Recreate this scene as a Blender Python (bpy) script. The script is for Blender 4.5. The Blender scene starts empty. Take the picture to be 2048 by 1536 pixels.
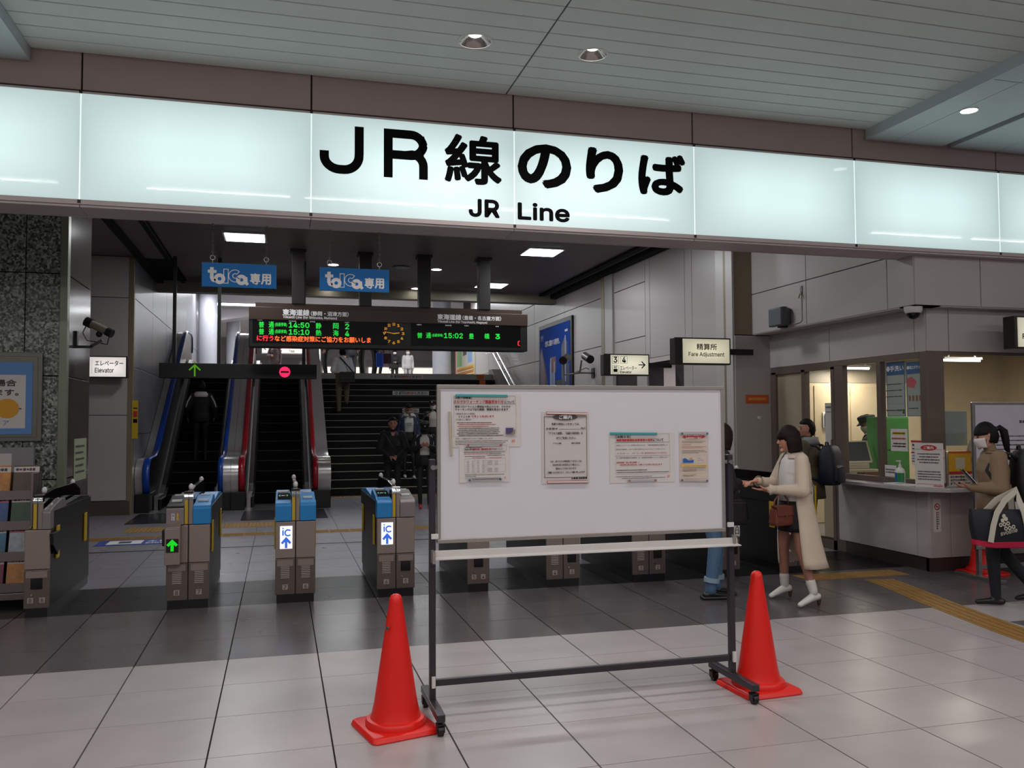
import bpy, bmesh, math, random, os
import numpy as np
from mathutils import Vector, Matrix
random.seed(7); np.random.seed(7)
S = bpy.context.scene
COL = S.collection
PI = math.pi

# ---------------------------------------------------------------- camera (world: X along the sign, Y into the station, Z up)
YAW, PITCH, ROLL, FPX = 0.264776, 0.0431804, -0.00491013, 1712.24
def set_camera():
    cy, sy, cp, sp = math.cos(YAW), math.sin(YAW), math.cos(PITCH), math.sin(PITCH)
    fw = Vector((sy*cp, cy*cp, sp)); r0 = Vector((cy, -sy, 0)); u0 = r0.cross(fw)
    c, s = math.cos(ROLL), math.sin(ROLL)
    rt = r0*c + u0*s; up = u0*c - r0*s
    cam = bpy.data.cameras.new('camera'); o = bpy.data.objects.new('camera', cam); COL.objects.link(o)
    M = Matrix((rt, up, -fw)).transposed().to_4x4(); M.translation = Vector((0, 0, 1.63))
    o.matrix_world = M
    cam.sensor_fit = 'HORIZONTAL'; cam.sensor_width = 36.0; cam.lens = FPX/2048*36.0
    cam.clip_start = 0.05; cam.clip_end = 200
    S.camera = o
set_camera()

# ---------------------------------------------------------------- world, exposure, lamps
W = bpy.data.worlds.new('world'); S.world = W; W.use_nodes = True
W.node_tree.nodes['Background'].inputs[0].default_value = (0.80, 0.80, 0.86, 1)
W.node_tree.nodes['Background'].inputs[1].default_value = 0.13
S.view_settings.view_transform = 'Standard'; S.view_settings.look = 'None'
S.view_settings.exposure = 0.0; S.view_settings.gamma = 1.0
S.view_settings.use_curve_mapping = False

def area_lamp(name, loc, sx, sy, watts, col=(1, 0.97, 0.93), rot=(0, 0, 0), spread=PI):
    l = bpy.data.lights.new(name, 'AREA'); l.shape = 'RECTANGLE'; l.size = sx; l.size_y = sy
    l.energy = watts; l.color = col; l.spread = spread
    o = bpy.data.objects.new(name, l); COL.objects.link(o); o.location = loc; o.rotation_euler = rot
    return o
L_TUBE, L_DOWN, L_PANEL, L_UP, L_OFFICE = 31.0, 10.0, 36.0, 150.0, 20.0
WARM = (1.0, 0.945, 0.92); COOL = (0.95, 0.98, 1.0)
TUBES = [(-7.2, 1.7), (-5.3, 1.7), (-3.4, 1.7), (-1.6+0.85, 1.7), (1.15, 1.7), (2.95, 1.7), (4.7, 1.5), (9.7, 1.7), (11.6, 1.7)]
for x, w in TUBES:                                     # the ceiling tubes above the waiting people
    area_lamp('tube_light', (x, 3.6, 4.525), w, 0.035, L_TUBE, WARM)
for y in (-0.5, -4.5):
    for x in (-6, -2, 2, 6, 10):
        area_lamp('tube_light', (x, y, 4.50), 2.6, 0.08, L_TUBE*1.9, WARM)
DOWNS = [(1.46, 6.44), (2.44, 6.44)]
for x, y in DOWNS:
    area_lamp('downlight_lamp', (x, y, 4.632), 0.07, 0.07, L_DOWN, WARM, spread=2.2)
PANELS = [(-0.56, 14.32), (4.45, 14.35), (4.46, 18.15), (1.9, 10.6), (-0.56, 10.6), (4.45, 10.6)]
for x, y in PANELS:
    area_lamp('panel_light', (x, y, 4.585), 0.58, 0.58, L_PANEL if y > 12 else L_PANEL*0.8, COOL)
for x, y in [(-1.5, 27.5), (2.0, 27.5), (5.5, 27.5), (-1.5, 33), (2, 33), (5.5, 33), (0, 39), (5, 39)]:
    area_lamp('concourse_light', (x, y, 5.62), 2.2, 0.5, L_UP*0.5, COOL)
area_lamp('office_light', (8.43, 11.2, 2.39), 0.5, 0.05, L_OFFICE, (1, 0.93, 0.80))
area_lamp('office_light', (9.2, 9.9, 2.43), 0.6, 0.05, L_OFFICE, (1, 0.93, 0.80))
area_lamp('office_light', (8.0, 8.7, 2.80), 1.2, 0.06, L_OFFICE*0.8, (1, 0.93, 0.80)); area_lamp('office_light', (10.0, 9.4, 2.80), 1.6, 0.06, L_OFFICE*1.8, (1, 0.93, 0.80))  # no fittings for these; the second light is added to brighten the front office

# ---------------------------------------------------------------- materials
def lin(c):
    if isinstance(c, str):
        c = [int(c[i:i+2], 16)/255 for i in (0, 2, 4)]
        c = [x/12.92 if x <= 0.04045 else ((x+0.055)/1.055)**2.4 for x in c]
    return (c[0], c[1], c[2], 1.0)
MATS = {}
def mat(name, col, rough=0.5, metal=0.0, emit=None, es=0.0, var=0.06, scale=8.0, bump=0.0, spec=0.5, alpha=1.0, coat=0.0, stretch=None, trans=0.0):
    if name in MATS: return MATS[name]
    m = bpy.data.materials.new(name); m.use_nodes = True; nt = m.node_tree; b = nt.nodes['Principled BSDF']
    c = lin(col)
    b.inputs['Roughness'].default_value = rough; b.inputs['Metallic'].default_value = metal
    b.inputs['Specular IOR Level'].default_value = spec
    b.inputs['Coat Weight'].default_value = coat
    b.inputs['Alpha'].default_value = alpha
    b.inputs['Transmission Weight'].default_value = trans
    b.inputs['Base Color'].default_value = c
    if var > 0 or bump > 0:
        tc = nt.nodes.new('ShaderNodeTexCoord'); mp = nt.nodes.new('ShaderNodeMapping')
        nt.links.new(tc.outputs['Object'], mp.inputs[0])
        if stretch: mp.inputs['Scale'].default_value = stretch
        n = nt.nodes.new('ShaderNodeTexNoise'); n.inputs['Scale'].default_value = scale; n.inputs['Detail'].default_value = 4
        nt.links.new(mp.outputs[0], n.inputs[0])
        if var > 0:
            r = nt.nodes.new('ShaderNodeMix'); r.data_type = 'RGBA'
            r.inputs[6].default_value = tuple(min(1, x*(1-var*1.6)) for x in c[:3])+(1,)
            r.inputs[7].default_value = tuple(min(1, x*(1+var*1.6)) for x in c[:3])+(1,)
            nt.links.new(n.outputs[0], r.inputs[0]); nt.links.new(r.outputs[2], b.inputs['Base Color'])
        if bump > 0:
            bp = nt.nodes.new('ShaderNodeBump'); bp.inputs['Strength'].default_value = bump; bp.inputs['Distance'].default_value = 0.004
            nt.links.new(n.outputs[0], bp.inputs['Height']); nt.links.new(bp.outputs[0], b.inputs['Normal'])
    if emit is not None:
        b.inputs['Emission Color'].default_value = lin(emit); b.inputs['Emission Strength'].default_value = es
    MATS[name] = m
    return m

def mat_tile(name, ca, cb, rough, scale=3.0, spec=0.5):
    """stone tile: cloudy mottling that differs from tile to tile"""
    m = bpy.data.materials.new(name); m.use_nodes = True; nt = m.node_tree; b = nt.nodes['Principled BSDF']
    g = nt.nodes.new('ShaderNodeNewGeometry'); oi = nt.nodes.new('ShaderNodeObjectInfo')
    n = nt.nodes.new('ShaderNodeTexNoise'); n.noise_dimensions = '4D'; n.inputs['Scale'].default_value = scale; n.inputs['Detail'].default_value = 3
    nt.links.new(g.outputs['Position'], n.inputs['Vector'])
    mu = nt.nodes.new('ShaderNodeMath'); mu.operation = 'MULTIPLY'; mu.inputs[1].default_value = 20
    nt.links.new(oi.outputs['Random'], mu.inputs[0]); nt.links.new(mu.outputs[0], n.inputs['W'])
    r = nt.nodes.new('ShaderNodeValToRGB'); r.color_ramp.elements[0].position = 0.3; r.color_ramp.elements[1].position = 0.7
    r.color_ramp.elements[0].color = lin(ca); r.color_ramp.elements[1].color = lin(cb)
    nt.links.new(n.outputs[0], r.inputs[0]); nt.links.new(r.outputs[0], b.inputs['Base Color'])
    n2 = nt.nodes.new('ShaderNodeTexNoise'); n2.inputs['Scale'].default_value = 3; n2.inputs['Detail'].default_value = 3
    nt.links.new(g.outputs['Position'], n2.inputs['Vector'])
    mr = nt.nodes.new('ShaderNodeMapRange'); mr.inputs[3].default_value = rough-0.03; mr.inputs[4].default_value = rough+0.05
    nt.links.new(n2.outputs[0], mr.inputs[0]); nt.links.new(mr.outputs[0], b.inputs['Roughness'])
    b.inputs['Specular IOR Level'].default_value = spec
    MATS[name] = m; return m

def mat_granite(name):
    m = bpy.data.materials.new(name); m.use_nodes = True; nt = m.node_tree; b = nt.nodes['Principled BSDF']
    tc = nt.nodes.new('ShaderNodeTexCoord')
    v = nt.nodes.new('ShaderNodeTexVoronoi'); v.inputs['Scale'].default_value = 46
    nt.links.new(tc.outputs['Object'], v.inputs[0])
    n = nt.nodes.new('ShaderNodeTexNoise'); n.inputs['Scale'].default_value = 60; n.inputs['Detail'].default_value = 5
    nt.links.new(tc.outputs['Object'], n.inputs[0])
    mx = nt.nodes.new('ShaderNodeMix'); mx.data_type = 'RGBA'; mx.inputs[0].default_value = 0.5
    nt.links.new(v.outputs['Color'], mx.inputs[6]); nt.links.new(n.outputs['Color'], mx.inputs[7])
    bw = nt.nodes.new('ShaderNodeRGBToBW'); nt.links.new(mx.outputs[2], bw.inputs[0])
    r = nt.nodes.new('ShaderNodeValToRGB'); e = r.color_ramp.elements
    e[0].position = 0.36; e[0].color = lin('343a33'); e[1].position = 0.68; e[1].color = lin('a6aea4')
    x = e.new(0.5); x.color = lin('6a7268')
    nt.links.new(bw.outputs[0], r.inputs[0]); nt.links.new(r.outputs[0], b.inputs['Base Color'])
    b.inputs['Roughness'].default_value = 0.32
    MATS[name] = m; return m

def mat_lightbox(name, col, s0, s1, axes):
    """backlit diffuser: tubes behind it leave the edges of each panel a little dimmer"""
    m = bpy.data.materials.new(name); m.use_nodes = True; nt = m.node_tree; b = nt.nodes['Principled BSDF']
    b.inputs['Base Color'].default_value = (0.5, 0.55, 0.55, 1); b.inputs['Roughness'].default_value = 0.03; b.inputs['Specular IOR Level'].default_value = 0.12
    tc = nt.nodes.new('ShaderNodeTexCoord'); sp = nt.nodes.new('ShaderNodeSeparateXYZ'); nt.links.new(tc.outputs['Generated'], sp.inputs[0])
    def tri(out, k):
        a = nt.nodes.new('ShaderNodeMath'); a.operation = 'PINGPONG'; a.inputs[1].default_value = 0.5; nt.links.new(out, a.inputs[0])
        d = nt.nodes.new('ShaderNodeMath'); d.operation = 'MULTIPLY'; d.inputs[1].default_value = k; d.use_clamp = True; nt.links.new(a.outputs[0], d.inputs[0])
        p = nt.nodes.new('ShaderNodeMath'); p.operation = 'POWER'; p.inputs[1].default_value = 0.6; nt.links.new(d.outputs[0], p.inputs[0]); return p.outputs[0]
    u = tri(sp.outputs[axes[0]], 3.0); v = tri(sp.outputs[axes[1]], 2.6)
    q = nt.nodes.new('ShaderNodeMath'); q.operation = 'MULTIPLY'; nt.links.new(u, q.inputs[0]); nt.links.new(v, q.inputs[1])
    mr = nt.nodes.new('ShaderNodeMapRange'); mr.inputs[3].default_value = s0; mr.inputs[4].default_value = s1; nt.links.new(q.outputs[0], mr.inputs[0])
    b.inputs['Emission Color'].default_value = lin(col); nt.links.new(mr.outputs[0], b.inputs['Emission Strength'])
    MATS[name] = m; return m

# ---------------------------------------------------------------- geometry helpers
class MB:
    """collects shapes for ONE mesh object"""
    def __init__(s): s.v = []; s.f = []; s.m = []; s.cur = 0
    def add(s, vs, fs, mi=None):
        k = len(s.v); s.v += [tuple(p) for p in vs]; s.f += [tuple(i+k for i in f) for f in fs]
        s.m += [s.cur if mi is None else mi]*len(fs); return s
    def box(s, x0, x1, y0, y1, z0, z1, mi=None, M=None):
        vs = [(x, y, z) for z in (z0, z1) for y in (y0, y1) for x in (x0, x1)]
        if M is not None: vs = [M @ Vector(p) for p in vs]
        return s.add(vs, [(0, 2, 3, 1), (4, 5, 7, 6), (0, 1, 5, 4), (2, 6, 7, 3), (0, 4, 6, 2), (1, 3, 7, 5)], mi)
    def obox(s, c, ax, ay, az, mi=None):
        c, ax, ay, az = Vector(c), Vector(ax), Vector(ay), Vector(az)
        vs = [c+ax*i+ay*j+az*k for k in (-1, 1) for j in (-1, 1) for i in (-1, 1)]
        return s.add(vs, [(0, 2, 3, 1), (4, 5, 7, 6), (0, 1, 5, 4), (2, 6, 7, 3), (0, 4, 6, 2), (1, 3, 7, 5)], mi)
    def prism(s, pts, axis, a, b, mi=None):
        """polygon pts (2D) extruded along axis: 'x' -> pts are (y,z); 'y' -> (x,z); 'z' -> (x,y)"""
        def P(p, t): return (t, p[0], p[1]) if axis == 'x' else (p[0], t, p[1]) if axis == 'y' else (p[0], p[1], t)
        n = len(pts); vs = [P(p, a) for p in pts]+[P(p, b) for p in pts]
        fs = [tuple(range(n))[::-1], tuple(range(n, 2*n))]+[(i, (i+1) % n, n+(i+1) % n, n+i) for i in range(n)]
        return s.add(vs, fs, mi)
    def tube(s, path, r, n=8, mi=None, cap=True):
        path = [Vector(p) for p in path]; rs = r if isinstance(r, (list, tuple)) else [r]*len(path)
        vs = []; fs = []; prev = None
        for i, p in enumerate(path):
            t = (path[min(i+1, len(path)-1)]-path[max(i-1, 0)]).normalized()
            if prev is None:
                a = Vector((0, 0, 1)) if abs(t.z) < 0.9 else Vector((1, 0, 0)); u = t.cross(a).normalized()
            else:
                u = (prev-t*prev.dot(t)).normalized()
            prev = u; w = t.cross(u)
            for k in range(n):
                a = 2*PI*k/n; vs.append(p+(u*math.cos(a)+w*math.sin(a))*rs[i])
        for i in range(len(path)-1):
            for k in range(n):
                fs.append((i*n+k, i*n+(k+1) % n, (i+1)*n+(k+1) % n, (i+1)*n+k))
        if cap:
            fs.append(tuple(range(n))[::-1]); fs.append(tuple((len(path)-1)*n+k for k in range(n)))
        return s.add(vs, fs, mi)
    def loft(s, rings, mi=None, cap=True, closed=True):
        n = len(rings[0]); vs = [p for r in rings for p in r]; fs = []
        for i in range(len(rings)-1):
            for k in range(n if closed else n-1):
                fs.append((i*n+k, i*n+(k+1) % n, (i+1)*n+(k+1) % n, (i+1)*n+k))
        if cap and closed:
            fs.append(tuple(range(n))[::-1]); fs.append(tuple((len(rings)-1)*n+k for k in range(n)))
        return s.add(vs, fs, mi)
    def lathe(s, prof, c=(0, 0, 0), n=24, mi=None):
        rings = [[(c[0]+r*math.cos(2*PI*k/n), c[1]+r*math.sin(2*PI*k/n), c[2]+z) for k in range(n)] for r, z in prof]
        return s.loft(rings, mi)
    def ball(s, c, r, n=12, m=8, mi=None, R=None):
        r = r if isinstance(r, (list, tuple)) else (r, r, r); c = Vector(c); vs = []; fs = []
        for j in range(m+1):
            th = PI*j/m
            for i in range(n):
                a = 2*PI*i/n; p = Vector((r[0]*math.sin(th)*math.cos(a), r[1]*math.sin(th)*math.sin(a), r[2]*math.cos(th)))
                vs.append(c+(R @ p if R is not None else p))
        for j in range(m):
            for i in range(n):
                fs.append((j*n+i, (j+1)*n+i, (j+1)*n+(i+1) % n, j*n+(i+1) % n))
        return s.add(vs, fs, mi)

def setp(o, label=None, cat=None, group=None, kind=None):
    if label: o['label'] = label
    if cat: o['category'] = cat
    if group: o['group'] = group
    if kind: o['kind'] = kind
    return o
def obj(name, mb, mats, parent=None, bevel=0, smooth=False, label=None, cat=None, group=None, kind=None, seg=2):
    me = bpy.data.meshes.new(name); me.from_pydata([tuple(p) for p in mb.v], [], mb.f)
    mats = mats if isinstance(mats, (list, tuple)) else [mats]
    for m in mats: me.materials.append(m)
    if len(mats) > 1: me.polygons.foreach_set('material_index', mb.m)
    if smooth == 'auto':
        me.polygons.foreach_set('use_smooth', [True]*len(me.polygons)); me.set_sharp_from_angle(angle=0.7)
    elif smooth: me.polygons.foreach_set('use_smooth', [True]*len(me.polygons))
    bm = bmesh.new(); bm.from_mesh(me); bmesh.ops.recalc_face_normals(bm, faces=bm.faces); bm.to_mesh(me); bm.free()
    o = bpy.data.objects.new(name, me); COL.objects.link(o)
    if bevel:
        md = o.modifiers.new('b', 'BEVEL'); md.width = bevel; md.segments = seg; md.limit_method = 'ANGLE'; md.angle_limit = 0.6
    if parent is not None: o.parent = parent
    return setp(o, label, cat, group, kind)
def thing(name, label, cat, loc=(0, 0, 0), rz=0.0, group=None, kind=None):
    o = bpy.data.objects.new(name, None); COL.objects.link(o); o.empty_display_size = 0.1
    o.location = loc; o.rotation_euler = (0, 0, rz)
    return setp(o, label, cat, group, kind)
def dup(o, parent=None):
    c = o.copy(); COL.objects.link(c)
    if parent is not None: c.parent = parent
    for ch in [x for x in o.children]: dup(ch, c)
    return c
def piece(name, me, loc, parent, rot=None):
    o = bpy.data.objects.new(name, me); COL.objects.link(o); o.location = loc
    if rot: o.rotation_euler = rot
    o.parent = parent; return o
def box_mesh(name, sx, sy, sz, m, bev=0.0):
    mb = MB().box(-sx/2, sx/2, -sy/2, sy/2, -sz/2, sz/2)
    me = bpy.data.meshes.new(name); me.from_pydata(mb.v, [], mb.f); me.materials.append(m)
    if bev:
        bm = bmesh.new(); bm.from_mesh(me); bmesh.ops.bevel(bm, geom=list(bm.edges), offset=bev, segments=1, affect='EDGES'); bm.to_mesh(me); bm.free()
    return me

# ---- lettering: glyph outlines turned to mesh, fitted into a box on a plane. frame = (origin, right, up) of the plane
FONT = None
try:
    FONT = bpy.data.fonts.load(os.path.join(bpy.utils.system_resource('DATAFILES'), 'fonts', 'Inter.woff2'))
except Exception:
    FONT = None
def glyphs(body, res=2):
    c = bpy.data.curves.new('t', 'FONT'); c.body = body; c.size = 1.0; c.resolution_u = res
    if FONT and all(ord(q) < 0x250 for q in body): c.font = FONT      # Latin only; Japanese comes from the built-in fallback
    o = bpy.data.objects.new('t', c); COL.objects.link(o)
    me = bpy.data.meshes.new_from_object(o); bpy.data.objects.remove(o); bpy.data.curves.remove(c)
    v = [(p.co.x, p.co.y) for p in me.vertices]; f = [tuple(p.vertices) for p in me.polygons]
    bpy.data.meshes.remove(me); return v, f
class Lay:
    """flat print on a plane: origin, right and up vectors, normal offset"""
    def __init__(s, o, r, u, eps=0.0012):
        s.o, s.r, s.u = Vector(o), Vector(r).normalized(), Vector(u).normalized(); s.n = s.r.cross(s.u); s.eps = eps; s.mb = MB(); s.k = 0
    def P(s, x, y, d=0.0): return s.o+s.r*x+s.u*y+s.n*(s.eps+d+s.k*8e-6)
    def lift(s): s.k += 1                                   # every stroke lies a hair above the one before, so none coincide
    def text(s, body, x0, y0, x1=None, y1=None, bold=0.0, align='l', mi=None, res=2, h=None, d=0.0):
        """fit into x0..x1, y0..y1 (width only shrinks when h is given: h = height, x1 optional limit)"""
        s.lift(); v, f = glyphs(body, res)
        if not v: return s
        a = np.array(v); mn, mx = a.min(0), a.max(0); w, hh = mx-mn
        if h is not None:
            sc = h/0.78; sx = sc
            if x1 is not None and w*sx > x1-x0: sx = (x1-x0)/w
            yb = y0; a[:, 1] *= sc; a[:, 0] = (a[:, 0]-mn[0])*sx; wd = w*sx
            xo = x0 if align == 'l' else (x0-wd/2 if align == 'c' and x1 is None else (x0+x1-wd)/2 if align == 'c' else x1-wd)
            a[:, 0] += xo; a[:, 1] += yb
        else:
            a[:, 0] = x0+(a[:, 0]-mn[0])/max(w, 1e-6)*(x1-x0); a[:, 1] = y0+(a[:, 1]-mn[1])/max(hh, 1e-6)*(y1-y0)
        offs = [(0, 0)]
        if bold: offs += [(bold*math.cos(t), bold*math.sin(t)) for t in [i*PI/4 for i in range(8)]] if bold > 0.004 else [(bold, 0), (-bold, 0), (0, bold), (0, -bold)]
        for i, (dx, dy) in enumerate(offs):
            s.mb.add([s.P(p[0]+dx, p[1]+dy, d+i*2e-5) for p in a], f, mi)
        return s
    def rect(s, x0, y0, x1, y1, mi=None, d=0.0):
        s.lift()
        s.mb.add([s.P(x0, y0, d), s.P(x1, y0, d), s.P(x1, y1, d), s.P(x0, y1, d)], [(0, 1, 2, 3)], mi); return s
    def poly(s, pts, mi=None, d=0.0):
        s.lift()
        s.mb.add([s.P(x, y, d) for x, y in pts], [tuple(range(len(pts)))], mi); return s
    def ell(s, cx, cy, rx, ry, mi=None, d=0.0, n=28):
        return s.poly([(cx+rx*math.cos(2*PI*i/n), cy+ry*math.sin(2*PI*i/n)) for i in range(n)], mi, d)
    def ring(s, cx, cy, r0, r1, mi=None, d=0.0, a0=0, a1=2*PI, n=28, ky=1.0):
        ps = [a0+(a1-a0)*i/n for i in range(n+1)]
        for i in range(n):
            s.mb.add([s.P(cx+r*math.cos(t), cy+ky*r*math.sin(t), d) for t, r in ((ps[i], r0), (ps[i+1], r0), (ps[i+1], r1), (ps[i], r1))], [(0, 1, 2, 3)], mi)
        return s
    def stroke(s, pts, w, mi=None, d=0.0):
        s.lift()
        pts = [Vector(p) for p in pts]; L = []
        for i, p in enumerate(pts):
            t0 = (pts[i]-pts[i-1]).normalized() if i else None; t1 = (pts[i+1]-pts[i]).normalized() if i < len(pts)-1 else None
            t = (t0+t1).normalized() if t0 and t1 else (t0 or t1); n = Vector((-t.y, t.x))
            k = 1.0/max(0.5, n.dot(Vector((-t1.y, t1.x)))) if (t0 and t1) else 1.0
            L.append((p+n*w/2*k, p-n*w/2*k))
        for i in range(len(L)-1):
            s.mb.add([s.P(q.x, q.y, d) for q in (L[i][0], L[i][1], L[i+1][1], L[i+1][0])], [(0, 1, 2, 3)], mi)
        return s
    def frame(s, x0, y0, x1, y1, w, mi=None, d=0.0):
        return s.rect(x0, y0, x1, y0+w, mi, d).rect(x0, y1-w, x1, y1, mi, d).rect(x0, y0, x0+w, y1, mi, d).rect(x1-w, y0, x1, y1, mi, d)
    def line(s, x0, y, x1, h, mi=None, d=0.0, seed=0):
        """a printed line too small to read: short runs of ink"""
        rnd = random.Random(seed*977+int(y*9999)); x = x0
        while x < x1-h*0.4:
            w = h*rnd.uniform(0.45, 0.9); k = rnd.uniform(0.55, 0.95)
            s.rect(x, y+h*(1-k)/2, min(x+w, x1), y+h*(1+k)/2, mi, d); x += w+h*rnd.uniform(0.12, 0.28)
        return s
    def done(s, name, mats, parent, label=None):
        o = obj(name, s.mb, mats, parent)
        if label: o['label'] = label
        return o
def arc(cx, cy, r, a0, a1, n=8, ry=None):
    ry = r if ry is None else ry
    return [(cx+r*math.cos(math.radians(a0+(a1-a0)*i/n)), cy+ry*math.sin(math.radians(a0+(a1-a0)*i/n))) for i in range(n+1)]
FX, FZ = (1, 0, 0), (0, 0, 1)
# ================================================================ materials of the place
m_white_tile = mat_tile('white_stone_tile', 'a39c9c', 'afa8a8', 0.31)
m_grey_tile = mat_tile('grey_stone_tile', '544f52', '5d585a', 0.25)
m_black_tile = mat_tile('black_stone_tile', '181617', '1d1b1c', 0.28, spec=0.14)
m_back_tile = mat_tile('back_hall_tile', '7a777c', '838085', 0.28)
m_grout = mat('grout', '2a2425', 0.9)
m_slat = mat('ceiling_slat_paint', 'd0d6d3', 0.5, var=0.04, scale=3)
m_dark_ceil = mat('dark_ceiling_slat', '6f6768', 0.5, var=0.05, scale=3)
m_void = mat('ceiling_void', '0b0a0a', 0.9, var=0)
m_fascia = mat('brown_grey_metal_panel', 'ae9b96', 0.5, 0.1, var=0.05, scale=2)
m_soffit = mat('soffit_metal', 'c2b7b6', 0.45, 0.1, var=0.03, scale=2)
m_panel = mat('enamel_wall_panel', 'b0a8a6', 0.36, var=0.03, scale=1.5)
m_panel_w = mat('light_wall_panel', 'b3adab', 0.34, var=0.03, scale=1.5)
m_panel_l = mat('polished_wall_panel', '88868c', 0.36, 0.1, var=0.03, scale=1.5)
m_seam = mat('panel_seam', '2b2525', 0.8)
m_brass = mat('bronze_strip', '877a63', 0.4, 0.2)
m_granite = mat_granite('grey_green_granite')
m_polish = mat('polished_dark_stone', '4a4442', 0.14, var=0.25, scale=25, spec=0.25)
m_steel = mat('brushed_steel', 'b9b5b3', 0.27, 0.95, var=0.05, scale=12, stretch=(1, 1, 14))
m_steel_d = mat('dark_brushed_steel', '8d8380', 0.34, 0.85, var=0.06, scale=14, stretch=(1, 1, 14))
m_chrome = mat('chrome', 'dedede', 0.08, 1.0, var=0)
m_black = mat('black_plastic', '121112', 0.4)
m_black_g = mat('black_gloss', '0c0b0c', 0.12, var=0)
m_dark = mat('dark_grey_metal', '2b2728', 0.4, 0.4)
m_yellow = mat('tactile_yellow', '957038', 0.55, var=0.12, scale=9)
m_orange = mat('orange_print', 'd9651a', 0.6)
m_red = mat('red_print', 'b3282a', 0.6, var=0)
m_ink = mat('black_ink', '0c0b0b', 0.8, var=0, spec=0.1)
m_ink_g = mat('grey_ink', '4a4646', 0.7, var=0)
m_paper = mat('white_paper', 'd2cdca', 0.6, var=0.02)
m_white_p = mat('white_plastic', 'd5d3d0', 0.4, var=0.02)
m_white_print = mat('white_print', 'dedcdc', 0.6, var=0)
m_blue_print = mat('blue_print', '1d5fae', 0.6, var=0)
m_teal_mag = mat('teal_magnet', '3f9a9e', 0.45)
m_tube = mat('lit_tube', 'ffffff', 0.4, emit='fff6ee', es=9.0, var=0)
m_ledpanel = mat('lit_led_panel', 'ffffff', 0.4, emit='f6faff', es=6.0, var=0)
m_uplight = mat('lit_concourse_lamp', 'ffffff', 0.4, emit='f8faff', es=5.0, var=0)
m_glass = mat('window_glass', '8a928c', 0.02, var=0, alpha=0.05, spec=0.8)

TX, TY, TS = -1.5316, 6.273, 0.6          # tile lines
YB = TY+3*TS                              # 8.073: edge of the black band
YL = 7.45                                 # face of the illuminated sign
ZC = 4.61                                 # ceiling

# ================================================================ floor
floor = obj('floor', MB().box(-14, 16, -10, 19.3, -0.12, -0.012), m_grout, kind='structure')
tile_me = {k: box_mesh('floor_tile', TS-0.009, TS-0.005, 0.014, m) for k, m in (('w', m_white_tile), ('g', m_grey_tile), ('b', m_black_tile), ('l', m_back_tile))}
small_me = {k: box_mesh('floor_tile', TS-0.006, 0.41, 0.014, m) for k, m in (('w', m_white_tile), ('g', m_grey_tile))}
def kind_at(i, j):
    x = TX+(i+0.5)*TS; y = TY+(j+0.5)*TS
    if y > YB+1.2: return 'l'
    if y > YB: return 'b'
    if y > TY: return 'g'
    if x > 5.7 and y < 5.67: return 'g'
    return 'w'
def shown(i, j): return -3 <= i <= 15 and -5 <= j <= 4 and not (i > 10 and j < -3)
n_tile = 0
rest = {k: MB() for k in 'wgbl'}
for i in range(-20, 29):
    for j in range(-26, 22):
        x = TX+(i+0.5)*TS; y = TY+(j+0.5)*TS; k = kind_at(i, j)
        if not (-13.9 < x < 15.9 and -9.9 < y < 19.25): continue
        if shown(i, j):
            piece('floor_tile', tile_me[k], (x, y, -0.007), floor); n_tile += 1
        else:
            h = TS/2-0.003; rest[k].box(x-h, x+h, y-h, y+h, -0.014, 0.0)
for k, m in (('w', m_white_tile), ('g', m_grey_tile), ('b', m_black_tile), ('l', m_back_tile)):
    obj('distant_tiles', rest[k], m, floor, kind='stuff')
# expansion joint and floor gutter in the back hall
obj('floor_joint', MB().box(-3.5, 6.3, 11.80, 11.86, 0.0, 0.003), m_dark, floor)

# tactile paving: bars on the guiding path, domes on the warning pads
def tactile_bar(w=0.3):
    mb = MB().box(-w/2, w/2, -w/2, w/2, 0, 0.004)
    for k in range(4):
        x = (k-1.5)*0.072; mb.box(x-0.014, x+0.014, -w/2+0.012, w/2-0.012, 0.004, 0.009)
    me = bpy.data.meshes.new('tactile_tile'); me.from_pydata([tuple(p) for p in mb.v], [], mb.f); me.materials.append(m_yellow); return me
def tactile_dot(w=0.3):
    mb = MB().box(-w/2, w/2, -w/2, w/2, 0, 0.004)
    for a in range(5):
        for b in range(5):
            x, y = (a-2)*0.058, (b-2)*0.058
            mb.lathe([(0.016, 0.004), (0.011, 0.009), (0.0, 0.0092)], (x, y, 0), 6)
    me = bpy.data.meshes.new('tactile_tile'); me.from_pydata([tuple(p) for p in mb.v], [], mb.f); me.materials.append(m_yellow); return me
TBAR, TDOT = tactile_bar(), tactile_dot()
path = obj('trim_1', MB().box(5.6, 5.62, 7.4, 7.42, 0.0, 0.002), m_yellow, kind='structure')
px = [(5.93, 7.66), (5.80, 7.05), (5.66, 6.50), (5.54, 5.95), (5.44, 5.45), (5.36, 4.95), (5.30, 4.4)]
def along(pts, step):
    out = []; d = 0.0
    for (a, b) in zip(pts[:-1], pts[1:]):
        a, b = Vector(a), Vector(b); L = (b-a).length
        while d < L: out.append((a+(b-a)*(d/L), math.atan2((b-a).y, (b-a).x)-PI/2)); d += step
        d -= L
    return out
for p, r in along(px, 0.302)[1:]:
    piece('tactile_tile', TBAR, (p.x, p.y, 0.0), path, (0, 0, r))
for x in (5.33, 5.632, 5.934, 6.236):
    piece('tactile_tile', TDOT, (x, 7.80, 0.0), path)
for k in range(28):
    piece('tactile_tile', TBAR, (-2.45+0.302*k, 13.12, 0.0), path, (0, 0, PI/2))
for k in range(3):
    for q in range(2):
        piece('tactile_tile', TDOT, (-2.1+0.302*k, 13.95+0.302*q, 0.0), path)
        piece('tactile_tile', TDOT, (-0.5+0.302*k-0.2, 14.15+0.302*q, 0.0), path)
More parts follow.
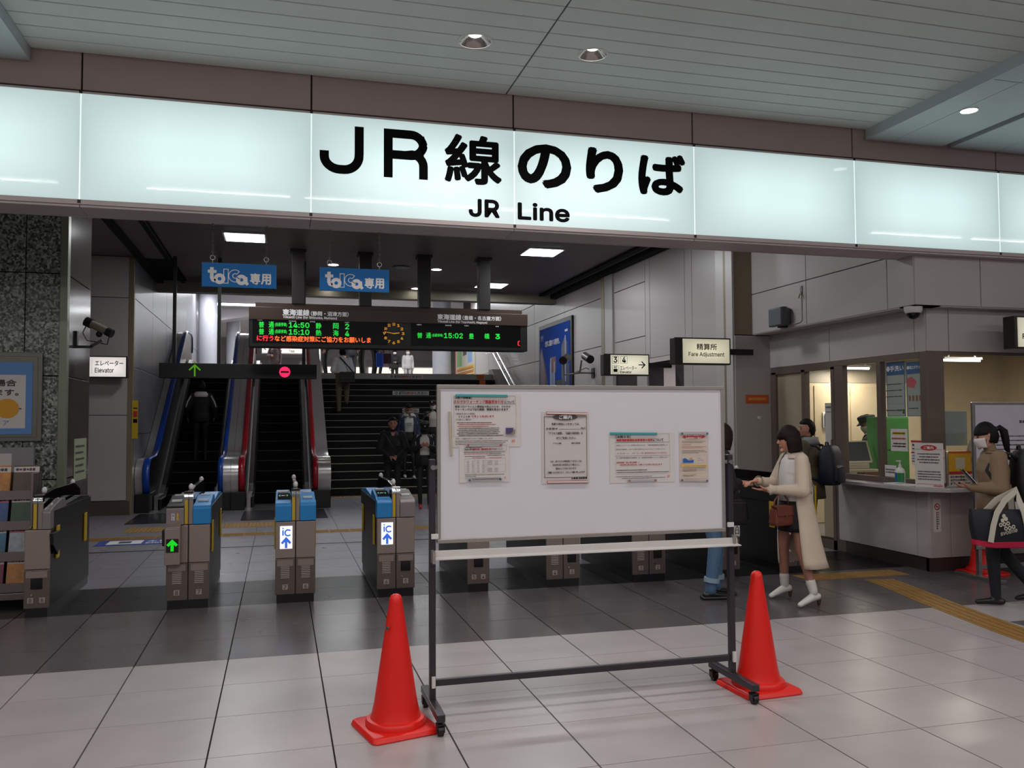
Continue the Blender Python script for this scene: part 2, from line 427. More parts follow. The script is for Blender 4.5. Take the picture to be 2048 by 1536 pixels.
for k in range(16):
    piece('tactile_tile', TDOT, (1.15+0.302*k, 18.95, 0.0), path)

# ================================================================ front hall ceiling
ceiling = obj('ceiling', MB().box(-14, 16, -10, 7.47, ZC+0.25, ZC+0.3), m_void, kind='structure')
P = 0.2142
rows = [7.345-P*k for k in range(0, 13)]
XA, XSEAM, XBM = -1.93, 1.975, 5.83
for x0, x1 in ((XA, XSEAM-0.006), (XSEAM+0.006, XBM)):
    me = box_mesh('ceiling_slat', x1-x0, P-0.012, 0.018, m_slat, 0.003)
    for y in rows: piece('ceiling_slat', me, ((x0+x1)/2, y-P/2+0.1, ZC+0.009), ceiling)
rest = MB()
for k in range(13, 81):
    y = 7.345-P*k-P/2+0.1
    rest.box(XA, XSEAM-0.006, y-P/2+0.006, y+P/2-0.006, ZC, ZC+0.018); rest.box(XSEAM+0.006, XBM, y-P/2+0.006, y+P/2-0.006, ZC, ZC+0.018)
for k in range(0, 81):
    y = 7.345-P*k-P/2+0.1
    rest.box(-13.9, -2.6, y-P/2+0.006, y+P/2-0.006, ZC, ZC+0.018); rest.box(8.35, 15.9, y-P/2+0.006, y+P/2-0.006, ZC, ZC+0.018)
obj('ceiling_slat_rest', rest, m_slat, ceiling, kind='stuff')
m_lowpan = mat('lowered_ceiling_panel', 'b4bdbf', 0.42, 0.2, var=0.03, scale=2)
for n, (a, b) in enumerate(((5.83, 6.10), (6.106, 6.72), (6.86, 7.42), (7.426, 8.3))):
    # two lowered strips with a dark slot between them, in lengths like the photo
    y = 7.44
    while y > -9:
        L = 1.62; obj('ceiling_panel', MB().box(a, b, y-L+0.008, y, ZC-0.105, ZC-0.085), m_lowpan, ceiling, bevel=0.002) if y > 2.5 else None
        y -= L
obj('ceiling_panel', MB().box(5.83, 6.72, -9.9, 2.57, ZC-0.105, ZC-0.085).box(6.86, 8.3, -9.9, 2.57, ZC-0.105, ZC-0.085), m_lowpan, ceiling, kind='stuff')
obj('panel_edge', MB().box(5.80, 5.83, -9.9, 7.44, ZC-0.105, ZC+0.02).box(6.72, 6.735, -9.9, 7.44, ZC-0.105, ZC+0.02).box(6.845, 6.86, -9.9, 7.44, ZC-0.105, ZC+0.02), m_lowpan, ceiling)
obj('ceiling_panel', MB().box(-2.55, -1.96, -9.9, 7.44, ZC-0.105, ZC-0.085), m_lowpan, ceiling)
obj('panel_edge', MB().box(-1.96, -1.93, -9.9, 7.44, ZC-0.105, ZC+0.02).box(-2.58, -2.55, -9.9, 7.44, ZC-0.105, ZC+0.02), m_lowpan, ceiling)

# tubes above the hall (seen as streaks reflected in the sign)
def tube_fitting(x, y, w):
    t = thing('ceiling_tube_lamp', 'white linear tube lamp on the slatted ceiling above the whiteboard', 'lamp', (x, y, 4.56), group='ceiling tube lamps')
    obj('housing', MB().box(-w/2, w/2, -0.05, 0.05, 0.0, 0.05), m_white_p, t)
    obj('tube', MB().tube([(-w/2+0.03, 0, -0.022), (w/2-0.03, 0, -0.022)], 0.016, 8), m_tube, t, smooth='auto')
for x, w in TUBES: tube_fitting(x, 3.6, w)

# downlights near the sign
m_cone = mat('downlight_reflector', 'a9a29f', 0.16, 0.85, var=0)
m_bulb = mat('lit_downlight_bulb', 'ffffff', 0.4, emit='fff8f2', es=14.0, var=0)
def bake(o):
    dg = bpy.context.evaluated_depsgraph_get(); me = bpy.data.meshes.new_from_object(o.evaluated_get(dg))
    o.modifiers.clear(); o.data = me
def downlight(x, y, z, r, label, group=None, depth=0.055, rb=0.42, recess=True, lamp='lit_downlight_bulb'):
    t = thing('downlight', label, 'downlight', (x, y, z), group=group)
    obj('trim_ring', MB().loft([[(q*math.cos(2*PI*k/28), q*math.sin(2*PI*k/28), h) for k in range(28)] for q, h in ((r, 0.0), (r*0.99, -0.006), (r*1.08, -0.004), (r*1.09, 0.0))], cap=False), m_white_p, t, smooth='auto')
    if recess:
        obj('reflector', MB().loft([[(q*math.cos(2*PI*k/28), q*math.sin(2*PI*k/28), h) for k in range(28)] for q, h in ((r*0.995, -0.002), (r*0.8, depth*0.42), (r*0.62, depth*0.75), (r*rb, depth))], cap=False), m_cone, t, smooth=True)
        obj('bulb', MB().lathe([(0.001, depth+0.012), (r*rb, depth+0.01), (r*rb, depth-0.002), (r*rb*0.8, depth-0.010), (0.001, depth-0.014)], n=20), MATS[lamp], t, smooth=True)
        for o in [c for c in ceiling.children if c.name.startswith('ceiling_slat') and c.get('kind') is None]:
            if abs(o.location.y-y) < P/2+r and abs(o.location.x-x) < 2.4:
                cut = obj('cutter', MB().loft([[(x+r*0.995*math.cos(2*PI*k/28), y+r*0.995*math.sin(2*PI*k/28), z+h) for k in range(28)] for h in (-0.1, 0.1)]), m_void)
                md = o.modifiers.new('c', 'BOOLEAN'); md.object = cut; md.solver = 'EXACT'; bake(o); bpy.data.objects.remove(cut)
    else:
        obj('lens', MB().lathe([(0.001, -0.004), (r*0.97, -0.003), (r*0.97, 0.002), (0.001, 0.002)], n=24), MATS[lamp], t, smooth='auto')
    return t
downlight(1.46, 6.44, ZC, 0.128, 'left of the two recessed cone downlights in the slatted ceiling above the big sign')
downlight(2.44, 6.44, ZC, 0.118, 'right of the two recessed cone downlights in the slatted ceiling above the big sign')
downlight(6.19, 6.48, ZC-0.105, 0.075, 'small flush downlight in the lowered grey ceiling strip at the upper right', recess=False)
# ================================================================ fascia and big illuminated sign
XS = [-1.5585+1.803*k for k in range(-4, 9)]              # joints of the sign panels
ZB, ZT = 3.405, 4.288
fascia = obj('trim_2', MB().box(-14, 16, YL+0.03, 7.80, ZB-0.03, ZC+0.3), m_seam, kind='structure')
me = box_mesh('fascia_panel', 1.803-0.014, 0.03, ZC-ZT-0.012, m_fascia, 0.003)
for a in XS[:-1]: piece('fascia_panel', me, (a+0.9015, YL+0.022, (ZC+ZT)/2+0.02), fascia)
me = box_mesh('soffit_panel', 1.803-0.004, 0.335, 0.02, m_soffit, 0.002)
for a in XS[:-1]: piece('soffit_panel', me, (a+0.9015, YL+0.165, ZB-0.038), fascia)
obj('beam_back', MB().box(-14, 16, 7.79, 7.82, ZB-0.048, ZC+0.02), m_soffit, fascia)
sign = thing('illuminated_sign', 'long backlit white station sign band with black JR line boarding letters', 'sign', (1.2, YL, ZB))
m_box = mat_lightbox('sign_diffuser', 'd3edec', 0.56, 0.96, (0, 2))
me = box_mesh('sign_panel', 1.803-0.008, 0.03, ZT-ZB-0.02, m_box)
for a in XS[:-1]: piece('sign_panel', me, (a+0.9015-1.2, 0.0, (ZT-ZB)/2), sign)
obj('top_rail', MB().box(-9.97, 13.23, -0.022, 0.03, ZT-ZB-0.012, ZT-ZB+0.004), m_soffit, sign)
obj('bottom_rail', MB().box(-9.97, 13.23, -0.022, 0.03, -0.028, 0.010), m_soffit, sign)
m_edge = mat('lit_panel_edge', 'e8f4f2', 0.3, emit='eef8f6', es=0.85, var=0)
for a in XS[1:-1]:
    obj('joint_strip', MB().box(a-1.2-0.004, a-1.2+0.004, -0.017, 0.0, 0.012, ZT-ZB-0.014), m_edge, sign)
    obj('clip', MB().box(a-1.2-0.012, a-1.2+0.012, -0.026, -0.0, -0.02, 0.006), m_dark, sign); obj('clip', MB().box(a-1.2-0.012, a-1.2+0.012, -0.026, 0, ZT-ZB-0.012, ZT-ZB+0.012), m_dark, sign)
def pxs(px_, py_):     # sign-face coordinates measured on the photograph's sign, in metres from the sign's base point
    fw = Vector((math.sin(YAW)*math.cos(PITCH), math.cos(YAW)*math.cos(PITCH), math.sin(PITCH)))
    M = S.camera.matrix_world.to_3x3(); d = M @ Vector(((px_-1024)/FPX, -(py_-768)/FPX, -1)); t = YL/d.y
    return (d.x*t-1.2, 1.63+d.z*t-ZB)
L = Lay((1.2, YL-0.016, ZB), FX, FZ)
L.o = Vector((0, -0.016, 0))                               # local to the sign
def Z(x, y): return pxs(600+x/2.56, y/2.56)
sw = 0.078
def letter(n='letter'):
    L.done(n, m_ink, sign); L.mb = MB()
# J and R, wide grotesque capitals built from strokes
a, b = Z(277, 650), Z(325, 890); l = Z(100, 770)
xr, xl = b[0]-sw/2, l[0]+sw/2; top = a[1]; bot = Z(210, 893)[1]+sw/2
L.stroke([(xr, top), (xr, bot+0.15)]+arc(xr-0.13, bot+0.13, 0.13, 0, -90, 8)[1:]+arc(xl+0.13, bot+0.11, 0.13, -90, -180, 8, ry=0.11)+[(xl, l[1])], sw)
letter()
a, b = Z(428, 660), Z(472, 912); r1 = Z(655, 740); xl = a[0]+sw/2; top = a[1]; bot = b[1]; xr = r1[0]-sw/2-0.004; ym = Z(560, 800)[1]
L.stroke([(xl, bot), (xl, top)], sw)
L.stroke([(xl, top-sw/2), (xr-0.11, top-sw/2)]+arc(xr-0.11, top-sw/2-0.11, 0.11, 90, 0, 8)[1:]+arc(xr-0.11, ym+0.11, 0.11, 0, -90, 8)+[(xl, ym)], sw)
L.stroke([(xr-0.16, ym)]+arc(xr-0.10, ym-0.09, 0.10, 90, 0, 6)+[(xr, bot)], sw)
letter()
for ch, p, q, bd in (('線', (745, 690), (1025, 950), 0.013), ('の', (1122, 742), (1376, 965), 0.021), ('り', (1470, 765), (1642, 988), 0.021), ('ば', (1736, 790), (1962, 1002), 0.019)):
    u, v = Z(*p), Z(*q); L.text(ch, u[0], v[1], v[0], u[1], bold=bd, res=4); letter()
u, v = Z(866, 1022), Z(1016, 1116); L.text('JR', u[0], v[1], v[0], u[1], bold=0.008, res=4); letter('english_word')
u, v = Z(1116, 1040), Z(1374, 1138); L.text('Line', u[0], v[1], v[0], u[1], bold=0.008, res=4)
letter('english_word')

# ================================================================ left granite pillar
gp = obj('wall_left', MB().box(-6.5, -2.17, 9.73, 10.9, 0, ZC), m_seam, kind='structure')
for k, (z0, z1) in enumerate(((0, 1.05), (1.06, 2.11), (2.12, 3.17), (3.18, 4.6))):
    obj('stone_slab', MB().box(-2.52+0.004, -2.145, 9.70, 9.74, z0, z1), m_granite, gp, bevel=0.004)
    for q in range(4):
        obj('stone_slab', MB().box(-3.52-q+0.004, -2.52-q-0.004, 9.70, 9.74, z0, z1), m_granite, gp, bevel=0.004)
    obj('side_slab', MB().box(-2.18, -2.14, 9.80, 10.88, z0, z1), m_polish, gp, bevel=0.003)
obj('corner_strip', MB().box(-2.20, -2.125, 9.69, 9.80, 0, ZC), mat('corner_metal', '7f8474', 0.32, 0.3, var=0.05), gp, bevel=0.006)
# poster case on the pillar and a brochure rack before it
t = thing('poster_case', 'grey framed poster case on the granite pillar with a blue and white pass area poster', 'poster', (-2.85, 9.69, 1.65))
obj('case_frame', MB().box(-0.75, 0.51, -0.03, 0.0, -0.20, 0.70).box(-0.70, 0.47, -0.036, -0.03, -0.16, 0.66), mat('case_grey', '70726a', 0.4, 0.4), t, bevel=0.004)
obj('sheet', MB().box(-0.66, 0.425, -0.042, -0.037, -0.13, 0.60), mat('pale_blue_poster', '5f8cc8', 0.6, var=0.1, scale=2), t)
obj('inner_sheet', MB().box(-0.66, 0.365, -0.0445, -0.042, -0.07, 0.47), m_paper, t)
L = Lay((0, -0.0445, 0), FX, FZ)
L.text('ご利用の場合', -0.30, 0.355, 0.28, 0.42, bold=0.003).text('便利になれます。', -0.42, 0.26, 0.30, 0.325, bold=0.003).text('東海・西日本エリア', -0.40, 0.52, 0.1, 0.56, mi=1)
L.text('エリア', 0.02, -0.04, 0.22, 0.01, mi=2)
for cx, r_ in ((-0.06, 0.07), (0.20, 0.11)): L.ell(cx, 0.13, r_, r_*0.9, 3, 0.0004)
L.rect(-0.6, 0.12, 0.33, 0.135, 2, 0.0002).ell(0.0, 0.215, 0.08, 0.025, 2, 0.0003)
L.done('print', [m_ink_g, m_white_print, m_blue_print, mat('amber_print', 'd79a24', 0.6, var=0)], t)
t = thing('notice_board', 'light grey notice board with a white sheet, leaning below the pillar poster', 'notice board', (-2.85, 9.60, 1.0))
obj('board', MB().box(-0.8, 0.46, -0.02, 0.06, -0.18, 0.39), mat('board_grey', '8f8d90', 0.5), t, bevel=0.004)
obj('ledge', MB().box(-0.8, 0.22, -0.07, 0.0, -0.16, -0.14), m_steel_d, t)
obj('sheet', MB().box(-0.72, 0.27, -0.026, -0.021, -0.14, 0.33), m_paper, t)
L = Lay((0, -0.026, 0), FX, FZ)
L.line(-0.66, 0.22, 0.02, 0.03, 1, 0, 1).line(-0.66, 0.17, -0.04, 0.025, 0, 0, 2).line(-0.66, 0.10, -0.10, 0.02, 1, 0, 3).line(-0.66, 0.02, -0.16, 0.02, 0, 0, 4).line(-0.66, -0.04, -0.18, 0.02, 0, 0, 5).line(-0.66, -0.10, 0.06, 0.018, 1, 0, 6).rect(-0.10, 0.0, 0.0, 0.06, 2)
L.done('print', [m_ink_g, m_red, mat('violet_print', '4a4a66', 0.6, var=0)], t)

rack = thing('brochure_rack', 'tall brochure rack packed with travel leaflets at the left edge', 'rack', (-2.66, 8.60, 0))
obj('rack_frame', MB().box(-0.95, -0.93, 0, 0.30, 0, 1.18).box(0.50, 0.52, 0, 0.30, 0, 1.18).box(-0.95, 0.52, 0.28, 0.30, 0, 1.18).box(-0.95, 0.52, -0.02, 0.30, 0.06, 0.12), m_steel_d, rack, bevel=0.003)
for k in range(4):
    z = 0.14+0.27*k; y = 0.0+0.05*k
    obj('shelf', MB().box(-0.93, 0.50, y-0.02, y+0.24, z-0.012, z).box(-0.93, 0.50, y-0.025, y-0.018, z-0.012, z+0.07), m_steel_d, rack)
leaf_cols = ['2d4f86', 'a14a24', '6f2440', '244a2f', '3a3a58', 'b5762c', '8b2f38', '2f6c8c', '4c3b2c', '77305d', '9fa7ae', '31506b']
hints = ['green hill', 'sunset', 'maple', 'blue sea', 'pink']
COLN = {'2d4f86': 'blue', 'a14a24': 'rust orange', '6f2440': 'plum', '244a2f': 'dark green', '3a3a58': 'slate violet', 'b5762c': 'ochre', '8b2f38': 'dark red', '2f6c8c': 'teal blue', '4c3b2c': 'brown', '77305d': 'magenta', '9fa7ae': 'pale grey', '31506b': 'steel blue'}
used = {}
TIER = ['bottom tier', 'second tier from the floor', 'third tier from the floor', 'top tier']
for k in range(4):
    for q in range(6):
        c = leaf_cols[(k*5+q*3+q//2) % 12]
        x = -0.80+0.235*q; y = 0.0+0.05*k; z = 0.142+0.27*k
        t = thing('leaflet', '%s leaflet, %s from left, %s of the rack' % (COLN[c], ['first', 'second', 'third', 'fourth', 'fifth', 'sixth'][q], TIER[k]), 'leaflet', (-2.62+x, 8.60+y, z), group='leaflets in the brochure rack')
        mcv = mat('leaflet_'+c, c, 0.4, var=0.5, scale=14)
        M = Matrix.Rotation(-0.22, 4, 'X')
        obj('cover', MB().box(-0.105, 0.105, 0.0, 0.02, 0.0, 0.30, M=M), mcv, t)
        Lf = Lay(M @ Vector((0, -0.0015, 0)), FX, M.to_3x3() @ Vector((0, 0, 1)))
        Lf.rect(-0.105, 0.235, 0.105, 0.285, 0 if (k+q) % 3 else 1); Lf.line(-0.09, 0.245, 0.08, 0.03, 2, 0.0004, k*7+q)
        Lf.done('print', [mat('pale_print', 'c9bfc0', 0.5, var=0), mat('pink_print', 'c26a7c', 0.5, var=0), m_ink_g], t)

t = thing('paper_notice', 'pale green paper notice on the polished side of the granite pillar', 'notice', (-2.138, 10.45, 1.0))
obj('sheet', MB().box(0, 0.004, -0.30, 0.30, 0, 0.46), mat('pale_green_paper', '8f9678', 0.5, var=0.1), t)
L = Lay((0.004, 0, 0), (0, 1, 0), FZ)
for k in range(5): L.line(-0.24, 0.36-0.07*k, 0.2-0.05*(k % 2), 0.03, 0, 0, k)
L.done('print', [m_ink_g], t)

# ================================================================ elevator wall, left hall wall
we = obj('wall_left_back', MB().box(-6.5, -2.54, 16.53, 17.5, 0, ZC+0.1), m_seam, kind='structure')
for x0, x1 in ((-3.42, -2.56), (-4.42, -3.43), (-5.42, -4.43), (-6.42, -5.43)):
    for z0, z1 in ((0.26, 1.76), (1.77, 2.62), (2.63, 3.86), (3.87, 4.6)):
        obj('wall_panel', MB().box(x0, x1, 16.49, 16.54, z0, z1), m_panel, we, bevel=0.004)
obj('corner_strip', MB().box(-2.625, -2.525, 16.485, 16.60, 0, ZC), m_brass, we, bevel=0.01)
obj('kick', MB().box(-6.4, -2.56, 16.48, 16.54, 0, 0.25), mat('brown_kick', '5f544c', 0.35, 0.3), we)
wl = obj('wall_left_escalator', MB().box(-2.9, -2.56, 16.6, 30, 0, 6.0), m_seam, kind='structure')
yy = 16.61
for k in range(6):
    for z0, z1 in ((0.0, 1.42), (1.43, 2.62), (2.63, 3.86), (3.87, 5.9)):
        obj('wall_panel', MB().box(-2.57, -2.53, yy+0.006, yy+2.2-0.006, z0, z1), m_panel_l, wl, bevel=0.004)
    yy += 2.2
# side wall behind the pillar
ws = obj('wall_left_side', MB().box(-6.6, -6.5, 7.8, 17, 0, ZC), m_panel, kind='structure')
# ================================================================ right hall wall
XW = 6.3
wr = obj('wall_right', MB().box(XW+0.04, XW+0.3, 10.9, 13.0, 0, ZC+0.1).box(XW+0.04, XW+0.3, 14.0, 30, 0, 6.2).box(XW+0.04, XW+0.3, 12.6, 14.1, 2.62, ZC+0.1), m_seam, kind='structure')
def wp(y0, y1, z0, z1, m=None): obj('wall_panel', MB().box(XW, XW+0.05, y0+0.006, y1-0.006, z0+0.006, z1-0.006), m or m_panel_w, wr, bevel=0.004)
ZR = [(0.0, 1.3), (1.3, 2.62), (2.62, 3.14), (3.14, 4.12), (4.12, 4.61)]
for y0, y1 in ((16.2, 18.6), (18.6, 21.0), (21.0, 23.4), (23.4, 26.0), (26.0, 28.6)):
    for z0, z1 in ((0, 2.15), (2.15, 3.14), (3.14, 4.12), (4.12, 4.61)): wp(y0, y1, z0, z1)
    if y0 > 18: wp(y0, y1, 4.61, 6.1)
obj('pilaster', MB().box(XW-0.03, XW+0.06, 15.6, 16.16, 0, ZC), m_panel_w, wr, bevel=0.006)
obj('corner_strip', MB().box(XW-0.036, XW+0.0, 16.02, 16.19, 0, ZC), m_brass, wr)
for y0, y1 in ((14.1, 15.58),):
    for z0, z1 in ((2.62, 3.14), (3.14, 4.12), (4.12, 4.61)): wp(y0, y1, z0, z1, m_panel)
for z0, z1 in ((0, 2.55),): wp(14.05, 14.5, z0, z1, m_panel)
for y0, y1 in ((13.9, 14.1), (12.55, 13.9), (12.3, 12.55)): wp(y0, y1, 2.72, 4.61, m_panel)
for y0, y1 in ((11.25, 12.3),):
    for z0, z1 in ((0, 2.62), (2.62, 4.61)): wp(y0, y1, z0, z1, m_panel)
wp(12.3, 12.62, 0, 2.72, m_panel)
# recess with a lit alcove (elevator lobby) under the signs
obj('alcove', MB().box(XW+0.9, XW+0.95, 12.0, 15.6, 0, 2.7).box(XW+0.3, XW+0.95, 12.60, 12.64, 0, 2.7).box(XW+0.3, XW+0.95, 14.02, 14.06, 0, 2.7).box(XW, XW+0.95, 12.60, 14.1, 2.64, 2.72), mat('alcove_white', 'c5b7b4', 0.5), wr)
obj('alcove_lamp', MB().box(XW+0.3, XW+0.7, 13.0, 13.6, 2.615, 2.638), m_ledpanel, wr)
# projecting corner pillar at the office end
obj('pilaster', MB().box(XW-0.16, XW+0.3, 10.92, 11.25, 0, ZC), m_panel_w, wr, bevel=0.006)
obj('corner_strip', MB().box(XW-0.17, XW-0.10, 10.90, 11.0, 0, ZC), m_brass, wr)
obj('corner_strip', MB().box(XW-0.166, XW+0.3, 10.905, 11.0, 2.80, 2.815), m_seam, wr)

# ceiling edge of the hall along the wall
obj('trim_3', MB().box(XW-0.42, XW-0.30, 7.8, 20.2, ZC-0.05, ZC+0.05).box(XW-0.14, XW+0.02, 7.8, 20.2, ZC-0.10, ZC+0.05).box(-2.5, -2.38, 7.8, 20.2, ZC-0.05, ZC+0.05).box(-2.02, -1.96, 7.8, 19.2, ZC-0.03, ZC+0.05), m_void, kind='structure')
# hall ceiling: dark slats running across, bulkhead at the top of the stairs
bc = obj('ceiling_back', MB().box(-6.5, 10, 7.8, 19.25, ZC+0.02, ZC+0.12), m_void, kind='structure')
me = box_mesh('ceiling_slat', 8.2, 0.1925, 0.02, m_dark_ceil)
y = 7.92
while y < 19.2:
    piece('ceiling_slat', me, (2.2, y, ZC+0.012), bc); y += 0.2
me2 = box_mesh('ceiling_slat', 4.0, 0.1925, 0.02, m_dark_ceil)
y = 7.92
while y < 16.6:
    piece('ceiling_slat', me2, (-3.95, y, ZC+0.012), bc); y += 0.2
obj('bulkhead', MB().box(-2.6, 6.3, 19.2, 19.5, 4.40, 4.75), mat('bulkhead_beige', '8c8875', 0.5), bc)

# ================================================================ ticket office
m_frame = mat('dark_bronze_frame', '6e6159', 0.35, 0.3, var=0.04)
of = obj('wall_right_front', MB().box(6.50, 6.9, 7.60, 10.9, 2.86, ZB-0.04).box(6.5, 15, 7.60, 7.9, 2.86, ZB-0.04).box(6.75, 6.9, 7.75, 10.9, 2.36, 2.9).box(6.75, 15, 7.75, 7.9, 2.36, 2.9).box(6.76, 6.9, 7.78, 9.2, 0.14, 0.86).box(6.76, 15, 7.78, 7.9, 0.14, 0.86), m_seam, kind='structure')
for y0, y1 in ((7.55, 7.96), (7.96, 9.46), (9.46, 10.92)):
    obj('wall_panel', MB().box(6.44, 6.51, y0+0.005, y1-0.005, 2.835, 3.395), m_panel_w, of, bevel=0.004)
    obj('wall_panel', MB().box(6.44, 6.51, y0+0.005, y1-0.005, 3.405, 4.60), m_panel_w, of, bevel=0.004) if y1 > 8 else None
x = 6.445
for w in (0.85, 1.5, 1.5, 1.5, 1.5):
    obj('wall_panel', MB().box(x+0.005, x+w-0.005, 7.545, 7.61, 2.835, 3.36), m_panel_w, of, bevel=0.004); x += w
obj('underside', MB().box(6.45, 15, 7.56, 7.78, 2.825, 2.84).box(6.45, 6.78, 7.56, 10.9, 2.825, 2.84), m_soffit, of)
for y0, y1 in ((7.70, 7.87), (7.87, 9.37), (9.37, 10.87)):
    obj('wall_panel', MB().box(6.70, 6.76, y0+0.005, y1-0.005, 2.36, 2.825), m_panel_w, of, bevel=0.004)
x = 6.705
for w in (0.29, 1.5, 1.5, 1.5, 1.5):
    obj('wall_panel', MB().box(x+0.005, x+w-0.005, 7.69, 7.76, 2.36, 2.825), m_panel_w, of, bevel=0.004); x += w
# front of the counter
for y0, y1 in ((7.72, 7.90), (7.90, 9.25)):
    obj('wall_panel', MB().box(6.70, 6.77, y0+0.003, y1-0.003, 0.145, 0.86), m_panel_w, of, bevel=0.004)
x = 6.705
for w in (0.27, 1.5, 1.5, 1.5, 1.5):
    obj('wall_panel', MB().box(x+0.003, x+w-0.003, 7.71, 7.78, 0.145, 0.86), m_panel_w, of, bevel=0.004); x += w
obj('kick', MB().box(6.71, 6.76, 7.74, 10.9, 0, 0.14).box(6.71, 15, 7.72, 7.78, 0, 0.14), mat('dark_kick_stone', '3a3130', 0.3), of)
# frames and glass
fr = MB()
fr.box(6.705, 6.78, 8.44, 8.51, 0.97, 2.29).box(6.705, 6.78, 9.13, 9.30, 0, 2.29)
fr.box(6.705, 6.78, 7.805, 10.72, 2.292, 2.362).box(6.705, 6.78, 7.805, 9.128, 0.904, 0.968)
fr.box(6.935, 15, 7.705, 7.76, 2.325, 2.362)
obj('window_frame', fr, m_frame, of, bevel=0.004)
obj('corner_column', MB().box(6.70, 6.93, 7.70, 7.80, 0.90, 2.365), m_frame, of, bevel=0.006)
obj('mullion', MB().box(8.9, 8.96, 7.70, 7.76, 0.86, 2.33).box(10.9, 10.96, 7.70, 7.76, 0.86, 2.33), m_frame, of)
w1 = obj('window_1', MB().box(6.735, 6.741, 8.51, 9.13, 0.97, 2.29), m_glass, kind='structure')
w2 = obj('window_2', MB().box(6.735, 6.741, 7.80, 8.44, 0.97, 2.29), m_glass, kind='structure')
w3 = obj('window_3', MB().box(6.93, 8.9, 7.735, 7.741, 0.92, 2.325), m_glass, kind='structure')
w4 = obj('window_4', MB().box(8.96, 10.9, 7.735, 7.741, 0.92, 2.325), m_glass, kind='structure')
door = obj('door_1', MB().box(6.70, 6.78, 9.30, 9.36, 0, 2.29).box(6.70, 6.78, 9.92, 9.99, 0, 2.29).box(6.70, 6.78, 10.60, 10.74, 0, 2.29).box(6.70, 6.78, 9.3, 10.7, 0, 0.12).box(6.70, 6.78, 9.3, 10.7, 2.26, 2.30), m_frame, kind='structure')
obj('door_glass', MB().box(6.735, 6.741, 9.36, 9.92, 0.12, 2.26), m_glass, door)
obj('door_panel', MB().box(6.735, 6.75, 9.99, 10.60, 0.12, 2.26), mat('cream_door', 'a1957f', 0.4), door)
obj('door_handle', MB().box(6.68, 6.70, 9.33, 9.35, 1.22, 1.38).box(6.675, 6.70, 9.30, 9.36, 1.27, 1.31), m_steel, door)
obj('wall_panel', MB().box(6.15, 6.72, 10.73, 10.915, 0, 2.815), m_panel, of, bevel=0.004); obj('wall_panel', MB().box(6.15, 6.45, 10.75, 10.915, 2.83, 4.6), m_brass, of, bevel=0.004); obj('wall_panel', MB().box(6.12, 6.15, 10.74, 10.92, 0, 4.6), m_panel_w, of)
# counter top
ct = obj('counter_top', MB().prism([(6.48, 9.2), (6.48, 7.66), (6.72, 7.43), (15, 7.43), (15, 7.80), (6.95, 7.80), (6.80, 7.92), (6.80, 9.2)], 'z', 0.862, 0.902), mat('counter_white', 'a7a2a4', 0.3), bevel=0.004, label='white shelf-like counter top wrapping the corner of the ticket office', cat='counter')
# interior shell
m_cream = mat('office_cream', 'bfae8e', 0.6, var=0.03)
inn = obj('wall_office_back', MB().box(6.9, 15, 11.9, 12.0, 0, 2.9).box(6.79, 6.83, 9.35, 11.9, 0, 0.1), m_cream, kind='structure')
obj('wall_office_side', MB().box(11.9, 12.0, 7.9, 12, 0, 2.9), m_cream, kind='structure')
obj('ceiling_office', MB().box(6.9, 15, 7.9, 12, 2.86, 2.9), mat('office_ceiling', '8f8672', 0.7), kind='structure')
for x, y, z, w in ((8.43, 11.2, 2.42, 0.27), (9.2, 9.9, 2.46, 0.32)):
    t = thing('office_tube_lamp', 'lit tube lamp inside the ticket office, seen through the %s' % ('sliding side window' if x < 9 else 'front window'), 'lamp', (x, y, z), group='office tube lamps')
    obj('housing', MB().box(-w, w, -0.05, 0.05, 0, 0.03).box(-w*0.7, -w*0.7+0.02, -0.01, 0.01, 0.03, 2.86-z).box(w*0.7, w*0.7+0.02, -0.01, 0.01, 0.03, 2.86-z), m_white_p, t); obj('tube', MB().tube([(-w, 0, -0.015), (w, 0, -0.015)], 0.014, 8), m_tube, t)
# furniture behind the glass
t = thing('steel_locker', 'cream steel lockers along the back of the ticket office', 'locker', (8.6, 11.55, 0))
obj('body', MB().box(-1.3, 1.3, 0, 0.34, 0, 2.2), m_cream, t)
for k in range(4): obj('door', MB().box(-1.29+0.65*k, -0.66+0.65*k, -0.02, 0, 0.05, 2.15), mat('locker_cream', 'b9aa8c', 0.45), t, bevel=0.004)
obj('vent_strip', MB().box(-1.3, 1.3, -0.01, 0.3, 2.2, 2.55), mat('cabinet_grey', '8a8170', 0.5), t)
t = thing('green_cabinet', 'green equipment cabinet behind the office window', 'cabinet', (7.60, 9.30, 0))
m_green = mat('cabinet_green', '4f9446', 0.45)
obj('body', MB().box(-0.20, 0.20, 0, 0.30, 0.0, 1.66), m_green, t, bevel=0.006)
obj('upper_door', MB().box(-0.19, 0.19, -0.012, 0, 1.24, 1.64), m_green, t, bevel=0.004); obj('lower_door', MB().box(-0.19, 0.19, -0.012, 0, 0.1, 1.225), m_green, t, bevel=0.004)
t = thing('office_desk', 'cream work desk inside the office window', 'desk', (7.2, 9.35, 0))
obj('desk_top', MB().box(-0.36, 0.16, -0.35, 0.45, 0.86, 0.90), m_cream, t, bevel=0.004); obj('pedestal', MB().box(-0.34, 0.14, -0.28, 0.42, 0, 0.86), m_cream, t)
t = thing('ticket_terminal', 'cream ticket terminal with a dark tilted screen behind the glass', 'terminal', (7.09, 9.42, 0.90))
m_term = mat('terminal_cream', 'b5ac97', 0.45)
obj('base', MB().box(-0.24, 0.24, -0.16, 0.14, 0.0, 0.10).box(-0.16, 0.16, -0.06, 0.1, 0.10, 0.17), m_term, t, bevel=0.01)
R = Matrix.Translation((0, -0.02, 0.17)) @ Matrix.Rotation(-0.35, 4, 'X')
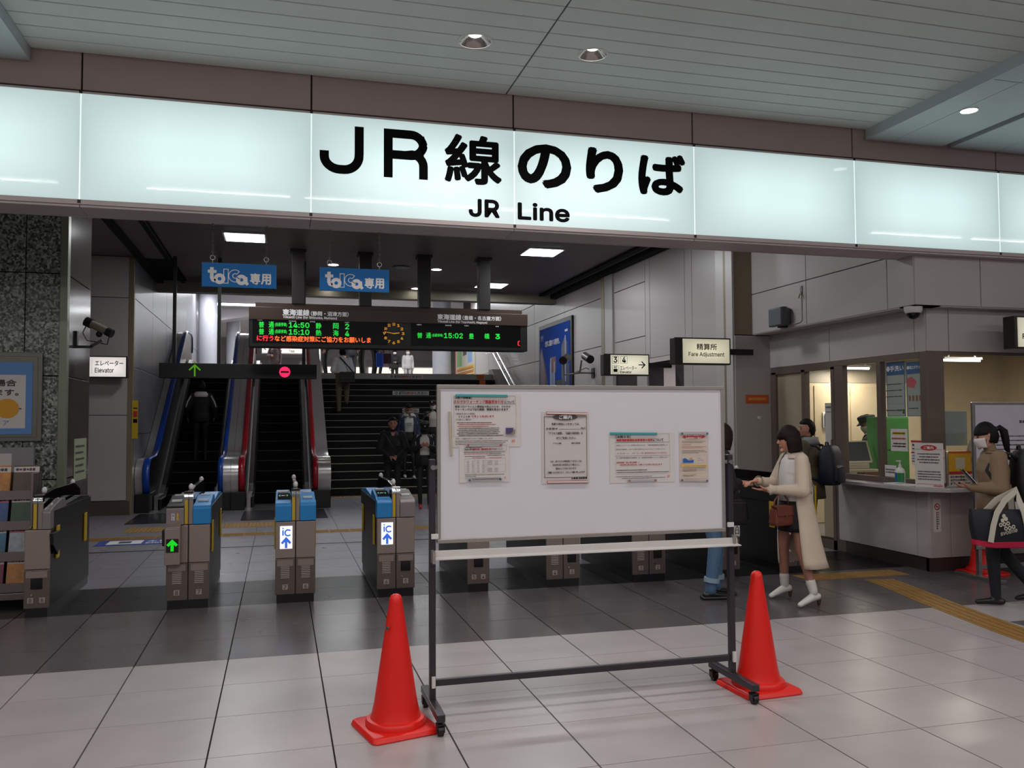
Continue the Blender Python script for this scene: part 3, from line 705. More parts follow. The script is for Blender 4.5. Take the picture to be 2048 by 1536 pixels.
sc_ = obj('screen_case', MB().box(-0.23, 0.23, -0.015, 0.02, 0, 0.30, M=R), m_term, t, bevel=0.004)
obj('display', MB().box(-0.20, 0.20, -0.019, -0.014, 0.03, 0.28, M=R), mat('dark_display', '3a3c40', 0.2, var=0), sc_)
t = thing('card_tray', 'brown wooden tray beside the terminal on the office desk', 'tray', (7.10, 9.12, 0.902))
obj('tray', MB().box(-0.16, 0.16, -0.05, 0.08, 0, 0.012).box(-0.16, 0.16, -0.05, -0.04, 0, 0.07).box(-0.16, 0.16, 0.07, 0.08, 0, 0.07).box(-0.16, -0.15, -0.05, 0.08, 0, 0.07).box(0.15, 0.16, -0.05, 0.08, 0, 0.07), mat('tray_wood', '7a4f2a', 0.5), t)
t = thing('service_machine', 'cream counter machine with a rounded arm behind the front glass', 'machine', (7.55, 8.25, 0))
obj('cabinet', MB().box(-0.35, 0.5, -0.2, 0.2, 0, 1.25), m_term, t, bevel=0.02)
obj('grey_screen', MB().box(-0.30, 0.16, -0.02, 0.02, 1.32, 1.72), mat('pale_blue_glass', '8f9d99', 0.2), t, bevel=0.004)
obj('arm', MB().tube([(0.12, -0.1, 1.25), (0.16, -0.1, 1.36), (0.26, -0.1, 1.42), (0.42, -0.1, 1.43)], 0.045, 10), m_term, t, smooth='auto')
obj('slot', MB().box(-0.28, 0.05, -0.21, -0.2, 1.12, 1.2).box(0.18, 0.32, -0.21, -0.2, 0.95, 1.2), m_dark, t)
t = thing('dome_camera', 'small dark dome camera on the ticket office ceiling', 'camera', (9.05, 8.9, 2.86))
obj('mount', MB().lathe([(0.001, 0), (0.10, 0), (0.10, -0.03), (0.001, -0.03)], n=20), m_white_p, t); obj('dome', MB().ball((0, 0, -0.03), (0.07, 0.07, 0.06), 16, 8), m_black_g, t, smooth=True)
t = thing('wall_label', 'white label strip on the cream office wall', 'label', (9.6, 11.88, 2.05)); obj('strip', MB().box(-0.25, 0.25, 0, 0.012, -0.05, 0.05), m_white_p, t)
t = thing('wall_phone', 'grey wall phone on the cream locker front', 'phone', (8.15, 11.51, 1.62)); obj('shell', MB().box(-0.06, 0.06, 0, 0.04, -0.12, 0.12), m_white_p, t, bevel=0.008); obj('handset', MB().box(-0.03, 0.03, -0.02, 0, -0.1, 0.1), mat('phone_grey', '6c6c70', 0.4), t, bevel=0.008)

# posters and notices on the glass
def sheet(name, label, cat, loc, r, w, h, m, prints, mats, th=0.003, group=None):
    """a flat sheet hung upright; r = direction of the reader's right hand"""
    r = Vector(r).normalized(); n = r.cross(Vector(FZ)); t = thing(name, label, cat, loc, group=group)
    mb = MB().obox(Vector((0, 0, h/2))-n*(th/2), r*(w/2), n*(th/2), Vector((0, 0, h/2)))
    obj('sheet', mb, m, t)
    if prints:
        L = Lay(n*0.0005, r, FZ); prints(L); L.done('print', mats, t)
    return t
RW = (0, -1, 0)
def hand_wash(txt_, extra):
    def f(L):
        L.rect(-0.148, 0.47, 0.148, 0.62, 1).text(txt_, -0.085, 0.515, 0.135, 0.575, bold=0.002, mi=2, d=0.001).ell(-0.118, 0.545, 0.028, 0.03, 2, 0.001).frame(-0.148, 0, 0.148, 0.62, 0.008, 1)
        for k in range(3): L.line(-0.16, 0.36-0.07*k, 0.10, 0.014, 0, 0, k+extra)
        for k in range(5): L.rect(-0.13+0.055*k, 0.14, -0.10+0.055*k, 0.148, 3 if extra else 4)
        L.line(-0.16, 0.06, 0.10, 0.02, 0, 0, 9+extra).rect(0.105, 0.03, 0.135, 0.08, 0)
    return f
PM = [m_ink_g, mat('poster_blue', '24588c', 0.5, var=0), m_white_print, mat('brown_print', '8c5a3a', 0.6, var=0), mat('grey_print', '9a9a96', 0.6, var=0)]
m_sheet_g = mat('pale_green_sheet', 'a3aca0', 0.5)
sheet('poster', 'blue headed hygiene poster taped inside the office window, left of the two', 'poster', (6.755, 8.245, 1.66), RW, 0.30, 0.62*0.97, m_sheet_g, lambda L: hand_wash('手洗い', 0)(L), PM)
t = sheet('poster', 'blue headed cough manners poster with red mark, right of two on the office glass', 'poster', (6.755, 7.94, 1.66), RW, 0.26, 0.62*0.97, m_sheet_g, None, None)
L = Lay((-0.0005, 0, 0), RW, FZ); L.r = Vector(RW)*1.5; L.rect(-0.085, 0.47, 0.085, 0.60, 1).text('咳エチケット', -0.05, 0.52, 0.08, 0.56, bold=0.001, mi=2, d=0.001).ell(-0.066, 0.54, 0.013, 0.02, 2, 0.001).frame(-0.085, 0, 0.085, 0.60, 0.006, 1)
L.poly([(-0.08, 0.42), (-0.03, 0.44), (0.02, 0.38), (-0.01, 0.31), (-0.08, 0.33)], 3)
for k in range(4): L.rect(-0.065+0.036*k, 0.17, -0.045+0.036*k, 0.23, 4)
L.line(-0.07, 0.08, 0.03, 0.016, 0, 0, 3); L.done('print', PM[:3]+[mat('pink_red_print', 'c2525a', 0.6, var=0), PM[3]], t)
t = sheet('notice', 'white notice with yellow and red lines on the green cabinet side of the window', 'notice', (6.728, 8.18, 1.27), RW, 0.27, 0.25, m_paper, lambda L: (L.rect(-0.10, 0.185, 0.10, 0.215, 1), L.line(-0.10, 0.192, 0.10, 0.018, 0, 0.0005, 1), L.line(-0.115, 0.13, 0.115, 0.022, 2, 0, 2), L.line(-0.09, 0.075, 0.11, 0.018, 0, 0, 3), L.line(-0.11, 0.045, 0.11, 0.018, 0, 0, 4)), [m_ink, mat('yellow_print', 'd3b02c', 0.6, var=0), m_red])
t = sheet('notice', 'white notice with red header bars by the office corner column', 'notice', (6.728, 7.90, 1.12), RW, 0.17, 0.28, m_paper, lambda L: (L.rect(-0.09, 0.255, 0.09, 0.275, 1), L.line(-0.07, 0.215, 0.07, 0.02, 0, 0, 1), L.line(-0.07, 0.175, 0.07, 0.02, 0, 0, 2), L.rect(-0.09, 0.135, 0.09, 0.15, 1), L.line(-0.08, 0.10, 0.08, 0.015, 2, 0, 3), L.line(-0.08, 0.07, 0.08, 0.015, 2, 0, 4), L.line(-0.08, 0.04, 0.08, 0.015, 0, 0, 5)), [m_ink, m_red, m_blue_print])
t = sheet('notice', 'small white notice at the lower edge of the sliding window', 'notice', (6.728, 8.33, 0.975), RW, 0.19, 0.13, m_paper, lambda L: (L.line(-0.08, 0.07, 0.08, 0.02, 0, 0, 1), L.line(-0.08, 0.04, 0.08, 0.02, 0, 0, 2)), [m_ink_g])
t = sheet('menu_sheet', 'tall white price sheet hanging inside the sliding door glass', 'notice', (6.76, 9.48, 1.22), RW, 0.18, 0.62, m_paper, lambda L: (L.line(-0.07, 0.55, 0.07, 0.03, 0, 0, 1), L.line(-0.07, 0.5, 0.03, 0.012, 0, 0, 2)), [m_ink_g])
m_yel_s = mat('yellow_sign', 'd9a41c', 0.5)
t = sheet('notice', 'yellow square notice with a red foot strip on the front office glass', 'notice', (7.13, 7.725, 1.03), FX, 0.30, 0.25, m_yel_s, lambda L: (L.rect(-0.15, 0.0, 0.15, 0.03, 1), L.rect(-0.15, 0.225, 0.15, 0.25, 2), L.rect(-0.06, 0.06, 0.06, 0.18, 3)), [m_ink, m_red, mat('orange_head', 'c65a20', 0.6, var=0), mat('pale_square', 'c9c6b2', 0.6, var=0)])
t = sheet('notice', 'white notice with three lines of black text on the front office glass', 'notice', (7.16, 7.728, 0.79+0.115), FX, 0.36, 0.12, m_paper, lambda L: (L.text('忘れ物の照会に関する', -0.16, 0.085, 0.15, 0.108, bold=0.0008), L.text('状況はお客様センター', -0.16, 0.05, 0.15, 0.074, bold=0.0008), L.text('までお問い合わせ', -0.16, 0.014, 0.10, 0.038, bold=0.0008)), [m_ink])
t = sheet('notice', 'white notice with a red oval heading standing on the counter corner', 'notice', (6.635, 7.62, 0.905), (0.42, -0.91, 0), 0.30, 0.47, m_paper, lambda L: (L.ell(0, 0.42, 0.085, 0.03, 1), L.text('ご案内', -0.05, 0.405, 0.05, 0.435, mi=2, d=0.001, bold=0.001), L.rect(-0.14, 0.40, -0.08, 0.403, 1), L.rect(0.08, 0.40, 0.14, 0.403, 1), *[L.line(-0.12+0.02*(k % 2), 0.345-0.03*k, 0.12-0.02*(k % 2), 0.017, 0, 0, k) for k in range(4)], *[L.line(-0.12, 0.16-0.027*k, 0.12, 0.015, 0, 0, 9+k) for k in range(4)], L.rect(-0.13, 0.035, 0.13, 0.038, 1), L.line(0.04, 0.012, 0.14, 0.016, 1, 0, 3)), [m_ink_g, m_red, m_white_print])
def no_smoke(L):
    L.ring(0, 0.27, 0.026, 0.036, 1).stroke([(-0.022, 0.292), (0.022, 0.248)], 0.008, 1).rect(-0.02, 0.267, 0.02, 0.274, 0)
    for k in range(8): L.rect(-0.012, 0.20-0.024*k, 0.004, 0.216-0.024*k, 1 if k < 2 else 0)
    for k in range(6): L.rect(0.012, 0.20-0.024*k, 0.02, 0.216-0.024*k, 0)
sheet('no_smoking_sticker', 'narrow no smoking sticker on the corner column beside the counter notice', 'sticker', (6.86, 7.698, 0.94), FX, 0.10, 0.36, m_paper, no_smoke, [m_ink_g, m_red], 0.002)
sheet('no_smoking_sticker', 'narrow no smoking sticker on the wall below the counter', 'sticker', (6.80, 7.708, 0.42), FX, 0.095, 0.35, m_paper, no_smoke, [m_ink_g, m_red], 0.002)

# pump bottle on the counter
t = thing('sanitizer_bottle', 'white pump bottle of hand gel with a blue and green label on the counter', 'bottle', (6.60, 8.02, 0.925))
obj('body', MB().loft([[(x_*a, y_*b, z_) for x_, y_ in [(math.cos(2*PI*k/20), math.sin(2*PI*k/20)) for k in range(20)]] for a, b, z_ in ((0.038, 0.058, 0), (0.042, 0.065, 0.008), (0.042, 0.065, 0.13), (0.036, 0.05, 0.155), (0.018, 0.018, 0.175), (0.018, 0.018, 0.19))]), m_white_p, t, smooth='auto')
obj('label_wrap', MB().loft([[(0.0425*math.cos(q), 0.0655*math.sin(q), z_) for q in [PI/2+PI*k/20 for k in range(11)]] for z_ in (0.012, 0.115)], cap=False, closed=False), mat('label_blue', '2c5c9c', 0.4), t)
obj('label_back', MB().loft([[(0.0425*math.cos(q), 0.0655*math.sin(q), z_) for q in [PI+PI*k/20 for k in range(11)]] for z_ in (0.012, 0.115)], cap=False, closed=False), mat('label_green', '2f7c4c', 0.4), t)
obj('pump', MB().lathe([(0.016, 0.19), (0.016, 0.205), (0.006, 0.207), (0.006, 0.235), (0.012, 0.237), (0.012, 0.25), (0.001, 0.252)], n=12).box(-0.045, 0.0, -0.007, 0.007, 0.238, 0.25), m_white_p, t, smooth='auto')
t = thing('white_tray', 'low white tray under the pump bottle on the counter', 'tray', (6.60, 7.98, 0.903)); obj('slab', MB().box(-0.09, 0.09, -0.2, 0.2, 0, 0.02), m_white_p, t, bevel=0.004)

# things on the upper wall
t = thing('wall_speaker', 'grey box speaker on the pale fascia above the office door', 'speaker', (6.44, 9.92, 2.98))
obj('body', MB().loft([[(x_, sy*a, sz*b) for sy, sz in ((-1, -1), (1, -1), (1, 1), (-1, 1))] for x_, a, b in ((0, 0.13, 0.10), (-0.10, 0.15, 0.12), (-0.16, 0.15, 0.12), (-0.17, 0.14, 0.11))]), mat('speaker_grey', '4f5358', 0.4), t, bevel=0.01)
obj('bracket', MB().box(-0.10, 0.0, -0.04, 0.04, -0.14, -0.12).box(-0.06, 0, -0.03, 0.03, 0.12, 0.14), m_dark, t)
obj('cable', MB().tube([(-0.02, -0.15, -0.11), (-0.006, -0.34, -0.10), (-0.006, -0.37, -0.08), (-0.006, -0.37, 0.30)], 0.006, 6), m_panel, t)
t = thing('wall_hook', 'small metal hook fitting on the pale fascia beside the grey speaker', 'hook', (6.44, 9.55, 3.26))
obj('plate', MB().box(-0.012, 0, -0.02, 0.02, -0.02, 0.08), m_steel_d, t); obj('ring', MB().tube([(-0.015, 0, 0), (-0.03, 0.03, -0.07), (-0.03, -0.04, -0.08), (-0.015, 0, 0)], 0.008, 6), m_brass, t)
t = thing('dome_camera', 'white dome camera under the corner of the office fascia', 'camera', (6.52, 7.66, 2.828))
obj('mount', MB().lathe([(0.001, 0), (0.095, 0), (0.09, -0.05), (0.075, -0.07), (0.001, -0.07)], n=20), m_white_p, t, smooth='auto'); obj('dome', MB().ball((0, 0, -0.07), (0.068, 0.068, 0.065), 18, 10), m_black_g, t, smooth=True)
t = sheet('wall_label', 'orange label plate on the grey panel left of the office door', 'label', (6.48, 10.715, 1.86), FX, 0.36, 0.12, mat('orange_plate', 'c9581c', 0.5), lambda L: L.rect(-0.15, 0.04, 0.15, 0.085, 0).line(-0.13, 0.05, 0.13, 0.026, 1, 0.001, 4), [mat('orange_lighter', 'd87a2c', 0.6, var=0), mat('orange_pale', 'dfa060', 0.6, var=0)], 0.004)
t = thing('wall_button', 'small round grey button on the panel under the orange label', 'button', (6.50, 10.72, 1.66)); obj('knob', MB().tube([(0, 0.0, 0), (0, -0.02, 0)], 0.025, 14), m_white_p, t)

# ---- projecting light boxes
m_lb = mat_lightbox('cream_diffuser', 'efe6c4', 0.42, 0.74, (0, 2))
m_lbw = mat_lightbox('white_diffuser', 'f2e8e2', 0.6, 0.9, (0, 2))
def lightbox(name, label, loc, w, h, prints, mats=None, m=None, side=0.16, depth=0.16, wall=(6.3, 0)):
    t = thing(name, label, 'sign', loc)
    obj('case', MB().box(-w/2-side*0.75, w/2+0.03, 0.004, depth, -h/2-0.02, h/2+0.02), mat('black_brown_case', '231b1b', 0.4), t, bevel=0.012)
    obj('face', MB().box(-w/2, w/2, -0.008, 0.004, -h/2, h/2), m or m_lb, t, bevel=0.0)
    if wall: obj('bracket', MB().box(w/2+0.02, wall[0]-loc[0], 0.05, 0.10, -0.04, 0.04) if wall[0] else MB().box(-0.06, 0.06, depth-0.01, wall[1]-loc[1], -0.04, 0.04), m_dark, t)
    L = Lay((0, -0.008, 0), FX, FZ); prints(L); L.done('lettering', mats or [m_ink], t)
    return t
lightbox('light_box_sign', 'cream backlit Fare Adjustment sign box above the whiteboard', (5.555, 10.45, 2.56), 0.69, 0.325, lambda L: L.text('精算所', -0.145, 0.015, 0.155, 0.10, bold=0.0016).text('Fare Adjustment', -0.265, -0.085, 0.265, -0.015, bold=0.0013))
def ele(L):
    for x, s_ in ((-0.25, '3'), (-0.10, '4')): L.frame(x-0.058, 0.02, x+0.058, 0.14, 0.004).text(s_, x-0.03, 0.035, x+0.03, 0.125, bold=0.004)
    L.frame(-0.308, -0.14, -0.192, -0.015, 0.004)
    L.rect(-0.285, -0.12, -0.215, -0.07).rect(-0.275, -0.06, -0.225, -0.05).poly([(-0.28, -0.045), (-0.265, -0.025), (-0.25, -0.045)]).poly([(-0.25, -0.027), (-0.22, -0.027), (-0.235, -0.045)])
    L.text('エレベーター', -0.17, -0.085, 0.125, -0.02, bold=0.001).text('Elevator', -0.17, -0.14, 0.03, -0.10, bold=0.0016)
    L.stroke([(0.155, 0.0), (0.265, 0.0)], 0.016).stroke([(0.21, 0.055), (0.268, 0.0), (0.21, -0.055)], 0.018)
lightbox('light_box_sign', 'cream backlit elevator sign box with numbers 3 and 4 and an arrow', (5.52, 13.0, 2.54), 0.66, 0.315, ele)
lightbox('light_box_sign', 'white backlit elevator sign on the far left wall under the twin camera', (-2.90, 16.2, 2.605), 0.585, 0.34, lambda L: L.text('エレベーター', -0.20, 0.02, 0.25, 0.11, bold=0.002).text('Elevator', -0.20, -0.10, 0.10, -0.02, bold=0.002).rect(-0.25, -0.12, -0.247, 0.12), [m_ink_g], m_lbw, side=0.03, wall=(0, 16.5))
lightbox('light_box_sign', 'cream backlit fare sign box cut off by the right edge on the office fascia', (7.86, 7.28, 2.54), 0.72, 0.31, lambda L: L.text('精算所', -0.145, 0.015, 0.155, 0.10, bold=0.003).text('Fare Adjustment', -0.31, -0.085, 0.31, -0.015, bold=0.0022), None, None, side=0.05, wall=(0, 7.55))
# tall advertising poster on the right wall
t = thing('advert_poster', 'tall framed blue skyline poster on the right wall beside the stairs', 'poster', (XW-0.005, 19.2, 2.40))
m_sky = mat('poster_sky_blue', '1d459c', 0.8, var=0.15, scale=1.2, spec=0.1)
obj('poster_frame', MB().box(-0.05, 0, -1.25, 1.25, -1.0, 1.58), m_black, t, bevel=0.01)
obj('sheet', MB().box(-0.056, -0.05, -1.15, 1.15, -0.92, 1.48), m_sky, t)
L = Lay((-0.056, 0, 0), RW, FZ)
L.text('世界に躍動する教育を。', -0.70, 1.02, 0.42, 1.16, bold=0.003, mi=0).text('YY', -1.05, 1.18, -0.85, 1.32, mi=0).line(0.8, 1.25, 1.02, 0.06, 0, 0, 3)
L.o = Vector((-0.056, 0, 0.72))
L.poly([(0.55, -0.92), (0.55, 0.22), (0.78, 0.42), (0.95, 0.3), (0.95, -0.92)], 1).rect(0.80, -0.6, 0.86, 0.45, 2, 0.001).rect(0.70, -0.92, 1.10, -0.2, 3, 0.0006)
L.rect(-0.33, -0.92, 0.05, -0.1, 4).rect(-0.24, -0.35, 0.14, 0.02, 5, 0.001).rect(-0.30, -0.92, -0.22, 0.0, 2, 0.001).rect(-0.02, -0.8, 0.05, -0.1, 2, 0.001)
L.poly([(-1.12, -0.92), (-1.12, 0.15), (-0.98, 0.3), (-0.55, -0.45), (-0.45, -0.92)], 6).poly([(-1.1, -0.6), (-1.02, 0.25), (-0.7, -0.4), (-0.75, -0.75)], 7, 0.001)
L.rect(0.1, -0.92, 0.6, -0.55, 8, 0.0012).rect(-0.6, -0.92, 0.2, -0.7, 7, 0.0014)
L.done('print', [m_white_print, mat('tower_grey', '4b4f5e', 0.5, var=0), mat('pale_stripe', '9aa2b4', 0.5, var=0), mat('tower_dark', '2c3450', 0.5, var=0), mat('block_pale', '6f7fa8', 0.5, var=0), mat('sign_red_brown', '6e3a44', 0.5, var=0), mat('roof_brown', '4a3138', 0.5, var=0), mat('roof_pale', '7a6068', 0.5, var=0), mat('tree_dark', '2b3428', 0.5, var=0)], t)

# ---- cameras
def cctv(name, label, loc, rz, wall):
    t = thing(name, label, 'camera', loc, rz); return t
m_cam = mat('camera_beige', '8e8474', 0.4, 0.3)
t = thing('security_camera', 'pair of dark cylindrical cameras on a bracket by the right wall poster', 'camera', (6.3, 16.75, 2.62))
for dx, dy, a in ((-0.50, 0.20, 1), (-0.26, -0.20, -1)):
    v = Vector((-0.10*a-0.08, -0.26, -0.09))
    obj('camera_body', MB().tube([Vector((dx, dy, 0.34)), Vector((dx, dy, 0.34))+v], 0.082, 16), mat('camera_grey', '6b6460', 0.35, 0.5), t, smooth='auto')
    obj('lens_hood', MB().tube([Vector((dx, dy, 0.34))+v*0.96, Vector((dx, dy, 0.34))+v*1.06], 0.085, 16), m_black, t, smooth='auto')
obj('bracket', MB().tube([(0, 0, 0), (-0.30, 0, 0), (-0.62, 0.1, -0.04), (-0.62, 0.1, 0.24)], 0.018, 8).tube([(-0.30, 0, 0), (-0.33, -0.2, 0.24)], 0.018, 8).tube([(-0.45, 0, -0.02), (-0.2, -0.1, 0.1), (-0.1, 0, 0.08)], 0.01, 6), m_steel_d, t)
obj('wall_plate', MB().box(-0.02, 0, -0.08, 0.08, -0.1, 0.1), m_dark, t)
t = thing('security_camera', 'twin ended beige camera on a black bracket beside the granite pillar', 'camera', (-2.14, 10.15, 2.47)); t.scale = (0.7, 0.7, 0.7)
obj('bracket', MB().box(0, 0.03, -0.05, 0.05, -0.04, 0.22).box(0, 0.24, -0.02, 0.02, -0.04, 0.0).obox((0.30, 0, 0.04), (0.08, 0, 0.05), (0, 0.02, 0), (-0.01, 0, 0.016)), m_black, t)
obj('camera_body', MB().tube([(0.18, 0, 0.36), (0.50, -0.10, 0.20)], 0.062, 16), m_cam, t, smooth='auto')
obj('lens_hood', MB().tube([(0.14, 0.012, 0.38), (0.23, -0.015, 0.335)], 0.075, 16), m_black, t, smooth='auto'); obj('rear_cap', MB().tube([(0.46, -0.087, 0.22), (0.54, -0.11, 0.18)], 0.068, 16), m_black, t, smooth='auto')
obj('joint', MB().ball((0.34, -0.03, 0.18), 0.05), m_black, t, smooth=True)
obj('cable', MB().tube([(0.15, 0.01, 0.32), (0.10, 0, 0.2), (0.16, 0, 0.08), (0.3, 0, 0.06)], 0.008, 6).tube([(0.5, -0.1, 0.16), (0.46, -0.05, 0.02), (0.36, 0, 0.04)], 0.008, 6), m_dark, t)

# notice stand by the counter and the cone behind it
t = thing('notice_stand', 'white framed notice stand on feet before the office front at the right edge', 'notice board', (7.45, 7.25, 0))
obj('board_frame', MB().box(-0.60, 0.60, -0.015, 0.015, 0.30, 1.80), m_steel, t, bevel=0.004)
obj('sheet', MB().box(-0.57, 0.57, -0.02, -0.015, 0.33, 1.77), mat('lilac_white', 'c1bcc8', 0.5), t)
obj('leg', MB().box(-0.58, -0.54, -0.02, 0.02, 0.0, 0.3), m_steel, t); obj('leg', MB().box(0.54, 0.58, -0.02, 0.02, 0.0, 0.3), m_steel, t)
obj('foot', MB().box(-0.60, -0.52, -0.3, 0.3, 0.0, 0.035), m_steel, t, bevel=0.004); obj('foot', MB().box(0.52, 0.60, -0.3, 0.3, 0.0, 0.035), m_steel, t, bevel=0.004)
obj('cross_bar', MB().box(-0.55, 0.55, -0.012, 0.012, 0.10, 0.14), m_steel, t)
L = Lay((0, -0.02, 0), FX, FZ)
L.line(-0.02, 1.58, 0.3, 0.035, 0, 0, 2)
for k in range(6): L.line(-0.36, 1.44-0.045*k, 0.28-0.1*(k % 3), 0.016, 0, 0, k)
for k in range(5): L.line(-0.36, 1.05-0.045*k, 0.34-0.1*(k % 2), 0.016, 0, 0, 20+k)
L.done('print', [m_ink_g], t)
def at(px_, py_, Y):
    """point on the upright plane at depth Y that the photograph shows at this pixel (2048x1536)"""
    d = S.camera.matrix_world.to_3x3() @ Vector(((px_-1024)/FPX, -(py_-768)/FPX, -1)); t = Y/d.y
    return d.x*t, 1.63+d.z*t

# ================================================================ whiteboard on casters
YW = 4.70
k_ = YW/4.95
def wb(x, z): return x*k_, 1.63+(z-1.63)*k_
wx0, wz1 = wb(0.885, 1.845); wx1, wz0 = wb(2.745, 0.922)
m_wbs = mat('whiteboard_face', 'd8d6dc', 0.28, var=0.02, scale=2)
m_alu = mat('aluminium', 'a9a29d', 0.35, 0.6, var=0.03)
m_post = mat('dark_grey_post', '38343a', 0.35, 0.3)
wbd = thing('whiteboard', 'large rolling whiteboard on a dark grey frame with notices, between two red cones', 'whiteboard', (0, 0, 0))
obj('board', MB().box(wx0+0.012, wx1-0.012, YW-0.006, YW+0.012, wz0+0.012, wz1-0.012), m_wbs, wbd)
for a in ((wx0, wx1, wz0, wz0+0.022), (wx0, wx1, wz1-0.022, wz1), (wx0, wx0+0.020, wz0+0.022, wz1-0.022), (wx1-0.020, wx1, wz0+0.022, wz1-0.022)):
    obj('frame_rail', MB().box(a[0], a[1], YW-0.014, YW+0.016, a[2], a[3]), m_alu, wbd, bevel=0.003)
pxl, pxr = wb(0.862, 0)[0]-0.004, wb(2.780, 0)[0]
for x, nm in ((pxl, 'l'), (pxr, 'r')):
    top = wb(0, 1.410)[1]
    obj('post', MB().box(x-0.017, x+0.017, YW-0.02, YW+0.02, 0.10, top), m_post, wbd, bevel=0.004)
    obj('foot', MB().box(x-0.022, x+0.022, YW-0.27, YW+0.26, 0.075, 0.115), m_post, wbd, bevel=0.004)
    s_ = 1 if nm == 'l' else -1
    obj('clamp', MB().box(x-0.01 if s_ > 0 else x-0.03, x+0.03 if s_ > 0 else x+0.01, YW-0.034, YW-0.018, wb(0, 0.965)[1]-0.014, wb(0, 0.965)[1]+0.014), m_white_p, wbd, bevel=0.003)
    obj('pivot', MB().tube([(x, YW-0.035, top-0.045), (x, YW+0.03, top-0.045)], 0.014, 12).box(min(x, x+s_*0.035), max(x, x+s_*0.035), YW-0.012, YW+0.004, top-0.055, top-0.035), m_steel, wbd)
    obj('bracket', MB().box(x-0.008, x+0.012, YW-0.035, YW-0.018, wb(0, 0.135)[1]-0.03, wb(0, 0.135)[1]+0.03), m_white_p, wbd)
    for dy in (-0.235, 0.235):
        c = obj('caster', MB().tube([(x-0.014, YW+dy-0.01, 0.028), (x+0.014, YW+dy-0.01, 0.028)], 0.028, 16).tube([(x, YW+dy, 0.05), (x, YW+dy, 0.078)], 0.012, 8), m_black, wbd, smooth='auto')
        obj('fork', MB().box(x-0.021, x-0.015, YW+dy-0.028, YW+dy+0.014, 0.02, 0.062).box(x+0.015, x+0.021, YW+dy-0.028, YW+dy+0.014, 0.02, 0.062).box(x-0.021, x+0.021, YW+dy-0.03, YW+dy+0.014, 0.056, 0.064), m_dark, c)
z_ = wb(0, 0.125)[1]
obj('lower_bar', MB().box(pxl+0.017, pxr-0.017, YW-0.012, YW+0.012, z_-0.018, z_+0.018), m_post, wbd, bevel=0.003)
zt = wb(0, 0.86)[1]
obj('tray', MB().prism([(YW-0.02, zt+0.022), (YW-0.035, zt+0.022), (YW-0.040, zt-0.012), (YW-0.085, zt-0.016), (YW-0.085, zt-0.022), (YW-0.02, zt-0.020)], 'x', pxl-0.005, pxr+0.028), mat('tray_white', 'c8c4c0', 0.35), wbd, bevel=0.0015)
obj('tray_end', MB().box(pxl-0.012, pxl+0.004, YW-0.088, YW-0.018, zt-0.04, zt+0.026), m_alu, wbd); obj('tray_end', MB().box(pxr-0.004, pxr+0.014, YW-0.05, YW-0.018, zt-0.03, zt+0.04), m_alu, wbd)

YP = YW-0.0075
def wsheet(label, p0, p1, prints, mats, m=m_paper, name='paper_notice', d=0.0, group=None):
    (xa, za), (xb, zb) = at(*p0, YW), at(*p1, YW)
    x0, x1, z0, z1 = xa, xb, min(za, zb), max(za, zb); w, h = x1-x0, z1-z0
    t = thing(name, label, 'notice', ((x0+x1)/2, YP-d, z0), group=group)
    mb = MB()
    n = 10                                              # paper lifts a little off the board at its corners
    vs = []; fs = []
    for side in (0, 1):
        for j in range(n+1):
            for i in range(n+1):
                u, v = i/n, j/n; lift = 0.010*max(0, abs(u-0.5)*2-0.8)*5*max(0, abs(v-0.35)*1.5-0.6)*0.5
                vs.append((-w/2+w*u, -0.0009*side-lift*0.15, h*v))
    q = (n+1)**2
    for j in range(n):
        for i in range(n):
            a = j*(n+1)+i; fs += [(a, a+1, a+n+2, a+n+1), (q+a, q+a+n+1, q+a+n+2, q+a+1)]
    obj('sheet', mb.add(vs, fs), m, t)
    if prints:
        L = Lay((0, -0.0030, 0), FX, FZ); prints(L, w, h); L.done('print', mats, t)
    return t
IM = [m_ink, m_red, m_orange, mat('violet_photo', '4b4370', 0.5, var=0), mat('khaki_photo', '8d8260', 0.5, var=0), m_ink_g]
def jrmark(L, x, y, s):
    L.stroke([(x, y), (x+0.25*s, y), (x+0.25*s, y+0.7*s), (x+0.45*s, y+0.7*s)], 0.13*s, 2, 0.0003).stroke([(x+0.55*s, y), (x+0.55*s, y+0.7*s), (x+1.0*s, y+0.7*s), (x+1.0*s, y+0.38*s), (x+0.62*s, y+0.38*s), (x+1.05*s, y)], 0.13*s, 2, 0.0003)
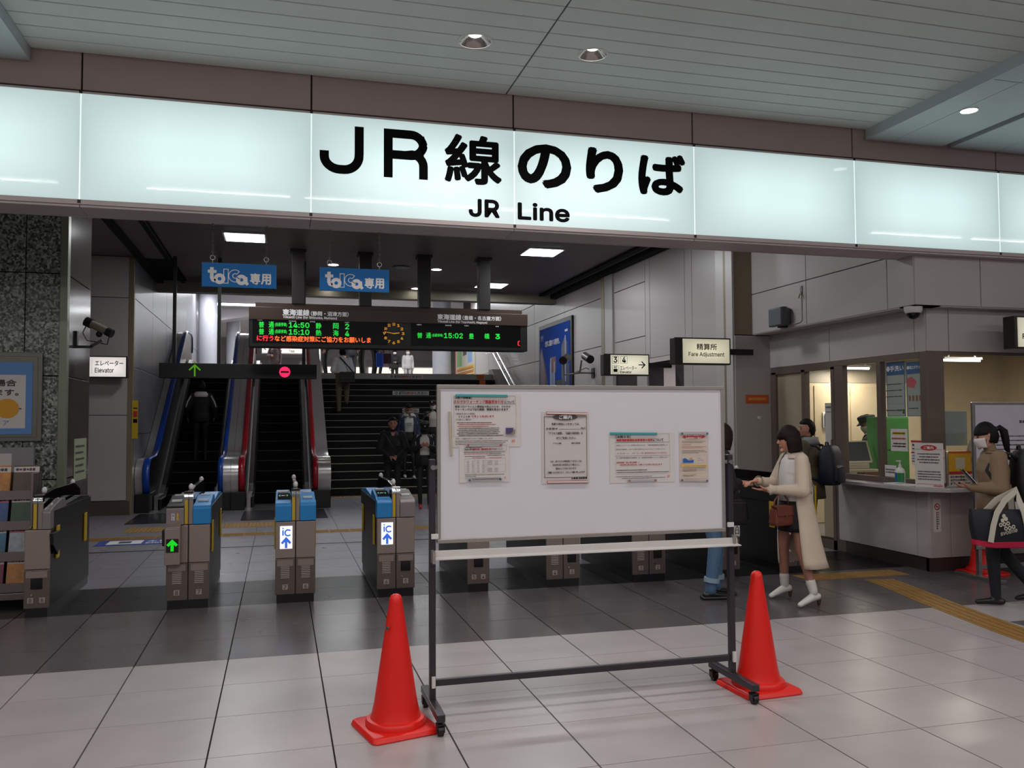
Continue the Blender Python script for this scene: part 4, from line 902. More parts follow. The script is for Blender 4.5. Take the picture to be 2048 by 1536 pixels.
def n1(L, w, h):
    U = lambda zx: -w/2+(zx-100)/(1205-100)*w
    V = lambda zy: h*(1-(zy-75)/(905-75))
    L.frame(U(130), V(222), U(1122), V(98), 0.0011).frame(U(130), V(742), U(1135), V(225), 0.0007, 5)
    L.text('［3月17日時点］', U(150), V(145), U(415), V(112), bold=0.0004)
    L.text('さわやかウォーキング開催見合わせ', U(135), V(212), U(930), V(165), bold=0.0006, mi=1).text('について', U(945), V(212), U(1105), V(172), bold=0.0004)
    L.text('新型コロナウイルス感染拡大防止のため、さわやか', U(150), V(283), U(1045), V(248), bold=0.0003).text('ウォーキングは下記の期間、開催を見合わせます', U(150), V(330), U(1005), V(292), bold=0.0003)
    L.text('《開催見合わせ期間》', U(160), V(395), U(470), V(365)).text('２０２０年', U(205), V(440), U(388), V(408), bold=0.0003).text('４月１３日(日) まで', U(415), V(440), U(775), V(405), bold=0.0004, mi=1).text('《今後のご案内》', U(160), V(485), U(405), V(455))
    for k, (zx, c) in enumerate(((745, 0), (805, 1), (680, 1), (860, 0), (850, 0), (870, 0), (845, 0), (925, 0))):
        L.line(U(180+(k % 2)*25), V(528+28.5*k), U(zx), 0.0052, c, 0, k)
    L.text('何卒、ご理解のほどよろしくお願いいたします。', U(160), V(785), U(750), V(758))
    for k in range(3): L.line(U(150), V(812+26*k), U(1000-40*k), 0.0045, 5, 0, 30+k)
    L.rect(U(960), V(700), U(1085), V(605), 3, 0.0003).poly([(U(1040), V(700)), (U(1115), V(620)), (U(1115), V(700))], 4, 0.0006).line(U(955), V(722), U(1100), 0.003, 5, 0, 40)
    jrmark(L, U(1050), V(838), 0.020)
wsheet('large white walking event notice with a red heading, top left on the whiteboard', (903, 789), (1040, 893), n1, IM)
def n2(L, w, h):
    U = lambda zx: -w/2+(zx-225)/(1035-225)*w
    V = lambda zy: h*(1-(zy-895)/(1480-895))
    L.frame(U(300), V(990), U(985), V(910), 0.0008).line(U(320), V(942), U(590), 0.004, 0, 0, 1).text('中止に伴う', U(310), V(978), U(435), V(950), bold=0.0003).text('臨時列車・臨時停車の取りやめ', U(440), V(978), U(815), V(950), bold=0.0004, mi=1).text('について', U(820), V(976), U(930), V(952))
    L.line(U(295), V(1016), U(970), 0.0042, 0, 0, 2).line(U(295), V(1040), U(690), 0.0042, 1, 0, 3).line(U(700), V(1040), U(900), 0.0042, 0, 0, 4)
    for a, b, c, d_ in ((310, 1335, 640, 1110), (660, 1320, 970, 1110), (310, 1335, 475, 1110), (660, 1320, 970, 1205)): L.frame(U(a), V(b), U(c), V(d_), 0.0005, 5)
    L.line(U(310), V(1080), U(640), 0.004, 5, 0, 5).line(U(430), V(1102), U(640), 0.004, 1, 0, 6).line(U(670), V(1065), U(960), 0.004, 5, 0, 7).line(U(700), V(1105), U(905), 0.0045, 1, 0, 8)
    for k in range(8):
        for c in (340, 420, 505, 590): L.line(U(c), V(1150+24*k), U(c+38), 0.0028, 5, 0, k*3+c)
    for k in range(5):
        for c in (675, 790, 820): L.line(U(c), V(1150+14*k), U(c+(75 if c == 675 else 25)), 0.0022, 5, 0, k+c); L.line(U(c), V(1262+13*k), U(c+(75 if c == 675 else 25)), 0.0022, 5, 0, k+c+1)
    L.line(U(310), V(1362), U(945), 0.0035, 0, 0, 41).line(U(310), V(1388), U(490), 0.0035, 0, 0, 42)
    for k in range(3): L.line(U(300+120*(k > 0)), V(1412+13*k), U(890), 0.003, 5, 0, 50+k)
    jrmark(L, U(935), V(1425), 0.012)
wsheet('smaller timetable notice with ruled tables, hanging below the walking event notice', (918, 890), (1018, 963), n2, IM, d=0.0012)
def n3(L, w, h):
    U = lambda zx: -w/2+(zx-105)/(985-105)*w
    V = lambda zy: h*(1-(zy-140)/(1425-140))
    L.frame(U(150), V(1315), U(940), V(222), 0.0022, 0).ell(U(540), V(232), (U(768)-U(312))/2, 0.0185, 5, 0.0004).text('ご案内', U(425), V(268), U(660), V(196), mi=3, bold=0.0009, d=0.001)
    for s_, a, b, c, d_ in (('各駅の時刻につきましては、', 285, 378, 805, 335), ('JR東海HP', 185, 465, 400, 420), ('内の', 830, 458, 912, 415), ('「アクセス検索」「各駅の時刻表」を', 225, 545, 865, 500), ('ぜひご利用ください。', 370, 630, 740, 585), ('アクセス検索', 310, 715, 465, 690), ('各駅の時刻表', 648, 715, 815, 688), ('なお、折りたたみ時刻表につきましては、', 260, 1042, 845, 1005), ('2020年3月14日改正より廃止とし、', 300, 1105, 815, 1068), ('配布をとりやめております。', 360, 1172, 740, 1135), ('ご理解いただきますよう、よろしくお願い申し上げます', 200, 1240, 900, 1203)):
        L.text(s_, U(a), V(b), U(c), V(d_), bold=0.00022)
    L.line(U(420), V(455), U(815), 0.0035, 5, 0, 2).text('JR東海 浜松駅長', U(645), V(1350), U(940), V(1318), bold=0.0006)
wsheet('laminated information notice with a dark oval heading, centre of the whiteboard', (1082, 824), (1178, 966), n3, [m_ink, m_red, m_orange, m_white_print, m_ink_g, m_ink_g], mat('laminate', 'cdc6c4', 0.3, var=0.02))
def n4(L, w, h):
    U = lambda zx: -w/2+(zx-170)/(1330-170)*w
    V = lambda zy: h*(1-(zy-145)/(1010-145))
    L.frame(U(268), V(312), U(1238), V(165), 0.001).frame(U(268), V(860), U(1245), V(312), 0.0006, 5).rect(U(268), V(548), U(1245), V(544), 5)
    L.text('［お知らせ］', U(285), V(235), U(535), V(190), bold=0.0004).text('御殿場駅開業記念乗車券の発売', U(288), V(292), U(935), V(250), bold=0.0007, mi=1).text('について', U(945), V(295), U(1130), V(250), bold=0.0006)
    L.text('★新型コロナウイルス感染拡大防止のため、「御殿場駅開業記念乗車券」を', U(280), V(375), U(1205), V(350)).text('発売記念乗車券」は以下の通り発売中止となりますのでご注意ください。', U(280), V(445), U(1180), V(420))
    L.text('★ 3月14日（土）、15日（日）の間  御殿場駅特設窓口での発売中止', U(300), V(515), U(1195), V(485), mi=1).text('★「御殿場駅開業記念乗車券」は、JR東海特設通販サイトにて発売します', U(285), V(595), U(1205), V(565))
    L.text('【発売期間（申込受付期間）】', U(285), V(672), U(685), V(645), mi=1, bold=0.0003).text('2020年3月18日(水) 13時 から3月31日(火)まで', U(345), V(720), U(1100), V(685), mi=1, bold=0.0003)
    L.line(U(278), V(800), U(830), 0.0055, 0, 0, 3).line(U(290), V(838), U(1220), 0.0048, 0, 0, 4)
    for k in range(2): L.line(U(275+100*k), V(908+28*k), U(915+240*k), 0.0042, 5, 0, 20+k)
    jrmark(L, U(1185), V(930), 0.016)
wsheet('wide white ticket sale notice with red lines, right of centre on the whiteboard', (1218, 866), (1348, 963), n4, IM)
def n5(L, w, h):
    U = lambda zx: -w/2+(zx-1405)/(1920-1405)*w
    V = lambda zy: h*(1-(zy-125)/(1010-125))
    L.ell(U(1668), V(208), (U(1870)-U(1455))/2, 0.0125, 1).text('お忘れ物窓口', U(1505), V(200), U(1810), V(168), mi=3, d=0.0006, bold=0.0002).text('営業時間のご案内', U(1520), V(246), U(1800), V(218), mi=3, d=0.0006, bold=0.0002)
    for k, (zy, c, e) in enumerate(((292, 0, 1885), (314, 0, 1825), (354, 1, 1615), (385, 1, 1885), (408, 1, 1830), (455, 0, 1860), (478, 0, 1895), (497, 0, 1760), (760, 0, 1865), (790, 1, 1690), (815, 0, 1695), (845, 6, 1870), (882, 0, 1700), (898, 0, 1640), (930, 6, 1870))):
        L.line(U(1450), V(zy), U(e), 0.0032, c, 0, k)
    L.rect(U(1420), V(738), U(1890), V(695), 6).line(U(1460), V(724), U(1880), 0.003, 0, 0.0004, 77)
    L.poly([(U(1455), V(660)), (U(1455), V(590)), (U(1500), V(580)), (U(1560), V(625)), (U(1648), V(610)), (U(1648), V(660))], 2).ell(U(1600), V(592), 0.010, 0.006, 5).frame(U(1720), V(665), U(1890), V(535), 0.0004, 0)
    L.line(U(1730), V(590), U(1780), 0.003, 0, 0, 5).line(U(1725), V(625), U(1830), 0.0025, 0, 0, 6)
    L.frame(U(1425), V(950), U(1915), V(130), 0.0006, 1)
wsheet('narrow clear-framed flyer with a red oval heading, rightmost on the whiteboard', (1357, 864), (1415, 964), n5, [m_ink_g, m_red, m_blue_print, m_white_print, m_ink, mat('tan_print', 'c2925c', 0.6, var=0), mat('pale_amber', 'd8b870', 0.6, var=0)], mat('flyer_cream', 'd0c3b6', 0.4, var=0.02))
def magnet(label, p0, p1, th, m, extra=None, name='magnet_bar'):
    (xa, za), (xb, zb) = at(*p0, YW), at(*p1, YW); c = ((xa+xb)/2, (za+zb)/2); L_ = math.hypot(xb-xa, zb-za)
    t = thing(name, label, 'magnet', (c[0], YP-0.004, c[1])); t.rotation_euler = (0, -math.atan2(zb-za, xb-xa), 0)
    obj('bar', MB().box(-L_/2, L_/2, -0.006, 0.0, -th/2, th/2), m, t, bevel=0.0015)
    if extra: extra(t, L_, th)
    return t
magnet('teal magnet bar holding the walking event notice', (910, 791), (1014, 792), 0.014, m_teal_mag)
magnet('teal magnet bar holding the wide ticket sale notice', (1218, 867), (1312, 867.5), 0.014, m_teal_mag)
m_rw = mat('red_magnet', 'b0463c', 0.4)
stripe = lambda t, L_, th: obj('white_stripe', MB().box(-L_/2+0.002, L_/2-0.001, -0.0068, -0.006, -th/2+0.0035, th/2-0.003), m_white_p, t)
magnet('red magnet bar with a white stripe along the top of the oval-headed notice', (1091, 826), (1172, 828), 0.015, m_rw, stripe)
magnet('red magnet bar with a white stripe along the foot of the oval-headed notice', (1093, 964), (1174, 963), 0.015, m_rw, stripe)
magnet('thin cream magnet stick hanging upright at the left edge of the whiteboard', (898, 823), (902, 912), 0.013, mat('cream_stick', 'b5ac94', 0.45))
m_clear = mat('clear_plastic', 'c6c2c6', 0.15, var=0, alpha=0.55)
def clear(label, p0, p1, c, h):
    t = magnet(label, p0, p1, h, m_clear, None, 'clear_magnet_bar'); L_ = t.children[0].dimensions.x or 0.12
    L_ = math.hypot(at(*p1, YW)[0]-at(*p0, YW)[0], 0)
    for s_ in (-1, 1): obj('magnet_dot', MB().tube([(s_*(L_/2-0.012), -0.0062, 0), (s_*(L_/2-0.012), -0.0085, 0)], 0.0055, 12), c, t)
m_bdot, m_rdot = mat('blue_dot', '3b5f8c', 0.3), mat('red_dot', 'b05a4e', 0.3)
clear('clear magnet bar with two red dots between the two left notices', (931, 891), (1004, 890), m_rdot, 0.012)
clear('clear magnet bar with two blue dots at the foot of the timetable notice', (934, 960), (1003, 958), m_bdot, 0.016)
clear('clear magnet bar with two red dots at the foot of the wide notice', (1253, 961), (1312, 960), m_rdot, 0.016)
clear('clear magnet bar with two blue dots at the top of the narrow flyer', (1358, 867), (1415, 867), m_bdot, 0.014)
clear('clear magnet bar with two blue dots at the foot of the narrow flyer', (1358, 960), (1415, 961), m_bdot, 0.014)

# ================================================================ traffic cones
m_cone_r = mat('cone_red', 'e01a0e', 0.38, var=0.04, scale=4)
def cone(label, x, y, rz, band=False):
    t = thing('traffic_cone', label, 'cone', (x, y, 0), rz, group='red traffic cones')
    def sq(h, z, r=0.035):
        out = []
        for cx, cy, a0 in ((h-r, h-r, 0), (-h+r, h-r, 90), (-h+r, -h+r, 180), (h-r, -h+r, 270)):
            for i in range(5): out.append((cx+r*math.cos(math.radians(a0+22.5*i)), cy+r*math.sin(math.radians(a0+22.5*i)), z))
        return out
    obj('base_plate', MB().loft([sq(0.188, 0.0), sq(0.192, 0.006), sq(0.186, 0.024), sq(0.178, 0.030)]), m_cone_r, t, smooth='auto')
    obj('cone_body', MB().lathe([(0.160, 0.028), (0.160, 0.050), (0.152, 0.062), (0.134, 0.066), (0.129, 0.08), (0.115, 0.14), (0.036, 0.665), (0.034, 0.685), (0.027, 0.700), (0.014, 0.708), (0.001, 0.71)], n=40), m_cone_r, t, smooth='auto')
    return t
c1 = cone('nearer red traffic cone standing at the left leg of the whiteboard', 0.605, 4.63, 0.24)
obj('sticker', MB().tube([(-0.058, -0.035, 0.54), (-0.064, -0.038, 0.54)], 0.009, 12), mat('green_sticker', '1d5a44', 0.5), c1)
c2 = cone('red traffic cone behind the right foot of the whiteboard', 2.815, 4.70, 0.06)
c3 = cone('partly hidden red traffic cone behind the notice stand at the right edge', 7.16, 7.49, 0.06)

# ================================================================ ticket gates
m_gbody = mat('gate_steel', '96877f', 0.40, 0.4, var=0.04, scale=10, stretch=(10, 1, 1))
m_glow = mat('gate_lower_steel', '6e625e', 0.40, 0.5, var=0.04, scale=10, stretch=(10, 1, 1))
m_gside = mat('gate_dark_side', '171413', 0.42, 0.0, var=0.05)
m_gblue = mat('gate_blue', '1f7fc0', 0.35, var=0.02)
m_ggrey = mat('gate_grey_head', '857d7e', 0.4, 0.3)
m_gblk = mat('gate_black_kick', '17151a', 0.35)
m_gyel = mat('gate_yellow', 'c0a01e', 0.45)
m_icw = mat('lit_ic_display', 'ffffff', 0.4, emit='e6e9ff', es=0.95, var=0)
m_icb = mat('lit_ic_blue', '2f5fd0', 0.4, emit='3a6ee0', es=0.6, var=0)
m_grn = mat('lit_green', '10c020', 0.4, emit='10d020', es=0.75, var=0)
m_tealring = mat('reader_ring', '3fae98', 0.4, emit='2f9c80', es=0.25, var=0)
def gate(label, x, w, heads, displays, nums, lock=None, length=1.58, y=8.06, arrow_box=False, narrow=False):
    t = thing('ticket_gate', label, 'ticket gate', (x, y, 0), group='automatic ticket gates')
    h = w/2
    obj('kick', MB().box(-h+0.012, h-0.012, 0.005, length-0.01, 0, 0.075), m_gblk, t)
    obj('body', MB().box(-h+0.006, h-0.006, 0.012, length, 0.075, 0.73), m_gside, t, bevel=0.004)
    cols = [(-h, -0.004), (0.004, h)] if not narrow else [(-h, h)]
    for i, (a, b) in enumerate(cols):
        obj('front_panel', MB().box(a, b, 0.0, 0.03, 0.40, 0.73), m_gbody, t, bevel=0.006)
        obj('lower_door', MB().box(a, b, 0.004, 0.03, 0.075, 0.396), m_glow, t, bevel=0.004)
        obj('door_insert', MB().box(a+0.016, b-0.016, -0.001, 0.006, 0.33, 0.385), m_gbody, t)
        n_ = nums[i] if not narrow else None
        if n_:
            nt_ = obj('number_plate', MB().box((a+b)/2-0.024, (a+b)/2+0.024, -0.002, 0.006, 0.12, 0.165), mat('number_plate_grey', '9c918c', 0.5), t)
            L = Lay((0, -0.002, 0), FX, FZ); L.text(n_, (a+b)/2-0.011, 0.127, (a+b)/2+0.011, 0.158, bold=0.001); L.done('number', m_ink_g, nt_)
        if lock == i:
            obj('lock_window', MB().box((a+b)/2-0.045, (a+b)/2+0.045, -0.003, 0.006, 0.235, 0.325), m_black_g, t, bevel=0.004)
            obj('key_lock', MB().tube([((a+b)/2-0.035, 0.0, 0.19), ((a+b)/2-0.035, -0.012, 0.19)], 0.008, 10), m_chrome, t)
        elif not narrow:
            v = MB()
            for q in range(7): v.box((a+b)/2-0.038, (a+b)/2+0.038, -0.0015, 0.006, 0.222+0.016*q, 0.229+0.016*q)
            obj('vent_slats', v, mat('vent_pale', 'a59b95', 0.5), t)
    if narrow:
        for q, n_ in enumerate(nums):
            cx = (-0.045, 0.045)[q]
            nt_ = obj('number_plate', MB().box(cx-0.022, cx+0.022, -0.002, 0.006, 0.12, 0.165), mat('number_plate_grey', '9c918c', 0.5), t)
            L = Lay((0, -0.002, 0), FX, FZ); L.text(n_, cx-0.010, 0.127, cx+0.010, 0.158, bold=0.001); L.done('number', m_ink_g, nt_)
    # heads (card reader decks) left and right of the spine
    sp = 0.036
    for i, c in enumerate(heads):
        if c is None: continue
        a, b = ((-h-0.004, -sp) if i == 0 else (sp, h+0.004))
        m = {'b': m_gblue, 'g': m_ggrey, 'k': m_black}[c]
        obj('head_front', MB().prism([(-0.012, 0.735), (-0.012, 0.875), (0.004, 0.898), (0.10, 0.915), (0.12, 0.735)], 'x', a, b), m, t, bevel=0.006)
        hd = obj('head_deck', MB().prism([(0.10, 0.735), (0.10, 0.915), (0.40, 0.965), (0.52, 0.955), (0.56, 0.90), (0.56, 0.735)], 'x', a+0.004, b-0.004), m, t, bevel=0.006)
        obj('rear_deck', MB().prism([(0.56, 0.735), (0.56, 0.90), (1.15, 0.93), (length-0.05, 0.90), (length, 0.80), (length, 0.735)], 'x', a+0.006, b-0.006), m if c == 'b' else m_black, t, bevel=0.006)
        obj('side_skirt', MB().box(a-0.001 if i == 0 else b-0.006, a+0.006 if i == 0 else b+0.001, 0.10, length, 0.735, 0.88), m_gside, t)
        sl = 0.166
        def on(yy): return 0.915+(yy-0.10)*sl
        if displays[i] == 'ic':
            obj('card_reader', MB().prism([(0.13, on(0.13)), (0.13, on(0.13)+0.012), (0.31, on(0.31)+0.012), (0.31, on(0.31))], 'x', a+0.02, b-0.012), m_black_g, hd)
            cx = (a+b)/2; nrm = Vector((0, 1, sl)).normalized()
            L = Lay((cx, 0.22, on(0.22)+0.0125), FX, nrm); L.ring(0, 0, 0.032, 0.042, 0, 0, math.radians(130), math.radians(230), 10).ring(0, 0, 0.032, 0.042, 0, 0, math.radians(-50), math.radians(50), 10).text('IC', -0.016, -0.012, 0.016, 0.012, mi=1, bold=0.002)
            L.done('reader_mark', [m_tealring, m_white_print], hd)
            obj('screen', MB().prism([(0.34, on(0.34)), (0.34, on(0.34)+0.006), (0.40, on(0.4)+0.006), (0.40, on(0.4))], 'x', a+0.02, b-0.02), mat('reader_screen', '5b5f6a', 0.2), hd)
            obj('ticket_lip', MB().box(a+0.03, b-0.03, 0.40, 0.44, on(0.38), on(0.38)+0.014), m_white_p, hd, bevel=0.003)
        else:
            obj('ticket_lip', MB().box(a+0.03, b-0.03, 0.13, 0.19, on(0.14), on(0.19)+0.010), m_white_p if c != 'b' else mat('pale_lip', 'b8bfc4', 0.4), hd, bevel=0.003)
            obj('ticket_lip', MB().box(a+0.03, b-0.03, 0.36, 0.40, on(0.34), on(0.40)+0.006), mat('pale_lip', 'b8bfc4', 0.4), hd, bevel=0.003)
    # central spine with chrome band, yellow strip, lamps
    obj('spine', MB().box(-sp, sp, 0.0, 0.035, 0.735, 0.955), m_gbody, t, bevel=0.004)
    obj('chrome_band', MB().prism([(-0.006, 0.955), (-0.006, 0.99), (0.004, 1.008), (0.03, 1.02), (0.06, 1.022), (0.06, 0.955)], 'x', -sp-0.002, sp+0.002), m_chrome, t, smooth='auto')
    obj('spine_seam', MB().box(-0.002, 0.002, -0.008, 0.0, 0.735, 1.0), m_black, t)
    obj('yellow_strip', MB().box(-sp+0.004, -0.006, -0.003, 0.002, 0.74, 0.95), m_gyel, t)
    obj('spine_rail', MB().prism([(0.06, 0.735), (0.06, 1.018), (0.5, 1.045), (1.25, 1.045), (length-0.08, 0.97), (length-0.06, 0.735)], 'x', -0.020, 0.020), m_black_g, t, bevel=0.006)
    for yy in (0.20, 1.25):
        obj('lamp_dome', MB().ball((0, yy, 1.05), (0.022, 0.028, 0.03), 12, 8), m_white_p, t, smooth=True)
    for s_ in (-1, 1):
        for yy in (0.20, 1.30):
            obj('flap', MB().box(s_*h-0.012 if s_ < 0 else h-0.002, -h+0.002 if s_ < 0 else h+0.012, yy, yy+0.09, 0.46, 0.74), m_gyel, t, bevel=0.003)
    # displays on the front
    for i, c in enumerate(displays):
        a, b = cols[min(i, len(cols)-1)]
        if c == 'ic':
            cx = -h+0.093; d = obj('display', MB().box(cx-0.054, cx+0.054, -0.006, 0.004, 0.487, 0.69), m_icw, t)
            L = Lay((cx, -0.0065, 0), FX, FZ)
            L.stroke([(-0.028, 0.605), (-0.028, 0.655)], 0.013).rect(-0.034, 0.665, -0.022, 0.677).ring(0.016, 0.630, 0.020, 0.033, 0, 0, math.radians(40), math.radians(320), 18)
            L.stroke([(0, 0.492), (0, 0.56)], 0.022).stroke([(-0.038, 0.535), (0, 0.578), (0.038, 0.535)], 0.022)
            L.done('display_mark', m_icb, d)
        if c == 'arrow':
            bx = obj('gate_box', MB().box(-h-0.004, -h+0.123, -0.10, 0.0, 0.40, 0.715).prism([(-0.10, 0.715), (-0.10, 0.725), (0.0, 0.76), (0.0, 0.715)], 'x', -h-0.004, -h+0.123), m_gbody, t, bevel=0.006)
            cx = -h+0.06
            d = obj('display', MB().box(cx-0.05, cx+0.05, -0.106, -0.10, 0.51, 0.625), m_black_g, bx)
            L = Lay((cx, -0.107, 0), FX, FZ); L.stroke([(0, 0.52), (0, 0.59)], 0.026).stroke([(-0.038, 0.568), (0, 0.606), (0.038, 0.568)], 0.024); L.done('arrow', m_grn, bx)
            obj('wing', MB().box(-h-0.03, -h-0.004, -0.06, 0.10, 0.56, 0.70), m_black, t, bevel=0.006)
            obj('slot_block', MB().box(-h-0.004, -sp, -0.02, 0.10, 0.735, 0.88), m_ggrey, t, bevel=0.006)
            obj('slot', MB().box(-h+0.01, -sp-0.015, 0.0, 0.085, 0.878, 0.884).box(-h+0.02, -sp-0.03, 0.03, 0.05, 0.884, 0.886, 0), mat('slot_dark', '2a1c10', 0.4), t)
            L = Lay((0, -0.021, 0), FX, FZ); L.frame(-h+0.042, 0.80, -h+0.066, 0.835, 0.005, 0).rect(-h+0.042, 0.775, -h+0.049, 0.80, 0).rect(-h+0.058, 0.775, -h+0.066, 0.80, 0).rect(-h+0.085, 0.775, -h+0.10, 0.84, 1); L.done('slot_mark', [m_white_print, m_gyel], t)
    return t
gL = gate('dark ticket gate at the far left beside the brochure rack, seen along its right side', -1.967, 0.195, (None, 'g'), (None, None), ('8', '8'), lock=0, narrow=True)
obj('wing', MB().prism([(-0.02, 0.70), (0.0, 0.60), (0.16, 0.50), (0.26, 0.56), (0.24, 0.70)], 'x', 0.098, 0.125), m_black, gL, bevel=0.004)
gate('ticket gate with a lit green arrow and a blue right head, second from the left', -0.770, 0.360, ('k', 'b'), ('arrow', None), ('8', '7'))
gate('ticket gate with two blue heads and a lit ic display, third from the left', 0.145, 0.352, ('b', 'b'), ('ic', None), ('7', '6'))
gate('ticket gate with blue left head, grey right head and lit ic display, left of whiteboard', 1.055, 0.352, ('b', 'g'), ('ic', None), ('6', '5'), lock=1)
gate('narrow ticket gate with plates 5 and 4 behind the left part of the whiteboard', 1.845, 0.215, ('g', 'g'), (None, None), ('5', '4'), lock=0, narrow=True)
gate('ticket gate with plates 4 and 3 behind the middle of the whiteboard', 2.70, 0.345, ('g', 'g'), (None, None), ('4', '3'), lock=1)
gate('ticket gate with plates 3 and 2 behind the right part of the whiteboard', 3.615, 0.36, ('g', 'g'), (None, None), ('3', '2'), lock=1)
g = gate('ticket gate with a white ticket entrance sticker, right of the whiteboard post', 4.49, 0.30, ('g', 'k'), (None, None), ('2', '1'), lock=1)
L = Lay((0.10, -0.0015, 0), FX, FZ); L.rect(-0.05, 0.42, 0.05, 0.66, 1)
for k, ch in enumerate('切符入口'): L.text(ch, -0.005, 0.60-0.053*k, 0.04, 0.645-0.053*k, bold=0.001, mi=0, d=0.0005)
for k, ch in enumerate('チケット'): L.text(ch, -0.04, 0.61-0.035*k, -0.018, 0.635-0.035*k, mi=0, d=0.0005)
L.done('sticker', [m_ink, m_paper], g)
g = gate('wide manned ticket gate with a chrome hoop and yellow edge behind the woman in beige', 5.33, 0.30, ('k', 'k'), (None, None), ('1', '1'))
obj('hoop', MB().tube([(0.20, 0.02, 0.5), (0.20, 0.02, 0.90), (0.17, 0.02, 0.97), (0.10, 0.02, 1.0), (0.0, 0.02, 1.0)], 0.025, 10), m_chrome, g, smooth='auto'); obj('hoop_tape', MB().box(0.222, 0.234, 0.0, 0.05, 0.62, 0.92), m_gyel, g)

# ================================================================ hanging signs
m_tblue = mat('sign_blue', '0468ae', 0.5, var=0, spec=0.3)
def toica(label, x0, x1):
    t = thing('hanging_sign', label, 'sign', ((x0+x1)/2, 7.80, 2.805), group='blue hanging gate signs'); w = x1-x0
    obj('board', MB().box(-w/2, w/2, -0.008, 0.008, 0, 0.21), m_tblue, t, bevel=0.002)
    L = Lay((0, -0.008, 0), FX, FZ); sx = w/0.723; X = lambda zx: -w/2+(zx-118)/(848-118)*w; Z_ = lambda zy: 0.21-(zy-118-(zx_t if False else 0))/(345-118)*0.21
    def z(zx, zy): return (X(zx), 0.21*(1-(zy-118-(zx-118)*0.045)/226.0))
    q = lambda *ps: [z(*p) for p in ps]
    L.stroke(q((176, 203), (260, 207)), 0.026); L.stroke(q((215, 165), (215, 262), (225, 285), (250, 295)), 0.030)
    c = z(290, 275); L.ring(c[0], c[1], 0.016, 0.047)
    L.stroke(q((330, 182), (330, 318)), 0.006).stroke(q((373, 184), (373, 320)), 0.006).stroke(q((326, 184), (377, 186)), 0.006).stroke(q((326, 316), (377, 318)), 0.006)
    c = z(440, 250); L.ring(c[0], c[1], 0.050, 0.056, a0=math.radians(48), a1=math.radians(325)).ring(c[0], c[1], 0.017, 0.023, a0=math.radians(48), a1=math.radians(325))
    for a in (48, 325):
        r_ = math.radians(a); L.stroke([(c[0]+0.018*math.cos(r_), c[1]+0.018*math.sin(r_)), (c[0]+0.055*math.cos(r_), c[1]+0.055*math.sin(r_))], 0.006)
    c = z(503, 288); L.ring(c[0], c[1], 0.015, 0.046); L.stroke(q((545, 262), (548, 315), (565, 336)), 0.026)
    a_, b_ = z(590, 328), z(685, 232); L.text('専', a_[0], a_[1], b_[0], b_[1], bold=0.0035); a_, b_ = z(698, 332), z(790, 240); L.text('用', a_[0], a_[1], b_[0], b_[1], bold=0.0035)
    L.done('lettering', m_white_print, t)
    for s_ in (-0.36, 0.36):
        mb = MB(); zz = 0.20; k = 0
        mb.tube([(s_*w, 0, 0.19), (s_*w, 0, 0.235)], 0.004, 6)
        r = [(0.020*math.cos(a), 0.020*math.sin(a)) for a in [2*PI*i/10 for i in range(11)]]
        mb.tube([(s_*w+p[0], 0, 0.255+p[1]) for p in r], 0.0035, 5, cap=False)
        zz = 0.28
        while zz < 0.545:
            rr = [(0.008*math.cos(a), 0.017*math.sin(a)) for a in [2*PI*i/8 for i in range(9)]]
            mb.tube([((s_*w+p[0], 0, zz+p[1]) if k % 2 else (s_*w, p[0], zz+p[1])) for p in rr], 0.0025, 4, cap=False); zz += 0.026; k += 1
        mb.tube([(s_*w, 0, 0.54), (s_*w, 0, 0.562)], 0.01, 8)
        obj('chain', mb, m_steel_d, t)
toica('blue card-only sign hanging over the second ticket gate, left of the two', -0.66, -0.037)
toica('blue card-only sign hanging over the fourth ticket gate, right of the two', 0.334, 0.955)

# departure board
YBD = 15.05
t = thing('departure_board', 'long brown and black departure board with green and orange lettering and a clock', 'departure board', (0, 0, 0))
(bx0, bz1), (bx1, bz0) = at(498, 613, YBD), at(1055, 703, YBD)
bz0 = 2.905
m_brown = mat('board_brown', '331f12', 0.45, 0.0, var=0.03)
obj('case', MB().box(bx0, bx1, YBD, YBD+0.30, bz0, bz1), m_black, t, bevel=0.01)
obj('header', MB().box(bx0, bx1, YBD-0.02, YBD+0.02, bz1-0.215, bz1), m_brown, t, bevel=0.004)
obj('screen', MB().box(bx0+0.06, bx0+2.33, YBD-0.006, YBD+0.01, bz0+0.07, bz1-0.22), m_black_g, t); obj('screen', MB().box(bx0+2.75, bx1-0.13, YBD-0.006, YBD+0.01, bz0+0.07, bz1-0.22), m_black_g, t)
obj('support_bar', MB().box(bx0+0.10, bx1-0.08, YBD+0.08, YBD+0.22, bz1, bz1+0.085), m_brown, t)
for x in (0.29, 1.44, 2.49, 3.59):
    obj('hanger', MB().box(x-0.105, x+0.105, YBD+0.05, YBD+0.25, bz1+0.08, ZC).box(x-0.135, x+0.135, YBD+0.02, YBD+0.28, ZC-0.05, ZC+0.01), mat('hanger_brown', '1f1917', 0.5, 0.1), t, bevel=0.004)
def zA(zx, zy): return at(480+zx/6.827, 600+zy/6.827, YBD)
def zB(zx, zy): return at(780+zx/6.827, 600+zy/6.827, YBD)
m_gl = mat('lit_green_text', '10b030', 0.4, emit='1ec83c', es=0.9, var=0); m_ol = mat('lit_orange_text', 'f06020', 0.4, emit='ff6a30', es=1.0, var=0); m_rl = mat('lit_red_text', 'f02830', 0.4, emit='ff2c34', es=1.0, var=0); m_al = mat('lit_amber_text', 'c88a14', 0.4, emit='d8901a', es=0.55, var=0)
L = Lay((0, YBD-0.022, 0), FX, FZ)
